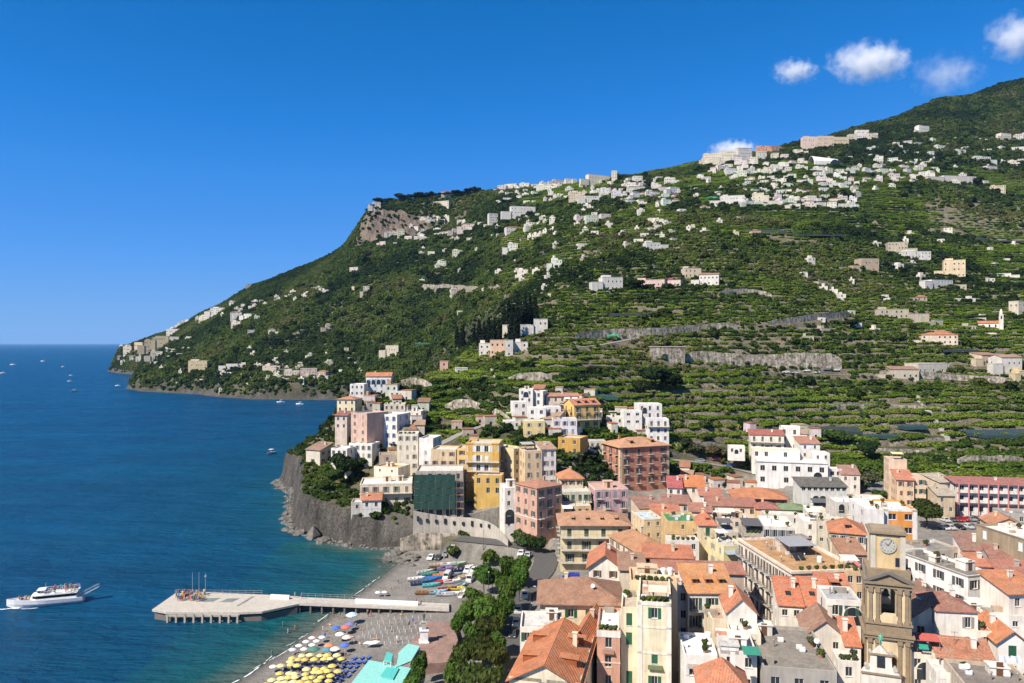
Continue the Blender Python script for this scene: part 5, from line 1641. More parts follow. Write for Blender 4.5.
 B('grey white terrace house below the ochre house beside the rose palazzo', 590, 606, 441, 299, 6, 3, (.62, .6, .57), 'flat', (.5, .48, .45), 3, 1, 2)
 B('white terraced house, left of the stepped white group above the rose palazzo', 607, 624, 417, 330, 8, -5, (.78, .77, .74), 'flat', (.5, .48, .44), 2, 1, 2, extra=[('hut', -.3, 0, 2.4, 2, 1.4)])
 B('white house with square windows in the stepped group above the rose palazzo', 624, 642, 411, 328, 8, 3, (.82, .81, .80), 'flat', (.55, .53, .5), 2, 1, 2, win=(1.6, 1.1))
 B('highest white house with an arch in the stepped group above the rose palazzo', 638, 662, 404, 336, 9, 2, (.82, .81, .80), 'flat', (.66, .64, .62), 3, 1, 2, win=(1.1, 1.9), extra=[('arches', 1, -4.4, 2.2, 2.8, 'front', .05, .5)])
 B('white balconied house, right front of the stepped group above the rose palazzo', 648, 669, 419, 321, 8, 2, (.82, .82, .82), 'flat', (.42, .44, .50), 3, 1, 3, style=('b', 'w', 'w'), win=(1.1, 1.7))
 # --- white hotel on the right and its neighbours
 B('large white stepped hotel with rows of dark windows', 757, 828, 461, 300, 11, -14, (.82, .82, .83), 'flat', (.74, .73, .70), 6, 2, 3, fh=4.6, win=(1.8, 2.1), top=1.6, closed=0, extra=[('band', .0, (.55, .55, .56), .3, 'all', .25), ('arches', 1, -7.6, 3.2, 4, 'front', .78, .94)], cat='hotel', name='hotel')
 B('yellowish terrace storey on top of the white stepped hotel', 752, 800, 449, 309, 8, -14, (.80, .79, .76), 'flat', (.66, .62, .40), 5, 1, 2, win=(1.3, 1.9))
 B('upper wing with red roof and arches behind the white stepped hotel', 750, 784, 434, 318, 9, -14, (.80, .76, .68), 'shed', (.46, .10, .085), 4, 1, 3, rise=1.2, style=('b', 'w', 'w'), extra=[('arches', 2, -7.4, 3, 2.8, 'front', .35, 1.0)])
 B('grey sided white block at the top right of the white hotel', 779, 800, 427, 325, 9, -22, (.80, .79, .77), 'flat', (.74, .72, .66), 2, 2, 4, win=(1.2, 2.0))
 B('white house with orange lean-to roof on the right of the white hotel', 800, 820, 443, 312, 8, 4, (.83, .82, .81), 'shed', (.50, .21, .13), 2, 1, 3, rise=1.9)
 B('lower white end block of the stepped hotel with two windows', 814, 830, 453, 303, 7, 2, (.83, .82, .81), 'flat', (.74, .72, .68), 2, 1, 1)
 B('white rounded house on the bare slope left of the white hotel', 728, 745, 446, 312, 5, -14, (.82, .81, .79), 'flat', (.78, .77, .74), 2, 1, 1, zb=22, base=1.5, extra=[('arches', 1, -3.2, 1.6, 1.9)])
 B('white porch house between the hotel and the brown roofed annexe', 829, 842, 469, 296, 6, 2, (.76, .76, .76), 'flat', (.6, .6, .58), 2, 1, 2, win=(1.6, 1.6))
 B('white annexe with a brown lean-to roof right of the white hotel', 841, 860, 474, 293, 7, -2, (.78, .74, .70), 'shed', (.36, .18, .15), 2, 1, 2, rise=2.6, over=.3)
 B('long restaurant under a dark green grey roof with arches below', 801, 847, 486, 268, 10, 3, (.66, .68, .66), 'shed', (.07, .105, .10), 8, 3, 1, rise=1.6, win=(1.3, 1.3), top=.4, mat='plaster', extra=[('arches', 5, -5.8, 2.4, 2.4, 'front', .25, 1)], cat='restaurant', name='restaurant')
 B('wide house with orange hipped roof and deep dark eaves', 735, 787, 497, 260, 14, -2, (.34, .22, .16), 'hip', (.60, .21, .085), 6, 3, 2, rise=2.3, over=.9, win=(1.3, 1.9), top=1.0)
 B('small house with crimson roof beside the orange gable below the hill road', 668, 682, 487, 274, 9, -5, (.80, .78, .76), 'shed', (.48, .07, .09), 2, 1, 2, rise=2.6)
 B('house with vivid orange roof below the hill road', 682, 705, 486, 277, 8, -3, (.78, .70, .62), 'shed', (.68, .20, .05), 3, 1, 2, rise=2.8)
 B('white house with terracotta lean-to right of the vivid orange roof', 700, 722, 495, 262, 7, -3, (.82, .80, .77), 'shed', (.52, .19, .12), 2, 1, 2, rise=1.4)
 B('low house with long dull red roof left of the peach house', 708, 757, 505, 243, 8, -2, (.74, .62, .50), 'shed', (.42, .16, .11), 5, 1, 2, rise=1.2, win=(1.4, 1.7), extra=[('awning', 'front', -1.8, .05, .6, 1.4, (.80, .78, .74))])
 B('peach house with a dull red hipped roof in front of the wide orange roof', 756, 781, 508, 236, 8, -4, (.78, .55, .34), 'hip', (.40, .12, .10), 2, 1, 2, rise=1.4, win=(.9, 1.1))
 B('grey green house with a light green painted roof', 783, 807, 509, 233, 8, -6, (.46, .47, .38), 'hip', (.16, .32, .14), 3, 2, 2, rise=1.1, over=.5)
 B('dark canvas covered terrace right of the light green roof', 812, 836, 507, 232, 7, -3, (.5, .48, .45), 'flat', (.13, .13, .13), 3, 1, 1, extra=[('canopy', 0, 0, 6, 5, 1.8, (.11, .11, .11))])
 B('white roofed pavilion with low arches beside the dark canvas terrace', 826, 852, 514, 222, 6, -3, (.8, .79, .76), 'flat', (.80, .79, .76), 3, 1, 1)
 B('small cream pavilion roof between the light green roof and the white cube', 806, 826, 509, 226, 5, -3, (.74, .7, .6), 'flat', (.74, .71, .62), 2, 1, 1)
 B('low white house with red tiled terraces below the crimson roof', 663, 690, 503, 246, 8, -3, (.74, .66, .58), 'shed', (.36, .16, .12), 3, 1, 2, rise=1.3)
 B('house with rust roof between the rose palazzo and the pale blue terrace', 640, 663, 508, 232, 9, 9, (.62, .5, .42), 'shed', (.33, .16, .12), 2, 2, 2, rise=1.8)
 B('house with bright orange roof below the crimson roof', 652, 680, 514, 224, 7, -6, (.7, .6, .5), 'shed', (.60, .19, .10), 2, 1, 2, rise=1.6)
 B('white walled house with terracotta roof above the narrow cream tower house', 690, 712, 511, 226, 7, -3, (.80, .77, .73), 'shed', (.46, .19, .13), 3, 1, 2, rise=1.2, extra=[('antenna', .2, .2)])
 B('terrace house with white canvas below the long dull red roof', 716, 750, 518, 224, 8, -3, (.68, .6, .5), 'flat', (.46, .3, .24), 4, 1, 2, extra=[('canopy', -.3, 0, 5, 3.5, 2.1, (.6, .57, .5)), ('hut', .5, .2, 3, 2, 1.6)])
 B('low white building in front of the wide orange roof', 764, 800, 514, 224, 5, -3, (.7, .68, .64), 'flat', (.6, .57, .52), 4, 1, 1)
 # --- right side, near the car park
 B('tall peach house, left tower with flat roof', 889, 907, 459, 276, 8, -14, (.74, .56, .42), 'flat', (.5, .47, .42), 1, 3, 6, fh=3.5, win=(.9, 1.4), extra=[('canopy', .2, 0, 4, 3, 2.2, (.7, .6, .3))])
 B('orange roofed front wing of the tall peach house', 897, 914, 479, 266, 7, -12, (.76, .58, .40), 'shed', (.60, .20, .12), 2, 3, 4, rise=2.4, win=(.9, 1.6), shut=(.25, .1, .06))
 B('right wing of the tall peach house with a dark shop front', 912, 926, 477, 266, 9, -14, (.74, .57, .44), 'flat', (.55, .42, .36), 2, 2, 4, win=(1.2, 1.7), closed=.3, shut=(.05, .12, .06))
 B('pink columned hotel with two white balcony storeys and a red roof', 957, 1036, 483, 263, 9, 2, (.78, .76, .75), 'shed', (.42, .13, .12), 8, 2, 3, rise=.9, over=.9, style=('p', 'p', 'w'), win=(1.5, 2.2), fh=3.5, top=.8, closed=0, extra=[('band', -7.6, (.6, .3, .3), .5), ('columns', 9, (.66, .30, .30))], cat='hotel', name='hotel')
 B('beige house with sloping pale roof left of the pink columned hotel', 938, 955, 495, 258, 8, -6, (.58, .48, .35), 'shed', (.5, .45, .36), 2, 1, 2, rise=2.2)
 B('house with a long pale pitched roof between the beige house and the pink columned hotel', 940, 958, 482, 268, 9, 12, (.66, .58, .46), 'shed', (.56, .50, .40), 1, 2, 3, rise=1.6)
 B('white flat roofed pavilion left of the tall peach house', 858, 886, 498, 246, 7, -3, (.74, .62, .52), 'flat', (.80, .79, .76), 3, 1, 1)
def ex_columns(I, n, col):
 w, d, h = I['w'], I['d'], I['h']
 for k in range(n):
  x = -w / 2 + w * k / (n - 1)
  b = MB()
  b.box(x - .16, -d / 2 - 1.75, 0, x + .16, -d / 2 - 1.45, h + .02)
  b.build('column', 'plaster', I['root'], col)
EXTRA['columns'] = ex_columns
# ---------------------------------------------------------------- bell tower
def make_tower():
 Y, w = 117.0, 6.4
 cx, cy = (886.5 - 512) * (Y + 3) / F, Y + 3.2
 g = ground(cx, cy)
 root = empty('bell_tower', (cx, cy, g), R(-20), 'tall stone bell tower with a white clock and an open arched belfry', 'bell tower')
 def z(y):
  return CZ - (y - HOR) * Y / F - g
 hw = w / 2
 ztop, zclk, zped, zmid, zcor = z(534), z(565), z(571), z(589), z(627)
 st, oc = (.30, .245, .175), (.66, .50, .28)
 def storey(za, zb, r, ah, aw, name):
  m = MB()
  for side in ('front', 'left', 'right', 'back'):
   fr, rz = axis_frame(side, 2 * r, 2 * r)
   facade(m, fr, 2 * r, za, zb, [(r - aw / 2, r + aw / 2, za + 1.3, za + 1.3 + ah)], .9)
  o = m.build(name, 'plaster', root, (.72, .58, .38))
  for side in ('front', 'left', 'right', 'back'):
   fr, rz = axis_frame(side, 2 * r, 2 * r)
   # arch head filling the square top of the opening
   b = MB()
   n = 10
   zt = za + 1.3 + ah
   arc = [(aw / 2 * math.cos(math.pi * k / n), zt - aw / 2 + aw / 2 * math.sin(math.pi * k / n)) for k in range(n + 1)]
   for k in range(n):
    (xa, za_), (xb, zb_) = arc[k], arc[k + 1]
    b.poly([fr(r + xa, .02, za_), fr(r + xb, .02, zb_), fr(r + xb, .02, zt + .01), fr(r + xa, .02, zt + .01)][::-1])
    b.poly([fr(r + xa, .02, za_), fr(r + xa, .9, za_), fr(r + xb, .9, zb_), fr(r + xb, .02, zb_)])
   b.build('arch_head', 'plaster', o, (.56, .45, .30))
   q = MB()
   outer = [(1.22 * a, zt - aw / 2 + (c - zt + aw / 2) * 1.22) for a, c in arc]
   q.poly([fr(r + aw / 2, -.12, za + 1.3), fr(r + aw / 2 * 1.22, -.12, za + 1.3), fr(r + aw / 2 * 1.22, -.12, zt - aw / 2), fr(r + aw / 2, -.12, zt - aw / 2)])
   q.poly([fr(r - aw / 2 * 1.22, -.12, za + 1.3), fr(r - aw / 2, -.12, za + 1.3), fr(r - aw / 2, -.12, zt - aw / 2), fr(r - aw / 2 * 1.22, -.12, zt - aw / 2)])
   for k in range(n):
    q.poly([fr(r + arc[k][0], -.12, arc[k][1]), fr(r + outer[k][0], -.12, outer[k][1]), fr(r + outer[k + 1][0], -.12, outer[k + 1][1]), fr(r + arc[k + 1][0], -.12, arc[k + 1][1])])
   q.build('arch_moulding', 'tower_stone', o)
   for s in (.07, .24, .76, .93):
    p = MB()
    ss = 2 * r * s
    pts = [fr(ss - .25, -.22, 0), fr(ss + .25, -.22, 0), fr(ss + .25, -.003, 0), fr(ss - .25, -.003, 0)]
    p.prism([(a[0], a[1]) for a in pts], za + .5, zb - .75)
    pts = [fr(ss - .36, -.34, 0), fr(ss + .36, -.34, 0), fr(ss + .36, -.003, 0), fr(ss - .36, -.003, 0)]
    p.prism([(a[0], a[1]) for a in pts], zb - .75, zb - .003)
    p.prism([(a[0], a[1]) for a in pts], za, za + .5)
    p.build('pilaster', 'tower_stone', o)
  return o
 def ring(name, r, za, zb, mat='tower_stone', col=None, parent=None):
  b = MB()
  b.box(-r, -r, za, r, r, zb)
  return b.build(name, mat, parent or root, col)
 r2 = hw * .94
 zb0 = zcor - 12.5
 ring('base', hw * 1.0, -3, zb0, 'plaster', (.50, .43, .32))
 storey(zb0 + .0, zcor - 2.0, hw * .97, 6.8, 2.6, 'lower_stage')
 ring('cornice', hw * 1.10, zcor - 2.0, zcor - 1.5)
 ring('cornice', hw * 1.16, zcor - 1.5, zcor - 1.15)
 ring('balustrade', hw * 1.02, zcor - 1.15, zcor + .25)
 ring('cornice', hw * 1.08, zcor + .25, zcor + .5)
 storey(zcor + .5, zmid - .0, r2, 4.3, 2.1, 'belfry')
 ring('cornice', hw * 1.03, zmid, zmid + .6)
 ring('cornice', hw * 1.12, zmid + .6, zmid + .95)
 # bell hanging in the belfry
 b = MB()
 zc = zcor + 4.1
 b.lathe([(.01, zc + .9), (.22, zc + .85), (.36, zc + .6), (.42, zc + .15), (.62, zc - .15), (.58, zc - .18), (.01, zc + .1)], 14)
 b.tube((-1.4, 0, zc + 1.0), (1.4, 0, zc + 1.0), .1, .1, 6)
 b.build('bell', 'bronze', root)
 # pediments on the four sides
 for side in ('front', 'left', 'right', 'back'):
  fr, rz = axis_frame(side, hw * 2.1, hw * 2.1)
  L = hw * 2.1
  za, zb = zmid + .95, zmid + 2.5
  p = MB()
  p.poly([fr(.4, .35, za), fr(L - .4, .35, za), fr(L / 2, .35, zb - .35)])
  o = p.build('pediment', 'plaster', root, (.50, .42, .30))
  q = MB()
  for a, bq in ((fr(-.2, 0, za + .02), fr(L / 2, 0, zb + .05)), (fr(L + .2, 0, za + .02), fr(L / 2, 0, zb + .05))):
   q.tube(a, bq, .30, .30, 4)
  q.build('moulding', 'dark_stone', o)
 b = MB()
 b.box(-hw * .98, -hw * .98, zmid + .95, hw * .98, hw * .98, zped + .1)
 b.build('attic', 'tower_stone', root)
 rc = hw * .74
 ring('clock_stage', rc, zped + .1, ztop - .45, 'plaster', oc)
 for sx in (-1, 1):
  for sy in (-1, 1):
   p = MB()
   x, y = sx * rc, sy * rc
   p.box(min(x, x - sx * .62) - (.14 if sx < 0 else 0), min(y, y - sy * .62) - (.14 if sy < 0 else 0), zped + .1, max(x, x - sx * .62) + (.14 if sx > 0 else 0), max(y, y - sy * .62) + (.14 if sy > 0 else 0), ztop - .45)
   p.build('corner_pilaster', 'plaster', root, (.60, .56, .48))
 ring('cornice', rc * 1.08, ztop - .45, ztop - .25)
 ring('cornice', rc * 1.18, ztop - .25, ztop)
 ring('roof', rc * 1.0, ztop + .003, ztop + .25, 'plaster', (.36, .29, .21))
 # clock face
 cc = (0, -rc - .06, z(547))
 b = MB()
 b.lathe([(.01, 0), (1.26, 0), (1.26, .14), (1.08, .14)], 28)
 b.lathe([(.01, .06), (1.09, .06)], 28)
 M = Matrix.Translation(cc) @ Matrix.Rotation(R(90), 4, 'X')
 b.v = [tuple(M @ Vector(v)) for v in b.v]
 ck = b.build('clock_face', 'paint', root, (.42, .40, .34))
 q = MB()
 for k in range(12):
  a = math.pi * k / 6
  q.tube((cc[0] + .84 * math.sin(a), cc[1] - .075, cc[2] + .84 * math.cos(a)), (cc[0] + 1.0 * math.sin(a), cc[1] - .075, cc[2] + 1.0 * math.cos(a)), .045, .045, 4)
 q.build('hour_marks', 'hair', ck)
 for nm, L_, a, rr in (('hour_hand', .62, R(-42), .07), ('minute_hand', .95, R(35), .05)):
  h = MB()
  h.tube((cc[0], cc[1] - .1, cc[2]), (cc[0] + L_ * math.sin(a), cc[1] - .1, cc[2] + L_ * math.cos(a)), rr, rr * .5, 4)
  h.build(nm, 'hair', ck)
 g2 = MB()
 g2.box(rc * .45, -rc - .05, zped + .5, rc * .7, -rc - .003, zped + 1.9)
 g2.build('slit_window', 'glass', root)
 return root
ORD = ['first', 'second', 'third', 'fourth', 'fifth', 'sixth', 'seventh', 'eighth', 'ninth', 'tenth', 'eleventh', 'twelfth']
def ordinal(k, n):
 if k == 0:
  return 'leftmost'
 if k == n - 1:
  return 'rightmost'
 if n == 3:
  return 'middle'
 return ORD[k] + ' from the left' if k < 12 else 'one'
# ---------------------------------------------------------------- houses on the slopes
def hill_house(xl, xr, yt, yb, col, label, group=None, roof='flat', rc=None, a=None, name='hill_house', cat='house', seed=0, extra=None, fl=None, lo=330):
 r = random.Random(seed * 13 + int(xl))
 x, y, z = hit((xl + xr) / 2, yb, lo)
 w = (xr - xl) * y / F
 if max(col) > .7:
  q = r.uniform(.78, .98)
  col = tuple(c * q for c in col)
 h = max(2.8, (yb - yt) * y / F)
 d = min(max(5.5, w * r.uniform(.6, .9)), 12)
 a = r.uniform(-26, 22) if a is None else a
 root = empty(name, (x, y + d / 2, z - .3), R(a), label, cat, group)
 m = MB()
 n = max(1, min(6, int(w / 3.0)))
 nr = fl or max(1, min(5, int(h / 3.1)))
 fh = h / nr
 n = max(1, min(8, int(w / 3.0)))
 ww, wh = min(max(1.0, .75 * y / F), w / n * .5), min(max(1.4, .9 * y / F), fh * .55)
 wins = []
 for side in ('front', 'left', 'right', 'back'):
  fr, rz = axis_frame(side, w, d)
  L = w if side in ('front', 'back') else d
  ops = []
  nn = n if side == 'front' else (2 if side == 'left' else 0)
  for k in range(nr):
   for c in range(nn):
    if r.random() < .3 and n > 1:
     continue
    s = L * (c + .5) / nn
    wz = h - (k + 1) * fh + fh * .18 + .3
    if wz + wh > h - .2:
     continue
    ops.append((s - ww / 2, s + ww / 2, wz, wz + wh))
    wins.append((fr, rz, s, wz))
  facade(m, fr, L, -4, h, ops, .3)
 x0, x1, y0, y1 = -w / 2, w / 2, -d / 2, d / 2
 if roof == 'flat':
  m.poly([(x0, y0, h), (x1, y0, h), (x1, y1, h), (x0, y1, h)])
  q = MB()
  q.box(x0 - .12, y0 - .12, h + .004, x1 + .12, y1 + .12, h + .3)
  if r.random() < .5 and w > 6:
   q.box(x0 + w * .1, y0 + d * .3, h + .3, x0 + w * r.uniform(.3, .55), y1 - .3, h + 2.2)
  q.build('roof', 'plaster', root, rc or tuple(min(.85, c * 1.03) for c in col))
 else:
  rm, gab = roof_mesh(roof, w, d, h, 1.6, .35)
  for g in gab:
   m.poly(g)
  rm.build('roof', 'roof_tiles', root, rc or TERRA)
 m.build('wall', 'plaster', root, col)
 p = win_mesh('w', ww, wh)[1]
 for fr, rz, s, wz in wins:
  link('window', p, root, None, fr(s, .06, wz), rz)
 if w > 5 and a and r.random() < .75:
  s = r.choice((-1, 1))
  aw, ah, ad = w * r.uniform(.3, .6), h * r.uniform(.35, .75), d * r.uniform(.4, .8)
  q = MB()
  xa = s * (w / 2 + aw / 2 - .05)
  q.box(xa - aw / 2, -d / 2 - 1.2, -4, xa + aw / 2, -d / 2 - 1.2 + ad, ah)
  q.box(xa - aw / 2 - .12, -d / 2 - 1.32, ah, xa + aw / 2 + .12, -d / 2 - 1.08 + ad, ah + .25)
  an = q.build('annexe', 'plaster', root, tuple(c * .95 for c in col))
  link('window', p, an, None, (xa, -d / 2 - 1.24, max(.4, ah - 2.4)))
 return root
def cluster(spec, phrase, group, col=WHITE, seed=1):
 """a row of small houses, labelled by their order from the left"""
 spec = sorted(spec, key=lambda s: s[0] + s[1])
 n = len(spec)
 same = n > 12
 r = random.Random(seed)
 for k, s in enumerate(spec):
  c = s[4] if len(s) > 4 else tuple(min(.84, q * r.uniform(.88, 1.03)) for q in col)
  rf = s[5] if len(s) > 5 else ('flat' if r.random() < .85 else 'hip')
  lab = 'one of ' + phrase if same else ordinal(k, n) + ' of ' + phrase
  hill_house(*s[:4], c, lab, group, rf, seed=seed + k)
def make_hill_houses():
 C1, PK, YL, TN = (.78, .72, .60), (.70, .56, .49), (.74, .63, .42), (.62, .53, .40)
 H = hill_house
 # singles
 H(441, 453, 191, 199, C1, 'cream villa among the dark pines on top of the sea cliff', roof='hip')
 H(433, 451, 202, 208, C1, 'long beige house just below the cream villa on the cliff top')
 H(372, 380, 211, 218, WHITE, 'tiny white house at the very edge of the high cliff')
 H(488, 497, 214, 227, WHITE, 'tall white tower house under the ridge, right of the cliff')
 H(510, 535, 208, 219, WHITE, 'big white house right of the tall white tower house under the ridge', fl=3)
 H(586, 612, 175, 184, C1, 'long cream hotel on the skyline with a small square tower', fl=2)
 H(612, 617, 171, 184, C1, 'square tower standing at the right end of the skyline hotel', name='tower', cat='tower', a=0)
 H(601, 622, 277, 290, WHITE, 'unfinished white concrete frame house among the lemon terraces', fl=2)
 H(636, 668, 280, 287, (.80, .60, .56), 'long low pale pink house among the lemon terraces')
 H(668, 683, 281, 288, (.70, .55, .52), 'low house with a magenta bougainvillea front beside the long pink house', rc=(.30, .07, .15))
 H(684, 701, 270, 279, TN, 'stone house right of the long pink house')
 H(702, 721, 274, 285, WHITE, 'white gabled farmhouse at the right end of the pink house row', roof='gx')
 H(645, 660, 243, 252, WHITE, 'white house alone on the slope above the long pink house')
 H(722, 745, 197, 206, WHITE, 'white church like house beside the green netting below the ridge village', fl=2)
 H(754, 765, 194, 203, C1, 'small cream cube house right of the white church like house')
 H(803, 818, 137, 152, PK, 'pink end house of the tall row on the mountain shoulder', fl=3, a=0)
 H(818, 834, 136, 149, (.74, .60, .48), 'peach house next to the pink end house on the mountain shoulder', fl=3, a=0)
 H(834, 849, 137, 147, YL, 'yellow house in the tall row on the mountain shoulder', fl=2, a=0)
 H(849, 857, 134, 143, C1, 'narrow cream house between the yellow house and the white gabled one', fl=2, a=0)
 H(857, 869, 130, 142, WHITE, 'white gabled house, tallest of the row on the mountain shoulder', roof='gx', rc=(.5, .48, .46), fl=3, a=0)
 H(869, 878, 133, 142, C1, 'small cream house at the right end of the shoulder row', roof='gx', a=0)
 H(917, 930, 126, 135, WHITE, 'white house alone above the terraces right of the shoulder row', fl=2)
 H(999, 1012, 133, 143, C1, 'cream house on the high slope below the peak', roof='hip', fl=2)
 H(1016, 1030, 135, 143, WHITE, 'white house cut by the right edge below the peak')
 H(1012, 1028, 147, 154, WHITE, 'low white house at the right edge below the cream house')
 H(941, 978, 177, 184, (.72, .68, .62), 'long pale terrace house above the stony slope', fl=1)
 H(993, 1006, 186, 194, TN, 'small stone house above the stony slope near the right edge')
 H(860, 879, 260, 273, (.50, .40, .30), 'brown unfinished house on the terraces', fl=2)
 H(905, 931, 252, 262, (.76, .74, .7), 'white ruined farmhouse on the terraces', roof='flat')
 H(890, 908, 243, 254, (.50, .44, .34), 'stone barn above the white ruined farmhouse')
 H(948, 967, 261, 278, (.80, .66, .46), 'cream three storey house high on the right terraces', fl=3)
 H(927, 954, 280, 288, (.74, .73, .72), 'long white house below the cream three storey house', rc=(.25, .25, .25))
 H(1000, 1012, 274, 279, WHITE, 'tiny white hut right of the cream three storey house')
 H(1015, 1030, 301, 314, C1, 'cream house at the right edge above the little church', fl=2)
 H(927, 959, 336, 346, (.70, .6, .5), 'low house with orange roof among the lemon groves', roof='hip', rc=ORANGE)
 H(914, 950, 365, 375, (.60, .57, .5), 'low grey white house on the road wall at the right', fl=1)
 H(894, 920, 370, 380, (.52, .47, .40), 'stone roadside house with square openings', roof='shed', rc=(.35, .2, .14), fl=1)
 H(1000, 1022, 357, 376, (.66, .64, .60), 'grey stone house by the road near the right edge', roof='gx', rc=(.4, .25, .18), fl=2)
 H(979, 1000, 356, 364, TN, 'long low roof house left of the grey stone roadside house', roof='shed', rc=(.36, .20, .14))
 H(880, 910, 311, 320, (.42, .38, .31), 'stone ruin in the middle of the right hand groves')
 H(1018, 1030, 372, 380, YL, 'yellow house at the right edge beside the road')
 # villa among the cypresses
 H(490, 505, 341, 356, (.80, .57, .42), 'peach villa in front of the cypresses', fl=2, a=0)
 H(479, 490, 343, 355, WHITE, 'white wing on the left of the peach villa', fl=2, a=0)
 H(505, 513, 340, 357, WHITE, 'white balconied wing on the right of the peach villa', fl=2, a=0)
 H(514, 528, 343, 354, WHITE, 'low white house right of the peach villa', fl=2, a=0)
 H(503, 509, 326, 338, (.66, .63, .60), 'grey white tower between the cypresses behind the peach villa', name='tower', cat='tower', fl=1)
 H(520, 530, 325, 337, (.74, .72, .7), 'white house glimpsed right of the cypresses', fl=2)
 H(534, 548, 319, 333, (.72, .70, .67), 'stepped grey white house on the slope right of the cypresses', fl=2)
 H(386, 399, 346, 358, (.70, .64, .52), 'beige cube house on the saddle left of the green roofed greenhouse', fl=2, a=-6)
 H(440, 448, 361, 372, (.80, .52, .44), 'small pink house among the trees left of the peach villa', fl=2, a=0)
 H(455, 467, 368, 374, (.66, .63, .58), 'low grey roofed shed right of the small pink house', fl=1)
 H(457, 463, 311, 317, C1, 'tiny cream house in the woods above the green roofed greenhouse')
 # left headland
 H(123, 132, 347, 356, C1, 'cream house farthest out on the distant headland', fl=2)
 H(134, 144, 344, 353, TN, 'tan house second out on the distant headland', fl=2)
 H(144, 156, 341, 353, YL, 'yellow block in the village on the distant headland', fl=3)
 H(155, 167, 336, 349, YL, 'larger yellow block in the village on the distant headland', fl=3)
 H(166, 180, 329, 336, WHITE, 'white row house above the yellow blocks on the distant headland', fl=2)
 H(150, 162, 353, 361, (.66, .6, .5), 'grey house below the yellow blocks on the distant headland', fl=2)
 H(188, 206, 361, 373, YL, 'pale yellow villa with an arcaded base above the near rocks', fl=2, a=8)
 H(226, 241, 364, 370, WHITE, 'low white terrace house right of the yellow villa above the rocks', fl=1)
 cluster([(244, 253, 314, 320), (254, 259, 316, 321), (268, 275, 330, 335), (247, 254, 331, 336), (230, 241, 312, 322), (231, 242, 322, 328), (210, 226, 308, 315), (198, 213, 316, 322), (229, 235, 302, 307), (245, 250, 284, 290)],
   'the scattered white houses on the left headland slope', 'white houses on the left headland slope', seed=2)
 cluster([(350, 359, 268, 274), (352, 361, 287, 292), (363, 369, 287, 298), (325, 336, 325, 331), (380, 387, 242, 247), (300, 308, 330, 334)], 'the pale houses on the slope left of the cliff foot', 'pale houses left of the cliff foot', (.72, .66, .56), 3)
 cluster([(262, 283, 366, 374), (284, 300, 371, 378), (300, 316, 369, 379), (316, 328, 372, 379)], 'the shore houses above the far side of the bay', 'shore houses on the far side of the bay', (.58, .53, .45), 4)
 cluster([(387, 397, 231, 239), (397, 404, 232, 240), (405, 413, 236, 241), (414, 424, 236, 241), (462, 476, 224, 232), (505, 523, 227, 233), (524, 534, 227, 232), (440, 452, 232, 236), (452, 462, 229, 234)],
   'the white houses in the row under the pale cliff', 'white houses in the row under the cliff', (.74, .70, .63), 5)
 cluster([(428, 435, 252, 257), (452, 463, 251, 258), (437, 446, 261, 268), (508, 518, 244, 252), (553, 563, 261, 268), (518, 529, 270, 277), (450, 465, 290, 297)], 'the lone pale houses on the green slope below the cliff', 'lone houses below the cliff', (.76, .72, .64), 6)
 cluster([(498, 507, 185, 191), (505, 518, 184, 190), (520, 530, 183, 189), (537, 553, 185, 191), (552, 562, 176, 182), (565, 576, 177, 183), (530, 540, 183, 187)], 'the ridge houses between the cliff pines and the skyline hotel', 'ridge houses left of the skyline hotel', (.76, .73, .68), 7)
 cluster([(569, 585, 192, 204, TN), (585, 599, 196, 204), (600, 612, 188, 196), (585, 598, 217, 226), (600, 610, 214, 220), (575, 584, 216, 221), (612, 622, 191, 199)], 'the houses under the skyline hotel', 'houses under the skyline hotel', (.76, .74, .70), 8)
 r = random.Random(5)
 def fill(x0, x1, y0, y1, n, s0, s1, hh, slope=0.0):
  out = []
  tries = 0
  while len(out) < n and tries < 4000:
   tries += 1
   w, h = r.uniform(s0, s1), r.uniform(*hh)
   x = r.uniform(x0, x1 - w)
   y = r.uniform(y0, y1) + slope * (x - x0)
   if all(abs(x + w / 2 - (o[0] + o[1]) / 2) > (w + o[1] - o[0]) / 2 * .85 or abs(y - o[3]) > 5 for o in out):
    out.append((x, x + w, y - h, y))
  return out
 W2 = (.76, .75, .72)
 cluster(fill(626, 680, 182, 208, 22, 5, 11, (3.5, 7)), 'the stepped white houses packed on the spur right of the skyline hotel', 'stepped houses on the spur', W2, 9)
 cluster(fill(700, 806, 164, 182, 28, 5, 12, (4, 8.5), -.09), 'the white village houses along the ridge top', 'village houses along the ridge top', (.76, .73, .66), 10)
 cluster([(704, 720, 154, 166, C1), (720, 737, 151, 165, C1), (737, 752, 148, 164, WHITE), (757, 768, 146, 154, (.55, .30, .22)), (768, 782, 146, 153, (.5, .28, .22))], 'the tall houses crowning the ridge village', 'tall houses crowning the ridge village', seed=11)
 cluster(fill(742, 814, 180, 208, 30, 5, 10, (3.5, 6.5)), 'the white houses crowded below the ridge village', 'white houses below the ridge village', W2, 12)
 cluster(fill(814, 862, 172, 202, 22, 5, 10, (3.5, 7)), 'the white houses below the vaulted hall', 'white houses below the vaulted hall', W2, 13)
 cluster(fill(862, 938, 150, 184, 26, 4, 10, (3, 6.5), -.1), 'the white houses right of the vaulted hall', 'white houses right of the vaulted hall', W2, 14)
 cluster(fill(774, 858, 200, 210, 14, 5, 11, (4, 7)), 'the white houses along the lower edge of the upper village', 'white houses on the lower edge of the upper village', W2, 15)
 cluster([(974, 991, 157, 164), (955, 966, 150, 156), (936, 946, 146, 152), (985, 998, 166, 171)], 'the pale houses scattered under the peak', 'pale houses under the peak', W2, 16)
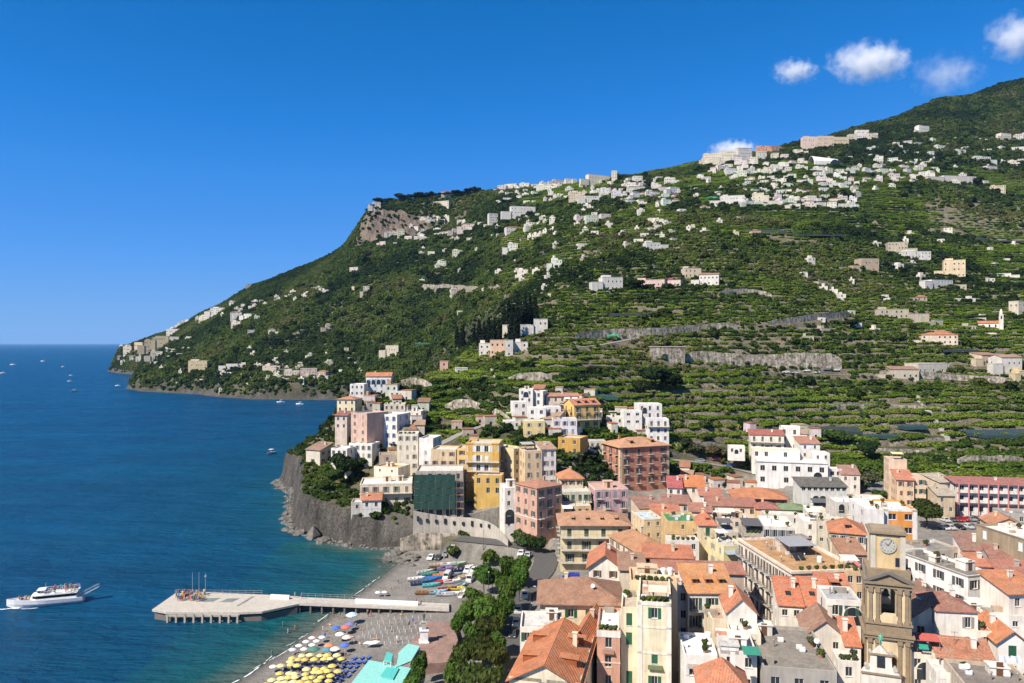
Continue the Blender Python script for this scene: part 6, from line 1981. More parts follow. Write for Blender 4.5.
 cluster(fill(640, 800, 210, 240, 7, 6, 10, (3.5, 6)), 'the small stone huts on the green slope under the village', 'stone huts under the village', (.55, .50, .40), 17)
 cluster(fill(800, 1010, 285, 345, 9, 8, 14, (4, 7)), 'the small stone sheds among the right hand groves', 'stone sheds among the right hand groves', (.48, .43, .35), 18)
 cluster(fill(560, 700, 215, 262, 9, 5, 9, (3.5, 6)), 'the small pale huts in the woods under the spur', 'pale huts under the spur', (.66, .62, .54), 19)
 # the countless rest of the far villages, one heap of small houses
 m = MB()
 for x0, x1, y0, y1, n, sl in ((496, 626, 186, 206, 60, -.05), (560, 720, 196, 250, 50, -.05), (385, 560, 222, 246, 60, -.04), (150, 360, 395, 350, 40, 0), (170, 340, 330, 322, 40, -.22), (930, 1030, 140, 190, 30, -.05), (690, 940, 168, 208, 90, -.07), (118, 190, 346, 366, 30, -.12), (420, 560, 240, 300, 24, 0), (800, 1020, 230, 345, 34, 0), (250, 335, 366, 384, 30, 0)):
  for k in range(n):
   px = r.uniform(x0, x1)
   py = r.uniform(y0, y1) + sl * (px - x0)
   X, Y, z = hit(px, py, 420)
   k_ = Y / F
   w, d, h = r.uniform(3, 8) * k_, r.uniform(4, 8), r.uniform(2.2, 5) * k_
   if Y < 800:
    w, h = w * 1.2, h * 1.2
   a = R(r.uniform(-25, 25))
   ca, sa = math.cos(a), math.sin(a)
   def T(x, y, zz):
    return (X + x * ca - y * sa, Y + x * sa + y * ca, z + zz)
   i = len(m.v)
   m.mi = 0
   m.box(-w / 2, 0, -4, w / 2, d, h)
   if r.random() < .6:
    s = r.uniform(.3, .6)
    m.box(-w / 2 * s, d * .3, h, w / 2 * s * r.random(), d * .9, h + r.uniform(1.5, 3))
   m.mi = 1
   nw = max(1, int(w / 3.4))
   for f in range(max(1, int(h / 3.4))):
    for c in range(nw):
     if r.random() < .7:
      xw, zw = -w / 2 + w * (c + .5) / nw, h - 2.3 - f * 3.2
      m.box(xw - .5, -.06, zw, xw + .5, -.004, zw + 1.4)
   for q in range(i, len(m.v)):
    m.v[q] = T(*m.v[q])
 o = m.build('far_village_houses', ['plaster', 'glass'], None, (.70, .67, .61))
 tag(o, kind='stuff')
 # small houses stacked on the near slopes
 for x0, x1, y0, y1, n, ph, col in ((352, 432, 398, 446, 16, 'the small pale houses stacked on the headland slope', (.76, .72, .63)), (378, 424, 440, 474, 6, 'the little cream houses wedged above the seaside palazzo', (.72, .64, .5)), (506, 604, 396, 440, 22, 'the small white houses packed into the hillside cluster', (.78, .76, .72)), (436, 500, 424, 446, 5, 'the small stone houses above the yellow hotel', (.52, .46, .38)), (606, 668, 416, 440, 8, 'the small white terraces below the stepped white group', (.78, .76, .73)), (676, 760, 474, 500, 8, 'the low houses at the back of the town under the hill road', (.74, .68, .6)), (748, 830, 428, 470, 8, 'the small white blocks around the stepped white hotel', (.8, .79, .77))):
  for k, q in enumerate(fill(x0, x1, y0, y1, n, 7, 13, (7, 14))):
   hill_house(*q, tuple(c * r.uniform(.85, 1.05) for c in col), 'one of ' + ph, ph[4:], r.choice(['flat', 'flat', 'shed', 'flat']), r.choice([TERRA, RUST, (.45, .3, .2)]), None, 'slope_house', 'house', k + int(x0), lo=255)
 # little church with its bell turret
 x, y, z = hit(992, 330, 330)
 rt = empty('church', (x, y + 4, z - .3), R(-24), 'little white church with orange roof and a slim bell turret among the groves', 'church')
 m = MB()
 m.box(-7, -3.5, -3, 7, 3.5, 5.2)
 rm, gab = roof_mesh('gx', 14, 7, 5.2, 1.7, .4)
 for g in gab:
  m.poly(g)
 m.build('wall', 'plaster', rt, (.80, .78, .74))
 rm.build('roof', 'roof_tiles', rt, ORANGE)
 q = MB()
 q.box(6.0, -5.2, -3, 8.6, -2.6, 11)
 q.box(5.8, -5.4, 11, 8.8, -2.4, 11.4)
 q.lathe([(1.2, 11.4), (1.1, 13), (.7, 14.4), (.05, 15.6)], 10, 7.3, -3.9)
 t = q.build('bell_turret', 'plaster', rt, (.80, .76, .70))
 g2 = MB()
 g2.box(6.8, -5.24, 8, 7.8, -5.203, 10.2)
 g2.build('bell_opening', 'glass', t)
 g3 = MB()
 for xx in (-4, 0, 4):
  g3 = MB()
  g3.box(xx - .5, -3.56, 2, xx + .5, -3.503, 4)
  g3.build('window', 'glass', rt)
 # vaulted hall with the big dark arch
 x, y, z = hit(826, 166, 330)
 rt = empty('concert_hall', (x, y + 10, z - .5), R(8), 'big white vaulted hall with a wide dark arched mouth below the shoulder row', 'hall')
 k = y / F
 L, hh = 22 * k, 11 * k
 m = MB()
 n = 12
 arc = [(t, hh * math.sin(math.pi * (.08 + .84 * t) / 1.0) ** .8) for t in [i / n for i in range(n + 1)]]
 prof = [(-11 + 22 * i / n, hh * (1 - (2 * i / n - 1) ** 2) ** .6) for i in range(n + 1)]
 for i in range(n):
  (a, za), (b, zb) = prof[i], prof[i + 1]
  m.slab([(-L * .62, a, za), (L * .62, a, za * .8), (L * .62, b, zb * .8), (-L * .62, b, zb)], .5)
 m.build('vault', 'plaster', rt, (.84, .83, .81))
 m = MB()
 m.box(-L * .6, -11, -5, L * .2, -10.2, hh * .45)
 m.build('wall', 'plaster', rt, (.80, .79, .77))
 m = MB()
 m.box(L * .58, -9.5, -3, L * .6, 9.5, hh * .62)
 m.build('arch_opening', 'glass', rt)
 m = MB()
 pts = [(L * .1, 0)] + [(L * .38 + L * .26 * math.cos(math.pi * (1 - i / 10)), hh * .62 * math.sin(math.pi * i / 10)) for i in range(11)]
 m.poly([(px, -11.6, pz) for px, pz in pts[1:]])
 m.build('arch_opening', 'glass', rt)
# ---------------------------------------------------------------- walls along roads and terraces
def wall_run(label, pts, mat='masonry', col=None, name='retaining_wall', thick=.7, fixedY=None, cap=False, arches=0, ymin=235):
 """pts: (x, y top, y base) photo positions"""
 w = []
 for i, p in enumerate(pts):
  if fixedY:
   X, Y, z = P(p[0], p[2], fixedY[i])
  else:
   X, Y, z = hit(p[0], p[2], ymin)
  w.append((X, Y, z - (4 if fixedY else 1.5), z + (p[2] - p[1]) * Y / F))
 l = smooth_line(w, 2.5)
 rr = random.Random(int(pts[0][0]))
 if mat == 'masonry':
  for i, q in enumerate(l):
   e = min(i, len(l) - 1 - i)
   f = min(1, .72 + e * .14) * (.80 + .05 * math.sin(i * .23 + pts[0][0])) + rr.uniform(-.03, .03)
   q[3] = q[2] + (q[3] - q[2]) * f
 m = MB()
 n = len(l)
 X = [q[0] for q in l]
 for i, q in enumerate(l):
  m.v += [(q[0], q[1], q[2]), (q[0], q[1], q[3]), (q[0], q[1] + thick, q[3]), (q[0], q[1] + thick, q[2])]
 for i in range(n - 1):
  a, b = 4 * i, 4 * i + 4
  m.f += [(a, b, b + 1, a + 1), (a + 1, b + 1, b + 2, a + 2), (a + 2, b + 2, b + 3, a + 3)]
 m.f += [(0, 1, 2, 3), (4 * n - 1, 4 * n - 2, 4 * n - 3, 4 * n - 4)]
 m.m = [0] * len(m.f)
 o = m.build(name, mat, None, col)
 return tag(o, label, 'wall')
def make_walls():
 W = wall_run
 W('long pale stone wall above the upper hill road', [(575, 331, 342), (610, 328, 340), (650, 326, 337), (700, 324, 334), (738, 322, 331)])
 W('shorter stone wall above the upper hill road near the right of the groves', [(770, 318, 325), (810, 313, 321), (850, 309, 317)])
 W('tall grey stone wall above the middle hill road, left of the crossing steps', [(686, 348, 363), (720, 349, 365), (760, 350, 368), (800, 351, 370), (842, 352, 372)])
 W('stone wall above the middle hill road in front of the roadside houses', [(880, 366, 377), (920, 369, 379), (960, 372, 381), (1010, 375, 384)])
 W('stone wall with a fence line above the bushy slope left of the white hotel', [(676, 440, 452), (700, 438, 451), (724, 439, 450)])
 W('bare stone wall behind the car park hotel terraces', [(958, 453, 466), (990, 452, 465), (1024, 452, 464)])
 W('dark stone wall on the terrace under the peach villa', [(508, 371, 383), (530, 371, 383), (552, 372, 382)])
 W('pale ruined garden wall right of the blue arched house', [(401, 373, 386), (416, 375, 387), (432, 379, 389)])
 W('broad stone terrace wall below the lemon trees on the headland', [(445, 397, 411), (462, 396, 412), (480, 398, 410)])
 W('stone wall on the slope left of the white cluster', [(492, 407, 418), (502, 408, 420), (512, 412, 424)])
 W('pale stone terrace wall high among the groves below the pink houses', [(720, 288, 296), (745, 287, 295), (772, 291, 298)])
 W('grey wall across the wooded slope left of the peach villa', [(422, 283, 291), (450, 283, 291), (480, 285, 292), (500, 286, 292)])
 W('long terrace wall in the middle of the right hand groves', [(820, 404, 410), (860, 402, 409), (900, 404, 410), (950, 407, 413)])
 W('lower terrace wall with trees on both sides above the tall peach house', [(858, 446, 452), (900, 448, 455), (940, 450, 457)])
 pw = W('white promenade wall with small openings under the green netted building', [(413, 511, 527), (430, 514, 528), (450, 517, 530), (470, 518, 532), (488, 522, 538), (500, 530, 545), (508, 540, 553)], 'plaster', (.52, .49, .44), 'promenade_wall', .5, [249, 250, 250, 248, 244, 238, 231])
 for k, (xx, YY_) in enumerate(((418, 248.8), (427, 249.6), (436, 249.8), (445, 249.8), (454, 249.4), (463, 248.5), (472, 247.3), (481, 245.6), (489, 243))):
  X, Y, z = P(xx, 516.5 + k * .8, YY_)
  b = MB()
  b.box(-.4, -.12, 0, .4, .3, 1.1 if k % 3 else 1.7)
  b.build('opening', 'glass', pw, None, (X, Y, z - 1.6), R(-k * 3.5 if k > 4 else 0))
 W('grey stone quay wall at the back of the beach car park', [(400, 527, 541), (425, 527, 540), (450, 529, 540), (475, 532, 543)], 'masonry', None, 'quay_wall', .6, [248.5, 248.5, 247.5, 245])
 # garage built into the hill wall
 x, y, z = hit(668, 362, 330)
 rt = empty('garage', (x, y + 2, z - .5), R(2), 'pale stone garage with one arched doorway built into the hill road wall', 'garage')
 k = y / F
 m = MB()
 m.box(-17 * k, -2, -1, 17 * k, 3, 15 * k)
 m.build('wall', 'masonry', rt)
 m = MB()
 m.box(-17.6 * k, -2.3, 15 * k, 17.6 * k, 3.2, 15.8 * k)
 m.build('roof', 'concrete', rt)
 g = MB()
 pts = [(-2.2, 0), (2.2, 0)] + [(2.2 * math.cos(t * math.pi / 8), 3 + 2.2 * math.sin(t * math.pi / 8)) for t in range(9)]
 g.poly([(px - 2, -2.02, pz) for px, pz in pts])
 g.build('doorway', 'glass', rt)
def net(label, x, y, wpx, dpt, col, seed, ymin=330, name='shade_net'):
 """dark netting stretched over a terrace"""
 r = random.Random(seed)
 X, Y, z = hit(x, y, ymin)
 w = wpx * Y / F
 nx, ny = 12, 5
 m = MB()
 for j in range(ny + 1):
  for i in range(nx + 1):
   xx, yy = X - w / 2 + w * i / nx, Y - 1 + dpt * j / ny
   zz = max(ground(xx, yy) + 2.2, z + 2.0) + r.uniform(-.25, .25)
   m.v.append((xx, yy, zz))
 for j in range(ny):
  for i in range(nx):
   a = j * (nx + 1) + i
   m.f.append((a, a + 1, a + nx + 2, a + nx + 1))
   m.m.append(0)
 # hanging front edge
 b0 = len(m.v)
 for i in range(nx + 1):
  p = m.v[i]
  m.v.append((p[0], p[1] - .2, p[2] - 1.6))
 for i in range(nx):
  m.f.append((b0 + i, b0 + i + 1, i + 1, i))
  m.m.append(0)
 tag(m.build(name, 'cloth', None, col), label, 'shade net')
def make_nets():
 D = (.022, .034, .036)
 net('dark teal shade net on the terrace above the pink columned hotel', 1000, 441, 70, 7, (.022, .045, .052), 1)
 net('dark green shade net behind the yellow villa', 607, 402, 22, 6, (.02, .07, .055), 2)
 net('green netted greenhouse roof left of the peach villa', 432, 345, 34, 7, (.03, .13, .10), 3, 400, 'greenhouse_net')
 net('bright green net roof below the white ridge village', 717, 200, 24, 14, (.02, .22, .15), 4)
 net('darker green net beside the white church like house', 742, 200, 18, 12, (.03, .16, .12), 5)
 net('black shade net high on the slope right of the village', 800, 238, 90, 10, D, 6)
 net('long black shade net under the stony slope at the right', 985, 243, 80, 12, D, 7)
 net('black shade net beside the brown unfinished house', 897, 266, 34, 7, D, 8)
 net('dark net on the terrace above the white stepped hotel', 840, 437, 44, 6, (.025, .04, .04), 9)
 net('dark blue green net on the terrace right of the white hotel', 880, 440, 36, 6, (.022, .05, .05), 10)
 net('black net on the terrace below the little church', 960, 355, 36, 6, D, 11)
 net('green net on the lower terrace right of the crossing steps', 912, 432, 30, 6, (.02, .05, .055), 12)
 net('black net on the terrace under the upper hill road wall', 640, 318, 60, 6, D, 13)
 net('small green net by the upper hill road', 613, 340, 12, 4, (.05, .30, .20), 14)
# ---------------------------------------------------------------- vehicles
def loft(m, secs, close=True):
 """skin rings of equal length"""
 k = len(m.v)
 n = len(secs[0])
 for s in secs:
  m.v += [tuple(p) for p in s]
 for a in range(len(secs) - 1):
  for i in range(n):
   j = (i + 1) % n
   if not close and i == n - 1:
    continue
   m.f.append((k + a * n + i, k + a * n + j, k + (a + 1) * n + j, k + (a + 1) * n + i))
   m.m.append(m.mi)
def car_proto(name='parked_car', L=4.1, W=1.72, van=False):
 root = empty(name)
 h0, h1 = .28, .82
 hr = 1.9 if van else 1.42
 m = MB()
 if van:
  prof = [(-L / 2, h0), (-L / 2, .95), (-L / 2 + .5, 1.1), (-L / 2 + 1.2, hr), (L / 2 - .1, hr), (L / 2, 1.0), (L / 2, h0)]
 else:
  prof = [(-L / 2, h0), (-L / 2, .62), (-L / 2 + .25, .74), (-L / 2 + 1.05, .86), (-L / 2 + 1.65, hr - .05), (-L / 2 + 2.2, hr), (L / 2 - .75, hr - .05), (L / 2 - .1, .95), (L / 2, .7), (L / 2, h0)]
 secs = []
 for sx, wz in ((-1, .93), (-.97, 1), (.97, 1), (1, .93)):
  secs.append([(x, sx * (W / 2) * (1 if z < .9 else .84), z * (wz if z > .8 else 1)) for x, z in prof])
 loft(m, secs)
 m.poly(secs[0][::-1])
 m.poly(secs[-1])
 body = m.build('body', 'car_paint', root, (.6, .6, .6))
 for sx in (-1, 1):
  g = MB()
  y = sx * W / 2 * .925
  if van:
   q = [(-L / 2 + .75, 1.12), (-L / 2 + 1.25, hr - .18), (-L / 2 + 2.1, hr - .18), (-L / 2 + 2.1, 1.12)]
  else:
   q = [(-L / 2 + 1.3, .95), (-L / 2 + 1.78, hr - .16), (L / 2 - .95, hr - .16), (L / 2 - .5, .98)]
  pts = [(x, y + sx * .045 - sx * .10 * max(0, (z - .9)) / .5, z) for x, z in q]
  g.poly(pts if sx < 0 else pts[::-1])
  g.build('side_window', 'glass', root)
 g = MB()
 if van:
  a, b = (-L / 2 + .58, 1.2), (-L / 2 + 1.16, hr - .1)
 else:
  a, b = (-L / 2 + 1.12, .93), (-L / 2 + 1.6, hr - .12)
 g.poly([(a[0] - .03, -W * .38, a[1] + .03), (a[0] - .03, W * .38, a[1] + .03), (b[0] - .03, W * .36, b[1] + .03), (b[0] - .03, -W * .36, b[1] + .03)])
 g.build('windscreen', 'glass', root)
 if not van:
  g = MB()
  a, b = (L / 2 - .14, 1.0), (L / 2 - .68, hr - .1)
  g.poly([(a[0] + .03, W * .38, a[1] + .02), (a[0] + .03, -W * .38, a[1] + .02), (b[0] + .03, -W * .35, b[1] + .03), (b[0] + .03, W * .35, b[1] + .03)])
  g.build('rear_window', 'glass', root)
 for x in (-L / 2 + .75, L / 2 - .75):
  for s in (-1, 1):
   t = MB()
   t.tube((x, s * (W / 2 - .2), .31), (x, s * (W / 2 + .01), .31), .31, .31, 14)
   o = t.build('wheel', 'tyre', root)
   t = MB()
   t.tube((x, s * (W / 2 + .005), .31), (x, s * (W / 2 + .03), .31), .18, .16, 10)
   t.build('rim', 'metal', o, (.5, .5, .5))
 for s in (-1, 1):
  t = MB()
  t.box(-L / 2 - .02, s * W * .33 - .16, .58, -L / 2 + .02, s * W * .33 + .16, .70)
  t.build('headlight', 'white', root)
 return root
def put(proto, used, loc, rz, label, cat, group=None, color=None, colpart=None, scale=None):
 """the first call moves the prototype itself, later calls copy it with its parts"""
 o = proto if not used else copy_tree(proto)
 used.append(o)
 o.location = loc
 o.rotation_euler = (0, 0, rz)
 if scale:
  o.scale = (scale,) * 3
 for k in ('label', 'category', 'group'):
  if k in o:
   del o[k]
 tag(o, label, cat, group)
 if color is not None:
  tgt = [c for c in o.children if c.name.split('.')[0] == colpart] if colpart else [o]
  for t in tgt:
   t.color = (*color, 1)
 return o
CARCOL = {'white': (.72, .72, .70), 'black': (.015, .015, .017), 'grey': (.22, .23, .24), 'silver': (.48, .49, .50), 'red': (.36, .02, .02), 'blue': (.03, .07, .25), 'dark': (.05, .055, .06)}
def make_cars():
 car, van = car_proto(), car_proto('parked_van', 4.7, 1.85, True)
 ucar, uvan = [], []
 def at(x, y):
  Y = 200.0
  for _ in range(12):
   z = ground((x - 512) * Y / F, Y)
   Y = (CZ - z) * F / (y - HOR)
  return ((x - 512) * Y / F, Y, ground((x - 512) * Y / F, Y) + .03)
 cn = list(CARCOL)
 # beach car park
 row = [(431, 559, 'white'), (438.5, 559, 'dark'), (446, 558, 'grey'), (453, 558, 'silver'), (461, 557.5, 'black'), (467.5, 557, 'white'), (474, 557, 'white'), (481, 556, 'dark')]
 for k, (x, y, c) in enumerate(row):
  put(car, ucar, at(x, y), R(78), '%s car, %s in the front row of the beach car park' % (c, ordinal(k, len(row))), 'car', 'cars in the beach car park', CARCOL[c], 'body')
 row = [(444, 548, 'dark'), (450, 547, 'grey'), (461, 547.5, 'silver'), (468, 547, 'black'), (480, 547, 'dark'), (488, 547, 'grey')]
 for k, (x, y, c) in enumerate(row):
  put(car, ucar, at(x, y), R(84), '%s car, %s in the back row of the beach car park' % (c, ordinal(k, len(row))), 'car', 'cars in the beach car park', CARCOL[c], 'body')
 for k, (x, y, c, lab) in enumerate([(508, 554, 'grey', 'grey van parked by the junction at the top of the beach road'), (447, 540, 'white', 'white van parked against the quay wall, left'), (470, 541, 'white', 'white van parked against the quay wall, right')]):
  put(van, uvan, at(x, y), R((170, 80, 80)[k]), lab, 'van', None, CARCOL[c], 'body')
 for x, y, c, lab in [(521, 555, 'white', 'white car waiting at the junction beside the grey van'), (527.5, 557, 'silver', 'silver car at the junction, nearest the bushes')]:
  put(car, ucar, at(x, y), R(80), lab, 'car', None, CARCOL[c], 'body')
 road = [(527, 597, 'white', 'white car driving on the plaza road between two zebra crossings'), (520, 612, 'silver', 'silver car parked on the plaza road beside the brown hipped roof'), (518, 625, 'white', 'white car in tree shade on the plaza road'),
   (514.5, 636, 'dark', 'dark car parked in tree shade on the plaza road'), (504.5, 655, 'white', 'white car parked beside the orange dormered house'), (497, 676, 'white', 'white car at the bottom of the plaza road'), (501, 664, 'black', 'black car second from the bottom of the plaza road')]
 for x, y, c, lab in road:
  put(car, ucar, at(x - 2, y), R(86), lab, 'car', 'cars on the plaza road', CARCOL[c], 'body')
 # car park at the right
 rows = [[(945, 521.5, 'silver'), (952, 521, 'dark'), (958, 521, 'red'), (964.5, 520.5, 'red'), (971, 520.5, 'grey'), (977, 520, 'dark'), (983, 520, 'white')],
   [(944, 529, 'white'), (950.5, 529, 'silver'), (960, 528.5, 'black'), (968, 528, 'silver'), (976, 528, 'grey'), (983, 527, 'dark')]]
 for q, row in enumerate(rows):
  for k, (x, y, c) in enumerate(row):
   put(car, ucar, at(x, y), R(100), '%s car, %s in the %s row by the pink columned hotel' % (c, ordinal(k, len(row)), ('back', 'front')[q]), 'car', 'cars in the square by the pink hotel', CARCOL[c], 'body')
 for x, y, c, lab in [(949, 513.5, 'white', 'white car left of the entrance of the pink columned hotel'), (974, 513, 'black', 'black car at the entrance of the pink columned hotel'), (998, 512, 'grey', 'grey car right of the entrance of the pink columned hotel')]:
  put(car, ucar, at(x, y), R(10), lab, 'car', None, CARCOL[c], 'body')
 # hill road by the white hotel and the others
 for x, y, c, lab in [(700, 462, 'grey', 'grey car, leftmost on the hill road left of the white hotel'), (716, 464, 'red', 'red car on the hill road left of the white hotel'), (730, 467, 'blue', 'blue car on the hill road left of the white hotel')]:
  X, Y, z = hit(x, y, 250)
  put(car, ucar, (X, Y, z + .15), R(-15), lab, 'car', 'cars on the hill road', CARCOL[c], 'body')
 for k, x in enumerate((786, 796, 806, 816, 826, 836)):
  X, Y, z = hit(x, 373.5, 330)
  c = ('white', 'silver', 'white', 'white', 'grey', 'white')[k]
  put(car, ucar, (X, Y, z + .15), R(4), '%s car, %s along the foot of the tall grey road wall' % (c, ordinal(k, 6)), 'car', 'cars under the tall road wall', CARCOL[c], 'body')
 X, Y, z = hit(686, 362, 330)
 put(van, uvan, (X, Y, z + .15), R(0), 'blue truck parked beside the stone garage on the hill road', 'van', None, (.06, .20, .5), 'body')
 X, Y, z = hit(570, 568, 150)
 X, Y, z = P(571, 566, 196)
 put(van, uvan, (X, Y, ground(X, Y) + .05), R(0), 'blue van parked in front of the pale yellow palazzo', 'van', None, (.02, .05, .35), 'body')
# ---------------------------------------------------------------- people
def person_mesh(kind):
 bm = {'stand': dict(hip=.9, la=(.10, 0), lb=(-.10, .03), arm=((.24, .02, 1.1), (.27, -.08, .85)), arm2=((-.25, .03, 1.1), (-.27, -.05, .86))),
   'walk': dict(hip=.9, la=(.09, .28), lb=(-.09, -.25), arm=((.25, -.12, 1.12), (.25, -.30, .95)), arm2=((-.25, .12, 1.12), (-.25, .22, .92)))}
 V, E, Rr = [], [], []
 def add(p, r, par=None):
  V.append(p)
  Rr.append(r)
  if par is not None:
   E.append((par, len(V) - 1))
  return len(V) - 1
 if kind == 'lie':
  pel = add((0, 0, .16), (.15, .11))
  ch = add((0, .34, .19), (.17, .11), pel)
  nk = add((0, .55, .20), (.06, .06), ch)
  add((0, .72, .22), (.10, .105), nk)
  for s in (-1, 1):
   k = add((s * .10, -.42, .26), (.075, .075), add((s * .09, -.08, .16), (.09, .09), pel))
   a = add((s * .10, -.85, .10), (.05, .05), k)
   add((s * .12, -.90, .2), (.04, .04), a)
   e = add((s * .30, .20, .12), (.045, .045), add((s * .2, .42, .18), (.06, .06), ch))
   add((s * .33, -.05, .10), (.035, .035), e)
 elif kind == 'sit':
  pel = add((0, 0, .50), (.15, .12))
  ch = add((0, .06, .86), (.16, .11), pel)
  nk = add((0, .05, 1.06), (.055, .055), ch)
  add((0, .03, 1.24), (.095, .11), nk)
  for s in (-1, 1):
   k = add((s * .12, -.42, .50), (.075, .075), add((s * .10, -.06, .5), (.09, .09), pel))
   a = add((s * .12, -.44, .10), (.05, .05), k)
   add((s * .12, -.58, .05), (.04, .035), a)
   e = add((s * .25, -.05, .72), (.045, .045), add((s * .2, .06, .98), (.06, .06), ch))
   add((s * .18, -.30, .62), (.035, .035), e)
 else:
  q = bm[kind]
  pel = add((0, 0, .95), (.15, .11))
  ch = add((0, .01, 1.3), (.17, .11), pel)
  nk = add((0, .0, 1.5), (.055, .055), ch)
  add((0, -.02, 1.66), (.095, .115), nk)
  for s, lg, ar in ((1, q['la'], q['arm']), (-1, q['lb'], q['arm2'])):
   k = add((lg[0], -lg[1] * .55, .5), (.07, .07), add((lg[0], 0, .86), (.09, .09), pel))
   a = add((lg[0], -lg[1], .09), (.045, .045), k)
   add((lg[0], -lg[1] - .13, .05), (.04, .035), a)
   e = add(ar[0], (.042, .042), add((s * .2, .01, 1.4), (.06, .06), ch))
   add(ar[1], (.033, .033), e)
 me = bpy.data.meshes.new('person')
 me.from_pydata(V, E, [])
 o = bpy.data.objects.new('person_skeleton', me)
 COL.objects.link(o)
 sk = o.modifiers.new('skin', 'SKIN')
 sk.use_smooth_shade = True
 for i, v in enumerate(me.skin_vertices[0].data):
  v.radius = Rr[i]
  v.use_root = i == 0
 ss = o.modifiers.new('sub', 'SUBSURF')
 ss.levels = ss.render_levels = 1
 dg = bpy.context.evaluated_depsgraph_get()
 out = bpy.data.meshes.new_from_object(o.evaluated_get(dg))
 bpy.data.objects.remove(o)
 out.name = 'person'
 out.materials.clear()
 for mname in ('skin', 'cloth', 'hair'):
  out.materials.append(MATS[mname])
 for p in out.polygons:
  c = p.center
  if kind == 'lie':
   mi = 1 if -.25 < c.y < .12 else (2 if c.y > .74 else 0)
  elif kind == 'sit':
   mi = 1 if (.42 < c.z < 1.0 and c.y > -.3 and abs(c.x) < .22) else (2 if c.z > 1.28 or (c.z > 1.16 and c.y > .06) else 0)
  else:
   mi = 1 if (.62 < c.z < 1.44 and abs(c.x) < .225) else (2 if c.z > 1.72 or (c.z > 1.58 and c.y > .02) else 0)
  p.material_index = mi
 return out
PEOPLE = {}
CLOTH = {'white': (.75, .74, .72), 'red': (.5, .04, .03), 'blue': (.04, .12, .45), 'black': (.02, .02, .025), 'pink': (.6, .2, .25), 'yellow': (.65, .5, .08), 'teal': (.03, .3, .3), 'grey': (.3, .3, .3)}
def person(kind, loc, rz, cname, label, group=None, parent=None):
 if kind not in PEOPLE:
  PEOPLE[kind] = person_mesh(kind)
 o = link('person', PEOPLE[kind], None, CLOTH[cname], loc, rz)
 return tag(o, label, 'person', group)
# ---------------------------------------------------------------- boats
def hull_sections(L, W, H, n=11, bow=.35, flare=.75, stern=.85):
 """half breadth, keel and sheer along the length; bow at -x"""
 S = []
 for i in range(n):
  t = i / (n - 1)
  x = -L / 2 + L * t
  b = W / 2 * (min(1, (t / .45)) ** .62 if t < .45 else 1 - (1 - stern) * ((t - .45) / .55) ** 2)
  b = max(b, .02)
  sheer = H * (1 + bow * (1 - t) ** 2.4)
  kz = -.35 * H if t > .12 else -.35 * H + (.12 - t) / .12 * H * 1.05
  S.append((x + (-.06 * L * (1 - t) ** 3), b, sheer, kz))
 return S
def hull_mesh(m, L, W, H, deck=.15, **k):
 S = hull_sections(L, W, H, **k)
 secs = [[(x, -b, s), (x, -b * .93, s * .45), (x, -b * .6, kz * .55), (x, 0, kz), (x, b * .6, kz * .55), (x, b * .93, s * .45), (x, b, s), (x, b * .88, s - .02), (x, b * .85, s - deck), (x, -b * .85, s - deck), (x, -b * .88, s - .02)] for x, b, s, kz in S]
 loft(m, secs)
 m.poly(secs[-1])
 m.poly(secs[0][::-1])
 return S
def dinghy_proto():
 root = empty('rowing_boat')
 m = MB()
 S = hull_mesh(m, 4.2, 1.55, .55, deck=.36, bow=.5)
 m.build('hull', 'paint', root, (.7, .7, .7))
 for x in (-.6, .4, 1.35):
  q = MB()
  q.box(x - .14, -.66, .36, x + .14, .66, .41)
  q.build('bench', 'wood', root)
 return root
def motorboat_proto():
 root = empty('motorboat')
 m = MB()
 hull_mesh(m, 8.0, 2.6, .95, deck=.2, bow=.4)
 m.build('hull', 'paint', root, (.8, .8, .8))
 q = MB()
 q.prism([(-1.9, -.75), (.6, -.95), (.6, .95), (-1.9, .75)], .75, 1.5)
 q.build('cabin', 'paint', root, (.8, .79, .77))
 g = MB()
 g.slab([(-2.3, -.7, 1.2), (-1.8, -.8, 1.75), (-1.8, .8, 1.75), (-2.3, .7, 1.2)], .06)
 g.build('windscreen', 'glass', root)
 q = MB()
 q.slab([(-1.2, -1.1, 2.7), (1.6, -1.1, 2.7), (1.6, 1.1, 2.7), (-1.2, 1.1, 2.7)], .07)
 o = q.build('sunshade', 'cloth', root, (.75, .74, .7))
 for x, y in ((-1.1, -1), (1.5, -1), (-1.1, 1), (1.5, 1)):
  p = MB()
  p.tube((x, y, .7), (x, y, 2.66), .03, .03, 5)
  p.build('post', 'metal', o, (.6, .6, .6))
 q = MB()
 q.box(3.75, -.25, .1, 4.25, .25, 1.1)
 q.build('outboard_motor', 'paint', root, (.05, .05, .06))
 return root
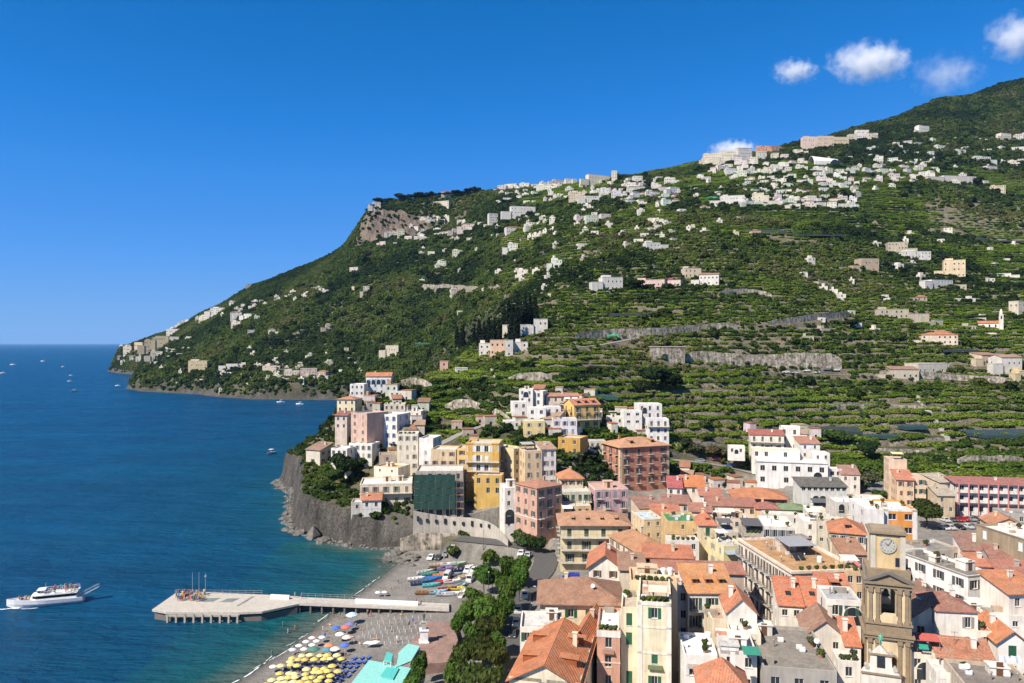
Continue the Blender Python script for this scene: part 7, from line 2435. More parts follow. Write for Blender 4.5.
def make_ship():
 A, B = P(11, 608, 195.5), P(84, 600.5, 201)
 L = math.hypot(B[0] - A[0], B[1] - A[1])
 ang = math.atan2(B[1] - A[1], B[0] - A[0])
 root = empty('excursion_boat', ((A[0] + B[0]) / 2, (A[1] + B[1]) / 2, 0), ang, 'white excursion boat crowded with passengers, heading left with its gangway raised', 'excursion boat')
 s = L / 20.0
 m = MB()
 hull_mesh(m, 20 * s, 4.6, 1.7, deck=.5, bow=.45, stern=.9)
 m.build('hull', 'paint', root, (.80, .79, .77))
 b = MB()
 b.box(-6 * s, -2.36, .62, 9.4 * s, -2.28, .80)
 b.build('stripe', 'paint', root, (.08, .12, .25))
 m = MB()
 m.prism([(-4.5 * s, -1.2), (-3.0 * s, -1.85), (8.3 * s, -1.9), (8.3 * s, 1.9), (-3.0 * s, 1.85), (-4.5 * s, 1.2)], 1.2, 2.15)
 m.build('main_deckhouse', 'paint', root, (.80, .79, .77))
 m = MB()
 m.prism([(-3.9 * s, -1.15), (-2.6 * s, -1.8), (8.0 * s, -1.84), (8.0 * s, 1.84), (-2.6 * s, 1.8), (-3.9 * s, 1.15)], 2.15, 2.95)
 m.build('window_band', 'glass', root)
 m = MB()
 m.prism([(-4.2 * s, -1.3), (-2.7 * s, -2.1), (8.6 * s, -2.1), (8.6 * s, 2.1), (-2.7 * s, 2.1), (-4.2 * s, 1.3)], 2.95, 3.15)
 m.build('upper_deck', 'paint', root, (.80, .79, .77))
 for sy in (-1, 1):
  r = MB()
  for z in (3.55, 4.05):
   r.box(-1.5 * s, sy * 2.02 - .03, z, 8.4 * s, sy * 2.02 + .03, z + .06)
  for k in range(11):
   x = -1.5 * s + 9.9 * s * k / 10
   r.box(x - .03, sy * 2.02 - .03, 3.15, x + .03, sy * 2.02 + .03, 4.05)
  r.build('railing', 'paint', root, (.8, .8, .8))
 m = MB()
 m.prism([(-2.6 * s, -1.1), (-1.9 * s, -1.35), (-.6 * s, -1.35), (-.6 * s, 1.35), (-1.9 * s, 1.35), (-2.6 * s, 1.1)], 3.15, 3.5)
 w = m.build('wheelhouse', 'paint', root, (.80, .79, .77))
 g = MB()
 g.prism([(-2.65 * s, -1.0), (-1.9 * s, -1.3), (-.8 * s, -1.3), (-.8 * s, 1.3), (-1.9 * s, 1.3), (-2.65 * s, 1.0)], 3.5, 4.15)
 g.build('windscreen', 'glass', w)
 g = MB()
 g.prism([(-2.8 * s, -1.3), (-.4 * s, -1.5), (-.4 * s, 1.5), (-2.8 * s, 1.3)], 4.15, 4.3)
 g.build('roof', 'paint', w, (.8, .8, .8))
 q = MB()
 q.tube((-.8 * s, 0, 4.3), (-.5 * s, 0, 6.0), .06, .04, 6)
 q.build('mast', 'metal', root, (.7, .7, .7))
 g = MB()
 n = Vector((4.4, 0, 3.0))
 g.slab([(9.3 * s, -.55, 1.5), (9.3 * s + 4.2, -.55, 3.5), (9.3 * s + 4.2, .55, 3.5), (9.3 * s, .55, 1.5)], .12)
 gw = g.build('gangway', 'metal', root, (.6, .6, .6))
 for sy in (-1, 1):
  r = MB()
  r.tube((9.3 * s, sy * .55, 2.3), (9.3 * s + 4.2, sy * .55, 4.3), .03, .03, 5)
  for k in range(5):
   t = k / 4
   r.tube((9.3 * s + 4.2 * t, sy * .55, 1.5 + 2 * t), (9.3 * s + 4.2 * t, sy * .55, 2.3 + 2 * t), .025, .025, 4)
  r.build('handrail', 'metal', gw, (.6, .6, .6))
 ca, sa = math.cos(ang), math.sin(ang)
 cs = list(CLOTH)
 r = random.Random(3)
 for k in range(34):
  if k < 24:
   x, y, z = r.uniform(-.2, 8.0) * s, r.uniform(-1.8, 1.8), 3.16
   lab = 'one of the passengers crowding the upper deck of the excursion boat'
  else:
   x, y, z = r.uniform(-8.0, -4.9) * s, r.uniform(-.7, .7), 1.42
   lab = 'one of the passengers on the bow of the excursion boat'
  X, Y = root.location.x + ca * x - sa * y, root.location.y + sa * x + ca * y
  person('stand' if r.random() < .6 else 'sit', (X, Y, z), r.uniform(0, 6.28), r.choice(cs), lab, 'boat passengers')
def foam_patch(label, pts, wid, seed, z=.05):
 """streaks of white foam lying on the water: a ragged strip of little islands"""
 r = random.Random(seed)
 m = MB()
 l = smooth_line([(*p, 0) if len(p) == 2 else p for p in pts], .6)
 for lane in range(3):
  prev, wv = None, 0
  for i in range(len(l) - 1):
   q, nx = l[i], l[i + 1]
   t = Vector((nx[0] - q[0], nx[1] - q[1])).normalized()
   wv = max(0, min(1, wv + r.uniform(-.45, .45) + (.08 if lane == 1 else -.06)))
   off = (lane - 1) * wid * .75 + .25 * wid * math.sin(i * .35 + lane * 2 + seed)
   hw = wv * wid * (.22 if lane == 1 else .11) * (r.random() > .22)
   c = (q[0] - t.y * off, q[1] + t.x * off)
   cur = ((c[0] - t.y * hw, c[1] + t.x * hw), (c[0] + t.y * hw, c[1] - t.x * hw))
   if prev and hw > .02:
    m.poly([(*prev[1], z), (*cur[1], z), (*cur[0], z), (*prev[0], z)])
   prev = cur if hw > .01 else None
 o = m.build('foam', 'foam')
 return tag(o, kind='stuff')
def make_boats():
 make_ship()
 mb = motorboat_proto()
 um = []
 far = [(3, 373.5, 14, 'white motor yacht farthest left on the sea', 1.7), (13, 365, 0, 'grey patrol boat left of the white yacht near the horizon', 2.2), (43, 361.5, -6, 'white yacht farthest out near the horizon', 2.2), (70, 381.5, 20, 'white sailing dinghy between the yacht and the headland, upper', 1.0),
   (74, 391.5, 60, 'white motorboat leaving a short wake, lower of the pair off the headland', 1.2), (118, 386, 8, 'pale boat moored off the tip of the near headland', 1.0), (71, 375.5, 5, 'tiny boat just above the pair off the headland', .9), (63, 367, 3, 'tiny white boat right of the far yacht', 1.2)]
 for x, y, a, lab, sc in far:
  Y = CZ * F / (y - HOR)
  put(mb, um, ((x - 512) * Y / F, Y, .05), R(a), lab, 'boat', 'boats far out on the sea', (.80, .79, .77), 'hull', sc)
 for x, y, a, lab in [(281, 402.5, 10, 'white motorboat moored in the bay, left'), (300, 404.5, -8, 'white motorboat moored in the bay, right'), (271, 454, 80, 'white boat on the water left of the stone tower house')]:
  Y = CZ * F / (y - HOR)
  put(mb, um, ((x - 512) * Y / F, Y, .05), R(a), lab, 'boat', 'boats moored near the headland', (.80, .79, .77), 'hull', 1.1)
 bt = dinghy_proto()
 ub = []
 beach = [(416, 581, 10, 'white'), (419, 587, 12, 'dark blue'), (428, 582.5, 14, 'blue'), (434, 580.5, 10, 'bright blue'), (443, 586, 16, 'red'), (452, 584, 12, 'white hulled'), (438, 595.5, 10, 'pale blue'), (445, 596, -6, 'blue grey'),
    (452, 597, 5, 'white'), (461, 588, 60, 'pale blue'), (424, 596, -8, 'brown wooden'), (436, 572, 12, 'dark'), (453, 577, 8, 'grey'), (466, 580, 30, 'cream'), (448, 566.5, 8, 'white'), (462, 596, 80, 'white hulled'), (466, 570, 20, 'white'), (430, 576, 14, 'sea green'), (441, 577.5, 10, 'orange'), (459, 572, 16, 'navy'), (456, 592, -10, 'yellow'), (431, 588, 8, 'turquoise'), (447, 591, 12, 'maroon'), (437, 567, 6, 'tan'), (458, 567, 14, 'pale green'), (425, 575, 20, 'light grey'), (445, 572, 4, 'violet')]
 bc = {'white': (.75, .74, .72), 'white hulled': (.78, .77, .75), 'dark blue': (.03, .07, .16), 'blue': (.05, .18, .42), 'bright blue': (.04, .22, .6), 'red': (.55, .05, .03), 'pale blue': (.30, .52, .62), 'blue grey': (.35, .42, .46), 'brown wooden': (.25, .13, .06), 'dark': (.06, .06, .07), 'grey': (.3, .32, .33), 'cream': (.66, .6, .45), 'sea green': (.08, .35, .28), 'orange': (.7, .25, .05), 'navy': (.02, .03, .12), 'yellow': (.7, .55, .1), 'turquoise': (.1, .5, .52), 'maroon': (.25, .03, .04), 'tan': (.5, .4, .28), 'pale green': (.45, .6, .45), 'light grey': (.58, .58, .57), 'violet': (.3, .2, .4)}
 for k, (x, y, a, c) in enumerate(beach):
  X, Y, z = hit(x, y, 140)
  n = sum(1 for q in beach if q[3] == c)
  row = 'upper' if y < 578 else ('lower' if y > 592 else 'middle')
  same = sorted([q for q in beach if q[3] == c])
  lab = '%s rowing boat drawn up on the beach, in the %s row' % (c, row)
  if n > 1:
   lab = '%s of the %s rowing boats drawn up on the beach, %s row' % (ordinal(same.index((x, y, a, c)), n), c, row)
  put(bt, ub, (X, Y, z + .18), R(a + 180), lab, 'boat', 'rowing boats on the beach', bc[c], 'hull', 1.15)
 foam_patch('', [(-140, 194.2), (-136, 194.4), (-132.5, 195.2), (-128, 196.2), (-122, 198)], 1.5, 4)
 foam_patch('', [(-143, 193.6), (-139, 194), (-135, 194.6), (-132, 195)], 1.3, 11)
# ---------------------------------------------------------------- pier
def make_pier():
 zd = 2.5
 def at(x, y):
  Y = (CZ - zd) * F / (y - HOR)
  return ((x - 512) * Y / F, Y)
 head = [at(152, 609.5), at(166, 612), at(238, 612.5), at(262, 611.5), at(300, 603.5), at(302, 596.5), at(262, 594.5), at(205, 592), at(175, 593.5)]
 root = empty('pier', (0, 0, 0), 0, 'long pale landing pier with a wide angular head reaching out from the beach', 'pier')
 m = MB()
 m.prism(head, zd - .5, zd)
 m.build('pier_head', 'pier_stone', root)
 walk = [at(299, 603.8), at(449, 610), at(449, 603.5), at(301, 597)]
 m = MB()
 m.prism(walk, zd - .42, zd - .004)
 m.build('walkway', 'pier_stone', root)
 # darker inset panels
 for q in ([(206, 598), (221, 598), (213, 601.8), (197, 601.8)], [(228, 598.4), (240, 598.4), (232, 602.2), (219, 602.2)], [(252, 596.5), (255, 596.5), (239, 606), (236, 606)]):
  p = MB()
  p.prism([at(*c) for c in q], zd + .004, zd + .02)
  p.build('deck_panel', 'terrace', root, (.20, .24, .24))
 # low front wall with openings
 a, b = Vector(at(168, 612.1)), Vector(at(238, 612.6))
 n = 8
 for k in range(n + 1):
  p = a.lerp(b, k / n)
  q = MB()
  q.box(p.x - .22, p.y - .5, -3, p.x + .22, p.y - .06, zd - .5)
  q.build('pillar', 'concrete', root)
 q = MB()
 q.box(a.x - .4, a.y - .45, zd - 1.0, b.x + .4, a.y - .2, zd - .5)
 q.build('beam', 'concrete', root)
 # piles, coloured dark to paint in the shaded void under the deck
 for k in range(14):
  t = k / 13
  for pa, pb in ((walk[0], walk[1]), (walk[3], walk[2])):
   x, y = pa[0] + (pb[0] - pa[0]) * t, pa[1] + (pb[1] - pa[1]) * t
   q = MB()
   q.tube((x, y + .5, -6), (x, y + .5, zd - .42), .3, .3, 8)
   q.build('pile', 'dark_stone', root)
 q = MB()
 q.prism([(x * .97 - 2.2, 189 + (y - 189) * .86) for x, y in head], -7, zd - .9)
 q.build('foundation', 'dark_stone', root)
 # pale parapet walls at the back
 for x0, x1, y0, y1, hh in ((355, 418, 598.6, 603.0, .95), (270, 289, 594.2, 596.6, .95)):
  p0, p1 = at(x0, y0 + 4.5), at(x1, y1 + 3)
  q = MB()
  q.prism([p0, p1, (p1[0], p1[1] + .8), (p0[0], p0[1] + .8)], zd + .004, zd + hh)
  q.build('parapet', 'white', root)
 # railings along both sides
 for pa, pb in ((walk[0], walk[1]), (walk[3], walk[2]), (head[8], head[6])):
  d = math.hypot(pb[0] - pa[0], pb[1] - pa[1])
  r = MB()
  n = int(d / 2)
  for z in (.55, 1.05):
   r.tube((pa[0], pa[1], zd + z), (pb[0], pb[1], zd + z), .03, .03, 4)
  for k in range(n + 1):
   x, y = pa[0] + (pb[0] - pa[0]) * k / n, pa[1] + (pb[1] - pa[1]) * k / n
   r.tube((x, y, zd), (x, y, zd + 1.05), .03, .03, 4)
  r.build('railing', 'metal', root, (.7, .7, .7))
 for k, (x, y) in enumerate(((192.5, 593.5), (199, 593.2), (205.5, 594))):
  X, Y = at(x, y)
  f = MB()
  f.lathe([(.01, zd), (.14, zd), (.09, zd + .4), (.06, zd + 5.6), (.01, zd + 5.7)], 8, X, Y)
  if k == 2:
   f.box(X - .25, Y - .2, zd + 4.6, X + .25, Y + .2, zd + 5.0)
  tag(f.build('mast', 'metal', None, (.6, .6, .6)), ('slender mast on the pier head, left of the three', 'slender mast on the pier head, middle of the three', 'mast with a lamp box on the pier head, right of the three')[k], 'mast', 'masts on the pier head')
 r = random.Random(8)
 cs = list(CLOTH)
 pts = []
 for k in range(62):
  x, y = r.uniform(176, 205), r.uniform(594.6, 601.5)
  X, Y = at(x, y)
  person('stand' if r.random() < .75 else 'walk', (X, Y, zd), r.uniform(0, 6.3), r.choice(cs), 'one of the people queueing in the crowd at the end of the pier', 'crowd waiting on the pier head')
 for k, (x, y) in enumerate(((302, 599), (295, 598), (416, 604.5), (421, 606))):
  X, Y = at(x, y)
  person('walk', (X, Y, zd), R(90), ('blue', 'white', 'red', 'black')[k], ('walker in blue where the pier head meets the walkway', 'walker in white just left of the one in blue on the pier', 'walker in red near the land end of the pier', 'walker in black at the land end of the pier')[k])
# ---------------------------------------------------------------- beach
def umbrella_proto():
 root = empty('beach_umbrella')
 m = MB()
 n = 8
 rim = [(1.15 * math.cos(6.2832 * k / n), 1.15 * math.sin(6.2832 * k / n)) for k in range(n)]
 for k in range(n):
  j = (k + 1) % n
  a, b = rim[k], rim[j]
  mid = ((a[0] + b[0]) * .26, (a[1] + b[1]) * .26)
  m.poly([(0, 0, 2.25), (a[0] * .55, a[1] * .55, 2.08), (b[0] * .55, b[1] * .55, 2.08)])
  m.poly([(a[0] * .55, a[1] * .55, 2.08), (a[0], a[1], 1.80), (b[0], b[1], 1.80), (b[0] * .55, b[1] * .55, 2.08)])
  m.poly([(a[0], a[1], 1.80), (a[0] * .995, a[1] * .995, 1.66), (b[0] * .995, b[1] * .995, 1.66), (b[0], b[1], 1.80)])
 m.build('canopy', 'cloth', root, (.75, .6, .12))
 p = MB()
 p.tube((0, 0, 0), (0, 0, 2.2), .03, .03, 6)
 p.build('pole', 'white', root)
 return root
def lounger_proto():
 root = empty('sun_lounger')
 m = MB()
 m.box(-.33, -.95, .28, .33, .35, .36)
 m.slab([(-.33, .35, .36), (.33, .35, .36), (.33, .95, .78), (-.33, .95, .78)], .08)
 m.build('bed', 'cloth', root, (.05, .1, .4))
 for x in (-.3, .3):
  for y in (-.85, .3):
   q = MB()
   q.box(x - .025, y - .025, 0, x + .025, y + .025, .28)
   q.build('leg', 'white', root)
 return root
def make_beach():
 ub, ul = [], []
 um, lg = umbrella_proto(), lounger_proto()
 r = random.Random(4)
 def sand(x, y):
  return hit(x, y, 120)
 # the block of yellow umbrellas, aligned with the shore
 n = 0
 for j in range(9):
  for i in range(9):
   x = 285.5 + j * -5.6 + i * 8.4 + (j % 2) * 1.5
   y = 657.5 + j * 5.2 - i * .35
   if x > 344 - j * 2.2 or x < 252 or y > 700 or x < 300 - (y - 648) * 1.05:
    continue
   X, Y, z = sand(x, y + 8.5)
   put(um, ub, (X + r.uniform(-.5, .5), Y + r.uniform(-.5, .5), z), r.uniform(0, 1), 'one of the yellow umbrellas in the dense block on the beach', 'umbrella', 'yellow beach umbrellas', r.choice([(.62, .50, .13), (.64, .52, .16), (.70, .62, .30), (.56, .44, .15)]), 'canopy', r.uniform(.70, .84))
   for s in (-1, 1):
    put(lg, ul, (X + s * .75 + .3, Y - 1.5, ground(X + s * .75, Y - 1.5)), R(200 + r.uniform(-6, 6)), 'one of the dark blue sun loungers under the yellow umbrellas', 'sun lounger', 'loungers under the yellow umbrellas', (.05, .06, .16), 'bed')
 wh = [(312, 635), (306, 639), (299, 644), (292.5, 650), (322, 637), (316.5, 640), (312, 644.5), (304, 648.5), (273, 667)]
 for k, (x, y) in enumerate(wh):
  X, Y, z = sand(x, y + 8.5)
  put(um, ub, (X, Y, z), .3 * k, 'one of the white umbrellas beside the yellow block on the beach', 'umbrella', 'white beach umbrellas', (.80, .79, .77), 'canopy')
 for x, y, c, lab, s in [(336, 629, (.06, .15, .5), 'blue umbrella nearest the pier on the beach', .95), (345, 646.5, (.07, .16, .55), 'blue umbrella right of the white ones on the beach', .95), (329, 647.5, (.72, .25, .12), 'orange umbrella amid the beach', 1.0), (335, 650.5, (.75, .74, .72), 'white umbrella touching the orange one on the beach', 1.0),
       (327, 651, (.08, .25, .35), 'teal umbrella half hidden by the orange one', 1.0), (314, 652.5, (.06, .2, .16), 'dark green umbrella behind the yellow block', 1.1), (340, 633, (.75, .74, .72), 'white umbrella below the blue one nearest the pier', 1.0), (347, 637, (.75, .6, .5), 'beige umbrella between the two blue ones', 1.0),
       (352, 617, (.5, .62, .75), 'largest pale blue umbrella close to the pier on the beach', 1.3), (350, 622, (.15, .2, .5), 'dark blue umbrella close to the pier on the beach', .9), (346, 627, (.65, .15, .12), 'red umbrella close to the pier on the beach', 1.0)]:
  X, Y, z = sand(x, y + 9)
  put(um, ub, (X, Y, z), r.random(), lab, 'umbrella', None, c, 'canopy', s)
 for x, y, lab in [(378, 592, 'white umbrella on the upper beach, left of the pair'), (384.5, 592.5, 'white umbrella on the upper beach, right of the pair')]:
  X, Y, z = sand(x, y + 6)
  put(um, ub, (X, Y, z), 0, lab, 'umbrella', None, (.80, .79, .77), 'canopy')
 # open rows of blue loungers
 for j in range(3):
  for i in range(9):
   x = 354 + j * 7.5 - i * 4.0 - (0 if j < 2 else 1)
   y = 661 + i * 3.3
   if y > 690:
    continue
   X, Y, z = sand(x, y)
   put(lg, ul, (X, Y, z), R(160 + r.uniform(-4, 4)), 'one of the blue sun loungers in the open rows left of the turquoise roof', 'sun lounger', 'blue loungers in open rows', (.08, .14, .42), 'bed')
 # closed umbrellas standing in a grid under the pier
 pr = empty('closed_umbrella')
 m = MB()
 m.lathe([(.03, 0), (.03, .8), (.14, .85), (.1, 1.9), (.02, 2.15)], 7)
 m.build('folded_canopy', 'cloth', pr, (.66, .65, .62))
 uc = []
 for j in range(6):
  for i in range(11):
   x = 376 + i * 6.1 - j * 4.4
   y = 616 + j * 5.2 + (i % 2) * .5
   if x < 352 or x > 434 - j * 3:
    continue
   X, Y, z = sand(x, y + 6)
   put(pr, uc, (X, Y, z), 0, scale=.62, label='one of the closed pale umbrellas standing in a grid below the pier', cat='umbrella', group='closed umbrellas below the pier')
 # people on the sand and at the water's edge
 cs = list(CLOTH)
 spots = [(323, 634, 'stand'), (315, 640, 'stand'), (325, 641, 'walk'), (368, 617, 'stand'), (371, 619, 'walk'), (340, 621, 'stand'), (343, 619, 'walk'), (338, 634, 'lie'), (352, 640, 'lie'), (362, 632, 'lie'), (398, 586, 'walk'), (392, 590, 'lie'), (386, 594, 'sit'), (360, 646, 'lie'),
    (272, 659, 'stand'), (283, 632, 'stand'), (288, 638, 'stand'), (295, 634, 'walk'), (413, 625, 'stand'), (409, 628, 'walk'), (376, 640, 'lie'), (401, 618, 'lie'), (405, 634, 'lie'), (390, 634, 'sit'), (397, 645, 'walk'), (420, 648, 'stand'), (436, 642, 'walk'), (440, 656, 'stand'), (432, 660, 'walk'), (330, 628, 'lie'), (356, 628, 'sit'), (345, 658, 'stand'), (300, 655, 'lie'), (310, 660, 'lie')]
 for k, (x, y, kind) in enumerate(spots):
  X, Y, z = sand(x, y)
  c = cs[k % len(cs)]
  verb = {'stand': 'standing', 'walk': 'walking', 'lie': 'lying', 'sit': 'sitting'}[kind]
  where = 'in the shallow water' if z < .15 else ('on the plaza paving' if x > 415 else 'on the beach')
  lab = 'person in %s %s %s' % (c, verb, where)
  hits = [q for q in range(len(spots)) if spots[q][2] == kind and cs[q % len(cs)] == c]
  near = 'right of the yellow umbrellas' if y > 650 and x < 370 else ('below the pier' if y < 632 and x > 335 else ('near the white umbrellas' if x < 335 else 'near the turquoise roof' if y > 632 else 'beside the rowing boats'))
  person(kind, (X, Y, max(z, -.5) + .02), r.uniform(0, 6.3), c, lab + ' ' + near)
 # white tarpaulin
 X, Y, z = sand(370, 651)
 m = MB()
 for j in range(4):
  for i in range(7):
   m.v.append((X - 1.5 + i * .5 + j * .25, Y - .9 + j * .6, z + 1.1 + .12 * math.sin(i * 1.3 + j)))
 for j in range(3):
  for i in range(6):
   a = j * 7 + i
   m.f.append((a, a + 1, a + 8, a + 7))
   m.m.append(0)
 k = len(m.v)
 tag(m.build('tarpaulin', 'cloth', None, (.82, .80, .77)), 'single white sheet stretched over the sand below the closed umbrellas', 'tarpaulin')
 # beach club under turquoise roofs
 zr = 6.0
 def rf(x, y, z=zr):
  Y = (CZ - z) * F / (y - HOR)
  return ((x - 512) * Y / F, Y, z)
 ctr = rf(385, 672)
 root = empty('beach_club', (0, 0, 0), 0, 'beach club pavilion under stepped turquoise roofs at the edge of the sand', 'pavilion')
 for nm, q, zz in (('main_roof', [(346, 690), (398, 690), (411, 668), (369, 660)], 5.6), ('upper_roof', [(396, 667), (411, 661), (420, 646), (408, 643.5), (399, 652)], 5.8), ('small_roof', [(384, 660), (391, 661.5), (393, 654), (387, 651.5)], 6.6), ('lower_roof', [(380, 676), (393, 679), (399, 668), (387, 667)], 5.9)):
  pts = [rf(x, y, zz) for x, y in q]
  m = MB()
  m.slab(pts, .25)
  o = m.build(nm, 'paint', root, (.27, .62, .56) if nm in ('main_roof', 'upper_roof') else (.10, .50, .45))
  for p in pts:
   c = MB()
   X, Y = p[0] * .99 + ctr[0] * .01, p[1] * .99 + ctr[1] * .01
   c.tube((X, Y, ground(X, Y) - .5), (X, Y, p[2] - .2), .12, .12, 6)
   c.build('post', 'white', root)
 pts = [rf(x, y, 5.4) for x, y in [(352, 688), (396, 688), (407, 669), (372, 663)]]
 m = MB()
 m.prism([(p[0], p[1]) for p in pts], 1.0, 5.3)
 m.build('wall', 'plaster', root, (.62, .58, .52))
 # paved plaza with the monument
 zz = 4.3
 q = [rf(x, y, zz) for x, y in [(428, 622), (452, 621), (458, 640), (448, 662), (424, 664), (404, 650)]]
 m = MB()
 m.prism([(p[0], p[1]) for p in q], zz - 3, zz)
 tag(m.build('plaza', 'terrace', None, (.30, .19, .155)), kind='structure')
 X, Y, z = rf(424, 642, zz)
 root = empty('monument', (X, Y, zz), R(8), 'dark statue on a tall white marble pedestal in the plaza', 'monument')
 b = MB()
 b.box(-1.1, -1.1, 0, 1.1, 1.1, .35)
 b.box(-.85, -.85, .35, .85, .85, 2.6)
 b.box(-1.0, -1.0, 2.6, 1.0, 1.0, 2.85)
 b.build('pedestal', 'white', root)
 b = MB()
 b.box(-.45, -.45, 2.85, .45, .45, 4.4)
 b.box(-.55, -.55, 4.4, .55, .55, 4.55)
 b.build('column', 'concrete', root)
 if 'stand' not in PEOPLE:
  PEOPLE['stand'] = person_mesh('stand')
 me = PEOPLE['stand'].copy()
 for i in range(len(me.materials)):
  me.materials[i] = MATS['bronze']
 link('statue', me, root, loc=(0, 0, 4.53), scale=(1.1, 1.1, 1.1))
 # foam at the water's edge
 pts = [(-57, 152), (-53.5, 163), (-50, 174)]
 foam_patch('', [(-57.6, 152), (-55, 158), (-53, 165), (-50.6, 174), (-49.6, 180)], .9, 1, .08)
 foam_patch('', [(-49.5, 184), (-47.5, 190), (-46, 196)], .5, 2, .08)
 foam_patch('', [(-45, 200), (-42, 212), (-39.5, 222)], .35, 3, .08)
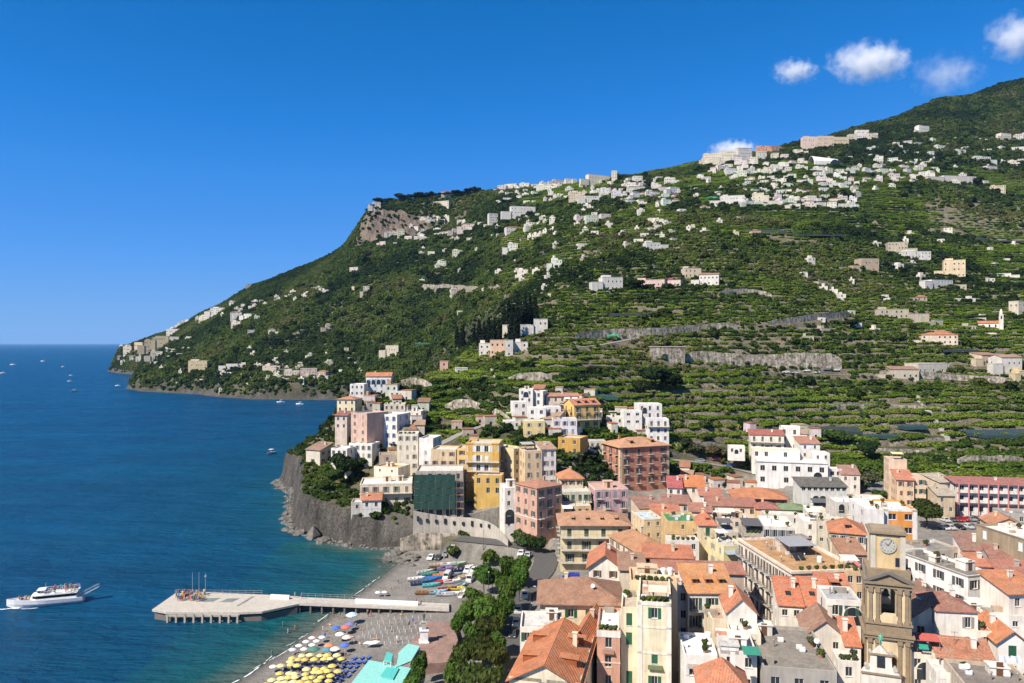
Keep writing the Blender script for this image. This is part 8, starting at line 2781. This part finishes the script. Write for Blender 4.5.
# ---------------------------------------------------------------- trees one can tell apart
def make_trees():
 def at(x, y, lo=120):
  Y = 200.0
  for _ in range(12):
   z = ground((x - 512) * Y / F, Y)
   Y = (CZ - z) * F / (y - HOR)
  return ((x - 512) * Y / F, Y, ground((x - 512) * Y / F, Y))
 # plaza trees: photo position of the crown centre, crown radius in pixels
 plaza = [(484, 566, 11), (492, 570, 9), (509, 570, 10), (503, 577, 9), (521, 574, 10), (519, 585, 10), (474, 588, 9), (484, 601, 12), (494, 611, 9), (466, 603, 10), (508, 596, 10), (506, 609, 11), (484, 615, 12), (458, 614, 8), (497, 622, 9), (474, 628, 10),
    (474, 642, 14), (488, 634, 14), (497, 646, 10), (462, 652, 12), (484, 658, 16), (497, 664, 12), (455, 667, 11), (472, 678, 16), (490, 684, 14), (418, 661, 8), (411, 674, 9), (422, 652, 6)]
 names = {16: 'pine', 17: 'pine', 20: 'pine', 19: 'pine', 21: 'pine', 23: 'pine', 24: 'pine'}
 for k, (x, y, rp) in enumerate(plaza):
  kind = names.get(k, 'broad')
  hh = 8.5 if kind == 'broad' else 9.5
  if rp < 10:
   hh = 6.5
  zc = 4.5 + hh * .62
  Y = (CZ - zc) * F / (y - HOR)
  X = (x - 512) * Y / F
  rad = rp * Y / F
  lab = 'one of the bright green plane trees shading the plaza beside the beach' if kind == 'broad' else 'one of the dark olive green pines at the lower end of the plaza'
  tree('plane_tree' if kind == 'broad' else 'pine_tree', kind, (X, Y, ground(X, Y)), hh, rad * .92, 'plane' if kind == 'broad' else 'pine', lab, 'tree', 'plane trees on the plaza' if kind == 'broad' else 'pines on the plaza')
 # bushes and trees by the road bend
 bend = [(512, 532, 7), (520, 535, 8), (528, 534, 8), (536, 537, 7), (526, 542, 7), (507, 529, 6), (541, 545, 5), (533, 528, 5)]
 for k, (x, y, rp) in enumerate(bend):
  X, Y, z = at(x, y + 9)
  tree('bush', 'mid', (X, Y, z), 5.2, rp * Y / F * 1.1, 'mid' if k % 3 else 'dark', 'one of the big bushes massed below the rosy house at the road bend', 'bush', 'bushes at the road bend')
 X, Y, z = at(521, 547)
 tree('oleander', 'shrub', (X, Y, z), 3.6, 2.4, 'olive', 'grey green oleander at the front of the road bend bushes', 'bush')
 for x, y, hh, rad, col, lab in [(453, 549, 4, 2.0, 'mid', 'small tree between the rows of the beach car park, left'), (463, 548, 4, 1.9, 'mid', 'small tree between the rows of the beach car park, right'), (490, 552, 5.5, 2.4, 'plane', 'bright tree standing alone below the promenade wall')]:
  X, Y, z = at(x, y)
  tree('street_tree', 'mid', (X, Y, z), hh, rad, col, lab)
 X, Y, z = at(927, 529)
 tree('street_tree', 'broad', (X, Y, z), 9.5, 4.4, 'mid', 'dense round tree in the square right of the orange apartment house')
 # headland trees
 for x, y, hh, rad, col, kind, lab in [(344, 484, 12, 4.6, 'dark', 'broad', 'large dark tree between the tower house and the seaside palazzo'), (335, 487, 7, 3.6, 'mid', 'broad', 'paler tree left of the large dark one on the headland'), (330, 476, 6, 3.2, 'bright', 'mid', 'yellow green bush beside the stone tower house'), (324, 490, 4, 3.0, 'mid', 'mid', 'bush on the brink of the sea wall'),
           (366, 457, 7, 4.5, 'mid', 'broad', 'round tree right of the white sea villa'), (375, 455, 6, 3.4, 'mid', 'broad', 'smaller tree right of the round one by the white sea villa'), (362, 469, 5, 3.0, 'mid', 'mid', 'bush under the round tree by the white sea villa'), (327, 450, 4, 2.6, 'dark', 'mid', 'dark bush behind the stone tower house'),
           (416, 398, 6, 3.2, 'dark', 'broad', 'dark tree right of the white garden house'), (396, 395, 5, 2, 'dark', 'mid', 'dark shrub in front of the white garden house'), (339, 428, 5, 3, 'mid', 'mid', 'bush below the dark red roof at the brink'), (346, 434, 4, 2.6, 'bright', 'mid', 'bright bush left of the pale pink house'),
           (655, 389, 12, 8, 'dark', 'broad', 'huge dark tree below the stone garage on the slope'), (672, 393, 10, 6, 'dark', 'broad', 'dark tree right of the huge one below the stone garage'), (642, 396, 9, 5, 'dark', 'broad', 'dark tree left of the huge one below the stone garage'), (636, 290, 9, 7, 'dark', 'broad', 'dark round tree in front of the long pink house'),
           (868, 462, 9, 4.2, 'dark', 'broad', 'dark tree above the white annexe right of the hotel'), (838, 446, 8, 6, 'mid', 'broad', 'large tree behind the right end of the white hotel'), (741, 433, 6.5, 1, 'dark', 'mid', 'slender dark tree on the bare wall left of the white hotel'), (852, 330, 7, 5, 'dark', 'broad', 'dark tree by the bend of the upper hill road'),
           (880, 503, 5, 3, 'mid', 'mid', 'bush beside the white pavilion and the peach house'), (870, 487, 6, 3.5, 'olive', 'mid', 'grey olive tree in the yard left of the tall peach house'), (862, 492, 5, 3, 'olive', 'mid', 'smaller olive tree in the yard left of the tall peach house'),
           (708, 444, 5, 4, 'mid', 'mid', 'bush at the middle of the fenced stone wall'), (695, 456, 4.5, 4, 'olive', 'mid', 'bush on the bare slope above the hill road, left'), (712, 456, 4.5, 4, 'dry', 'mid', 'dry bush on the bare slope above the hill road, middle'), (724, 459, 4, 3.5, 'olive', 'mid', 'bush on the bare slope above the hill road, right'),
           (686, 450, 5, 3.5, 'dark', 'mid', 'dark bush right behind the big rose palazzo'), (595, 455, 5, 3.5, 'dark', 'mid', 'dark bush between the ochre house and the rose palazzo'), (575, 462, 4, 3.5, 'olive', 'mid', 'bush on the rock under the ochre house'), (588, 462, 4, 3, 'dark', 'mid', 'dark bush on the rock left of the rose palazzo'),
           (718, 484, 4, 3, 'mid', 'mid', 'bush right of the vivid orange roof'), (724, 489, 4, 2.6, 'dark', 'mid', 'dark bush left of the wide orange roof')]:
  X, Y, z = hit(x, y, 255)
  tree('tree' if hh > 5 else 'bush', kind, (X, Y, z), hh, rad, col, lab, 'tree' if hh > 5 else 'bush')
 # cypresses round the villa
 cy = [(457, 348, 17), (463, 349, 19), (460, 351, 15), (479, 347, 22), (484, 346, 20), (474, 346, 16), (489, 345, 22), (494, 345, 21), (499, 344, 20), (504, 334, 22), (509, 333, 26), (513, 337, 26), (517, 337, 28), (521, 335, 26), (525, 333, 28), (530, 330, 26), (535, 328, 27), (516, 343, 24), (511, 343, 24)]
 for x, y, hp in cy:
  X, Y, z = hit(x, y, 440)
  tree('cypress', 'cypress', (X, Y, z - .5), hp * 1.2 * Y / F, 1.0, 'cypress', 'one of the tall dark cypresses standing behind the peach villa', 'cypress', 'cypresses behind the peach villa')
 # umbrella pines along the cliff top
 r = random.Random(6)
 k = 0
 for x in np.arange(368, 482, 4.2):
  X, Y, z = hit(x, 216 if x < 376 else 206 - (x - 376) * .1, 1380)
  tree('stone_pine', 'pine', (X, Y + r.uniform(0, 25), z - .5), r.uniform(14, 20), r.uniform(8, 11), 'dark', 'one of the dark stone pines in the row along the top of the sea cliff', 'tree', 'stone pines on the cliff top')
 # lemon trees on the headland garden
 for k, (x, y) in enumerate([(428, 394), (436, 392), (445, 391), (455, 389), (441, 399), (433, 401), (452, 397), (463, 386), (447, 383)]):
  X, Y, z = hit(x, y, 300)
  tree('lemon_tree', 'mid', (X, Y, z), 4.2, 3.0, 'bright', 'one of the bright green lemon trees in the walled garden above the headland', 'tree', 'lemon trees in the headland garden')
# ---------------------------------------------------------------- odds and ends
def make_scaffold_building():
 I = building('scaffolded building wrapped in dark green netting above the promenade wall', 416, 463, 471, 251, 13, 2, (.48, .45, .40), 'flat', (.66, .63, .58), 5, 2, 5, win=(1.2, 1.8), closed=0, framec=(.4, .38, .35), extra=[('arches', 5, -15.2, 2, 2.8)])
 w, d, h, root = I['w'], I['d'], I['h'], I['root']
 for k in range(5):
  z1 = h - 1.0 - k * 2.35
  b = MB()
  nx = 14
  for i in range(nx + 1):
   x = -w / 2 - .6 + (w - 2.0) * i / nx
   yy = -d / 2 - 1.45 + .06 * math.sin(i * 1.9 + k)
   b.v += [(x, yy, z1 - 2.2), (x, yy, z1)]
  for i in range(nx):
   b.f.append((2 * i, 2 * i + 2, 2 * i + 3, 2 * i + 1))
   b.m.append(0)
  b.build('netting', 'cloth', root, (.012, .052, .042))
  p = MB()
  p.box(-w / 2 - .7, -d / 2 - 1.4, z1 - 2.32, w / 2 + .3, -d / 2 - .3, z1 - 2.24)
  p.build('scaffold_deck', 'wood', root)
 for i in range(8):
  x = -w / 2 - .5 + (w + .8) * i / 7
  for yy in (-1.38, -.35):
   p = MB()
   p.tube((x, -d / 2 + yy, h - 15.5), (x, -d / 2 + yy, h - .4), .06, .06, 5)
   p.build('scaffold_pole', 'metal', root, (.32, .33, .34))
def make_church_front():
 """white baroque gable in front of the tower with a green bronze figure on top"""
 Y = 110.0
 X = (884 - 512) * Y / F
 gz = ground(X, Y)
 zt = CZ - (648 - HOR) * Y / F
 root = empty('church_gable', (X, Y + 1, gz), R(-20), 'white ornate church gable standing in front of the lower tower stage', 'church front')
 H = zt - gz
 w = 2.7
 m = MB()
 pts = [(-w, 0), (w, 0), (w, H - 4.2), (w - .5, H - 3.6), (w - 1.2, H - 3.0), (w - 1.3, H - 1.4), (w - 1.9, H - .9), (.5, H - .5), (0, H), (-.5, H - .5), (-w + 1.9, H - .9), (-w + 1.3, H - 1.4), (-w + 1.2, H - 3.0), (-w + .5, H - 3.6), (-w, H - 4.2)]
 n, k = 0, len(pts)
 m.v += [(x, -.4, z) for x, z in pts] + [(x, .4, z) for x, z in pts]
 m.f += [tuple(range(k)), tuple(k + k - 1 - i for i in range(k))]
 for i in range(k):
  j = (i + 1) % k
  m.f.append((i, k + i, k + j, j))
 m.m = [0] * len(m.f)
 m.build('wall', 'plaster', root, (.76, .72, .66))
 for s in (-1, 1):
  for q, (xx, zz, r) in enumerate(((1.9, H - 3.3, .34), (1.4, H - 1.1, .24))):
   b = MB()
   b.tube((s * xx, -.5, zz), (s * xx, .5, zz), r, r, 12)
   b.build('scroll', 'concrete', root)
 g = MB()
 g.lathe([(.01, H - 2.6), (.55, H - 2.55)], 14)
 g = MB()
 g.box(-.55, -.46, H - 3.2, .55, -.403, H - 1.5)
 g.build('niche', 'glass', root)
 for zc in (H - 4.3, H - 1.35):
  b = MB()
  b.box(-w + (0 if zc < H - 3 else 1.0), -.6, zc, w - (0 if zc < H - 3 else 1.0), -.41, zc + .25)
  b.build('moulding', 'tower_stone', root)
 me = PEOPLE['stand'].copy()
 for i in range(len(me.materials)):
  me.materials[i] = MATS['verdigris']
 tag(link('statue', me, None, None, (X, Y + 1, zt - .05), R(-20), (1.15, 1.15, 1.05)), 'green bronze figure standing on the white church gable before the tower', 'statue')
def make_odds():
 m, nt, b = new_mat('verdigris')
 b.inputs['Base Color'].default_value = (.12, .42, .27, 1)
 b.inputs['Roughness'].default_value = .7
 make_church_front()
 # washing by the right edge
 for k in range(2):
  X, Y, z = P(1003 + k * 13, 659, 116)
  m = MB()
  for i in range(9):
   x = i * .2
   m.v += [(x, .08 * math.sin(i * 1.4 + k), 0), (x, .12 * math.sin(i * 1.1 + k), -1.1)]
  for i in range(8):
   m.f.append((2 * i, 2 * i + 2, 2 * i + 3, 2 * i + 1))
   m.m.append(0)
  tag(m.build('bed_sheet', 'cloth', None, (.74, .76, .80), (X - .8, Y, z + .5), R(-6)), ('pale bed sheet drying on the terrace near the right edge, left of two', 'pale bed sheet drying on the terrace near the right edge, right of two')[k], 'laundry', 'sheets drying on the terrace')
 # zebra crossings on the plaza road
 for cx, cy, a in ((1.6, 183.5, 58), (-1.4, 154, 86)):
  m = MB()
  for k in range(7):
   s = -2.7 + k * .9
   ca, sa = math.cos(R(a)), math.sin(R(a))
   pts = []
   for u, v in ((s, -1.6), (s + .45, -1.6), (s + .45, 1.6), (s, 1.6)):
    x, y = cx + u * sa + v * ca, cy - u * ca + v * sa
    pts.append((x, y, ground(x, y) + .215))
   m.poly(pts)
  tag(m.build('zebra_crossing', 'white'), kind='structure')
 # street lamps along the plaza road
 for k, (x, y) in enumerate(((4.3, 176), (-6.2, 196), (13.2, 214), (-9, 233))):
  z = ground(x, y)
  root = empty('street_lamp', (x, y, z), R(90 * k), ('street lamp beside the brown hipped roof house', 'street lamp under the plaza trees', 'street lamp in front of the yellow palazzo', 'street lamp at the beach car park')[k], 'street lamp', 'street lamps on the plaza road')
  p = MB()
  p.lathe([(.12, -.2), (.1, .6), (.06, .8), (.05, 6.6)], 8)
  p.tube((0, 0, 6.55), (1.1, 0, 6.9), .04, .035, 5)
  p.build('pole', 'metal', root, (.2, .21, .2))
  q = MB()
  q.box(.8, -.14, 6.82, 1.4, .14, 6.95)
  q.build('lamp', 'paint', root, (.6, .6, .58))
 # stairs climbing the groves on the right
 for lab, a, b in (('long pale stairway climbing the groves right of the middle road', (915, 395), (950, 445)), ('pale stairway climbing beside the tall peach house terraces', (944, 452), (962, 478)), ('broad pale stairway below the peach villa', (488, 360), (500, 392))):
  p0, p1 = hit(*a, 300), hit(*b, 290)
  l = smooth_line([p0, ((p0[0] + p1[0]) / 2, (p0[1] + p1[1]) / 2, 0), p1], 1.2)
  m = MB()
  for i in range(len(l) - 1):
   x, y = l[i][0], l[i][1]
   z = max(ground(x, y), ground(l[i + 1][0], l[i + 1][1])) + .35
   m.box(x - 1.1, min(y, l[i + 1][1]) - .1, z - 2.0, x + 1.1, max(y, l[i + 1][1]) + .1, z)
  tag(m.build('stairway', 'concrete'), lab, 'stairway')
def make_boulders():
 """tumbled rocks along the foot of the headland and the end of the beach"""
 r = random.Random(9)
 m = MB()
 base = []
 for i in range(len(COAST) - 1):
  a, b = COAST[i], COAST[i + 1]
  if not (237 <= a[1] <= 400 and a[0] > -130 and a[0] < -30):
   continue
  L = math.hypot(b[0] - a[0], b[1] - a[1])
  for k in range(int(L * 2.6)):
   t = r.random()
   base.append((a[0] + (b[0] - a[0]) * t, a[1] + (b[1] - a[1]) * t))
 for k in range(26):
  base.append((r.uniform(-42, -30), r.uniform(231, 246)))
 for x, y in base:
  x += r.uniform(-2.2, 2.0)
  y += r.uniform(-2.2, 1.2)
  s = r.lognormvariate(-.25, .55)
  z = max(ground(x, y), -.4)
  n = len(m.v)
  bm = bmesh.new()
  bmesh.ops.create_icosphere(bm, subdivisions=1, radius=1)
  ax = (r.uniform(.7, 1.5), r.uniform(.7, 1.3), r.uniform(.5, .9))
  for v in bm.verts:
   q = r.uniform(.6, 1.25)
   m.v.append((x + v.co.x * s * ax[0] * q, y + v.co.y * s * ax[1] * q, z + v.co.z * s * ax[2] * q))
  for f in bm.faces:
   m.f.append(tuple(n + v.index for v in f.verts))
   m.m.append(0)
  bm.free()
 tag(m.build('shore_rocks', 'shore_rock'), kind='stuff')
def main():
 make_materials()
 m, nt, b = new_mat('shore_rock')
 g = nd(nt, 'ShaderNodeNewGeometry')
 c = mixc(nt, ramp(nt, noise(nt, g.outputs['Position'], .9, 5, .7), [(.3, 0), (.7, 1)]), (.05, .047, .043), (.20, .185, .16))
 nt.links.new(c, b.inputs['Base Color'])
 b.inputs['Roughness'].default_value = .9
 setup()
 make_terrain()
 make_sea()
 for k, (ln, hw) in enumerate(ROADS):
  ribbon('road', ln, hw, .16, 'asphalt' if k == 0 else 'pale_road')
 make_crowns()
 make_hillside()
 make_town()
 make_scaffold_building()
 make_tower()
 make_hill_houses()
 make_walls()
 make_nets()
 make_cars()
 make_boats()
 make_pier()
 make_beach()
 make_trees()
 make_odds()
 make_boulders()
 make_haze(2.2e-5)
 make_clouds()
main()
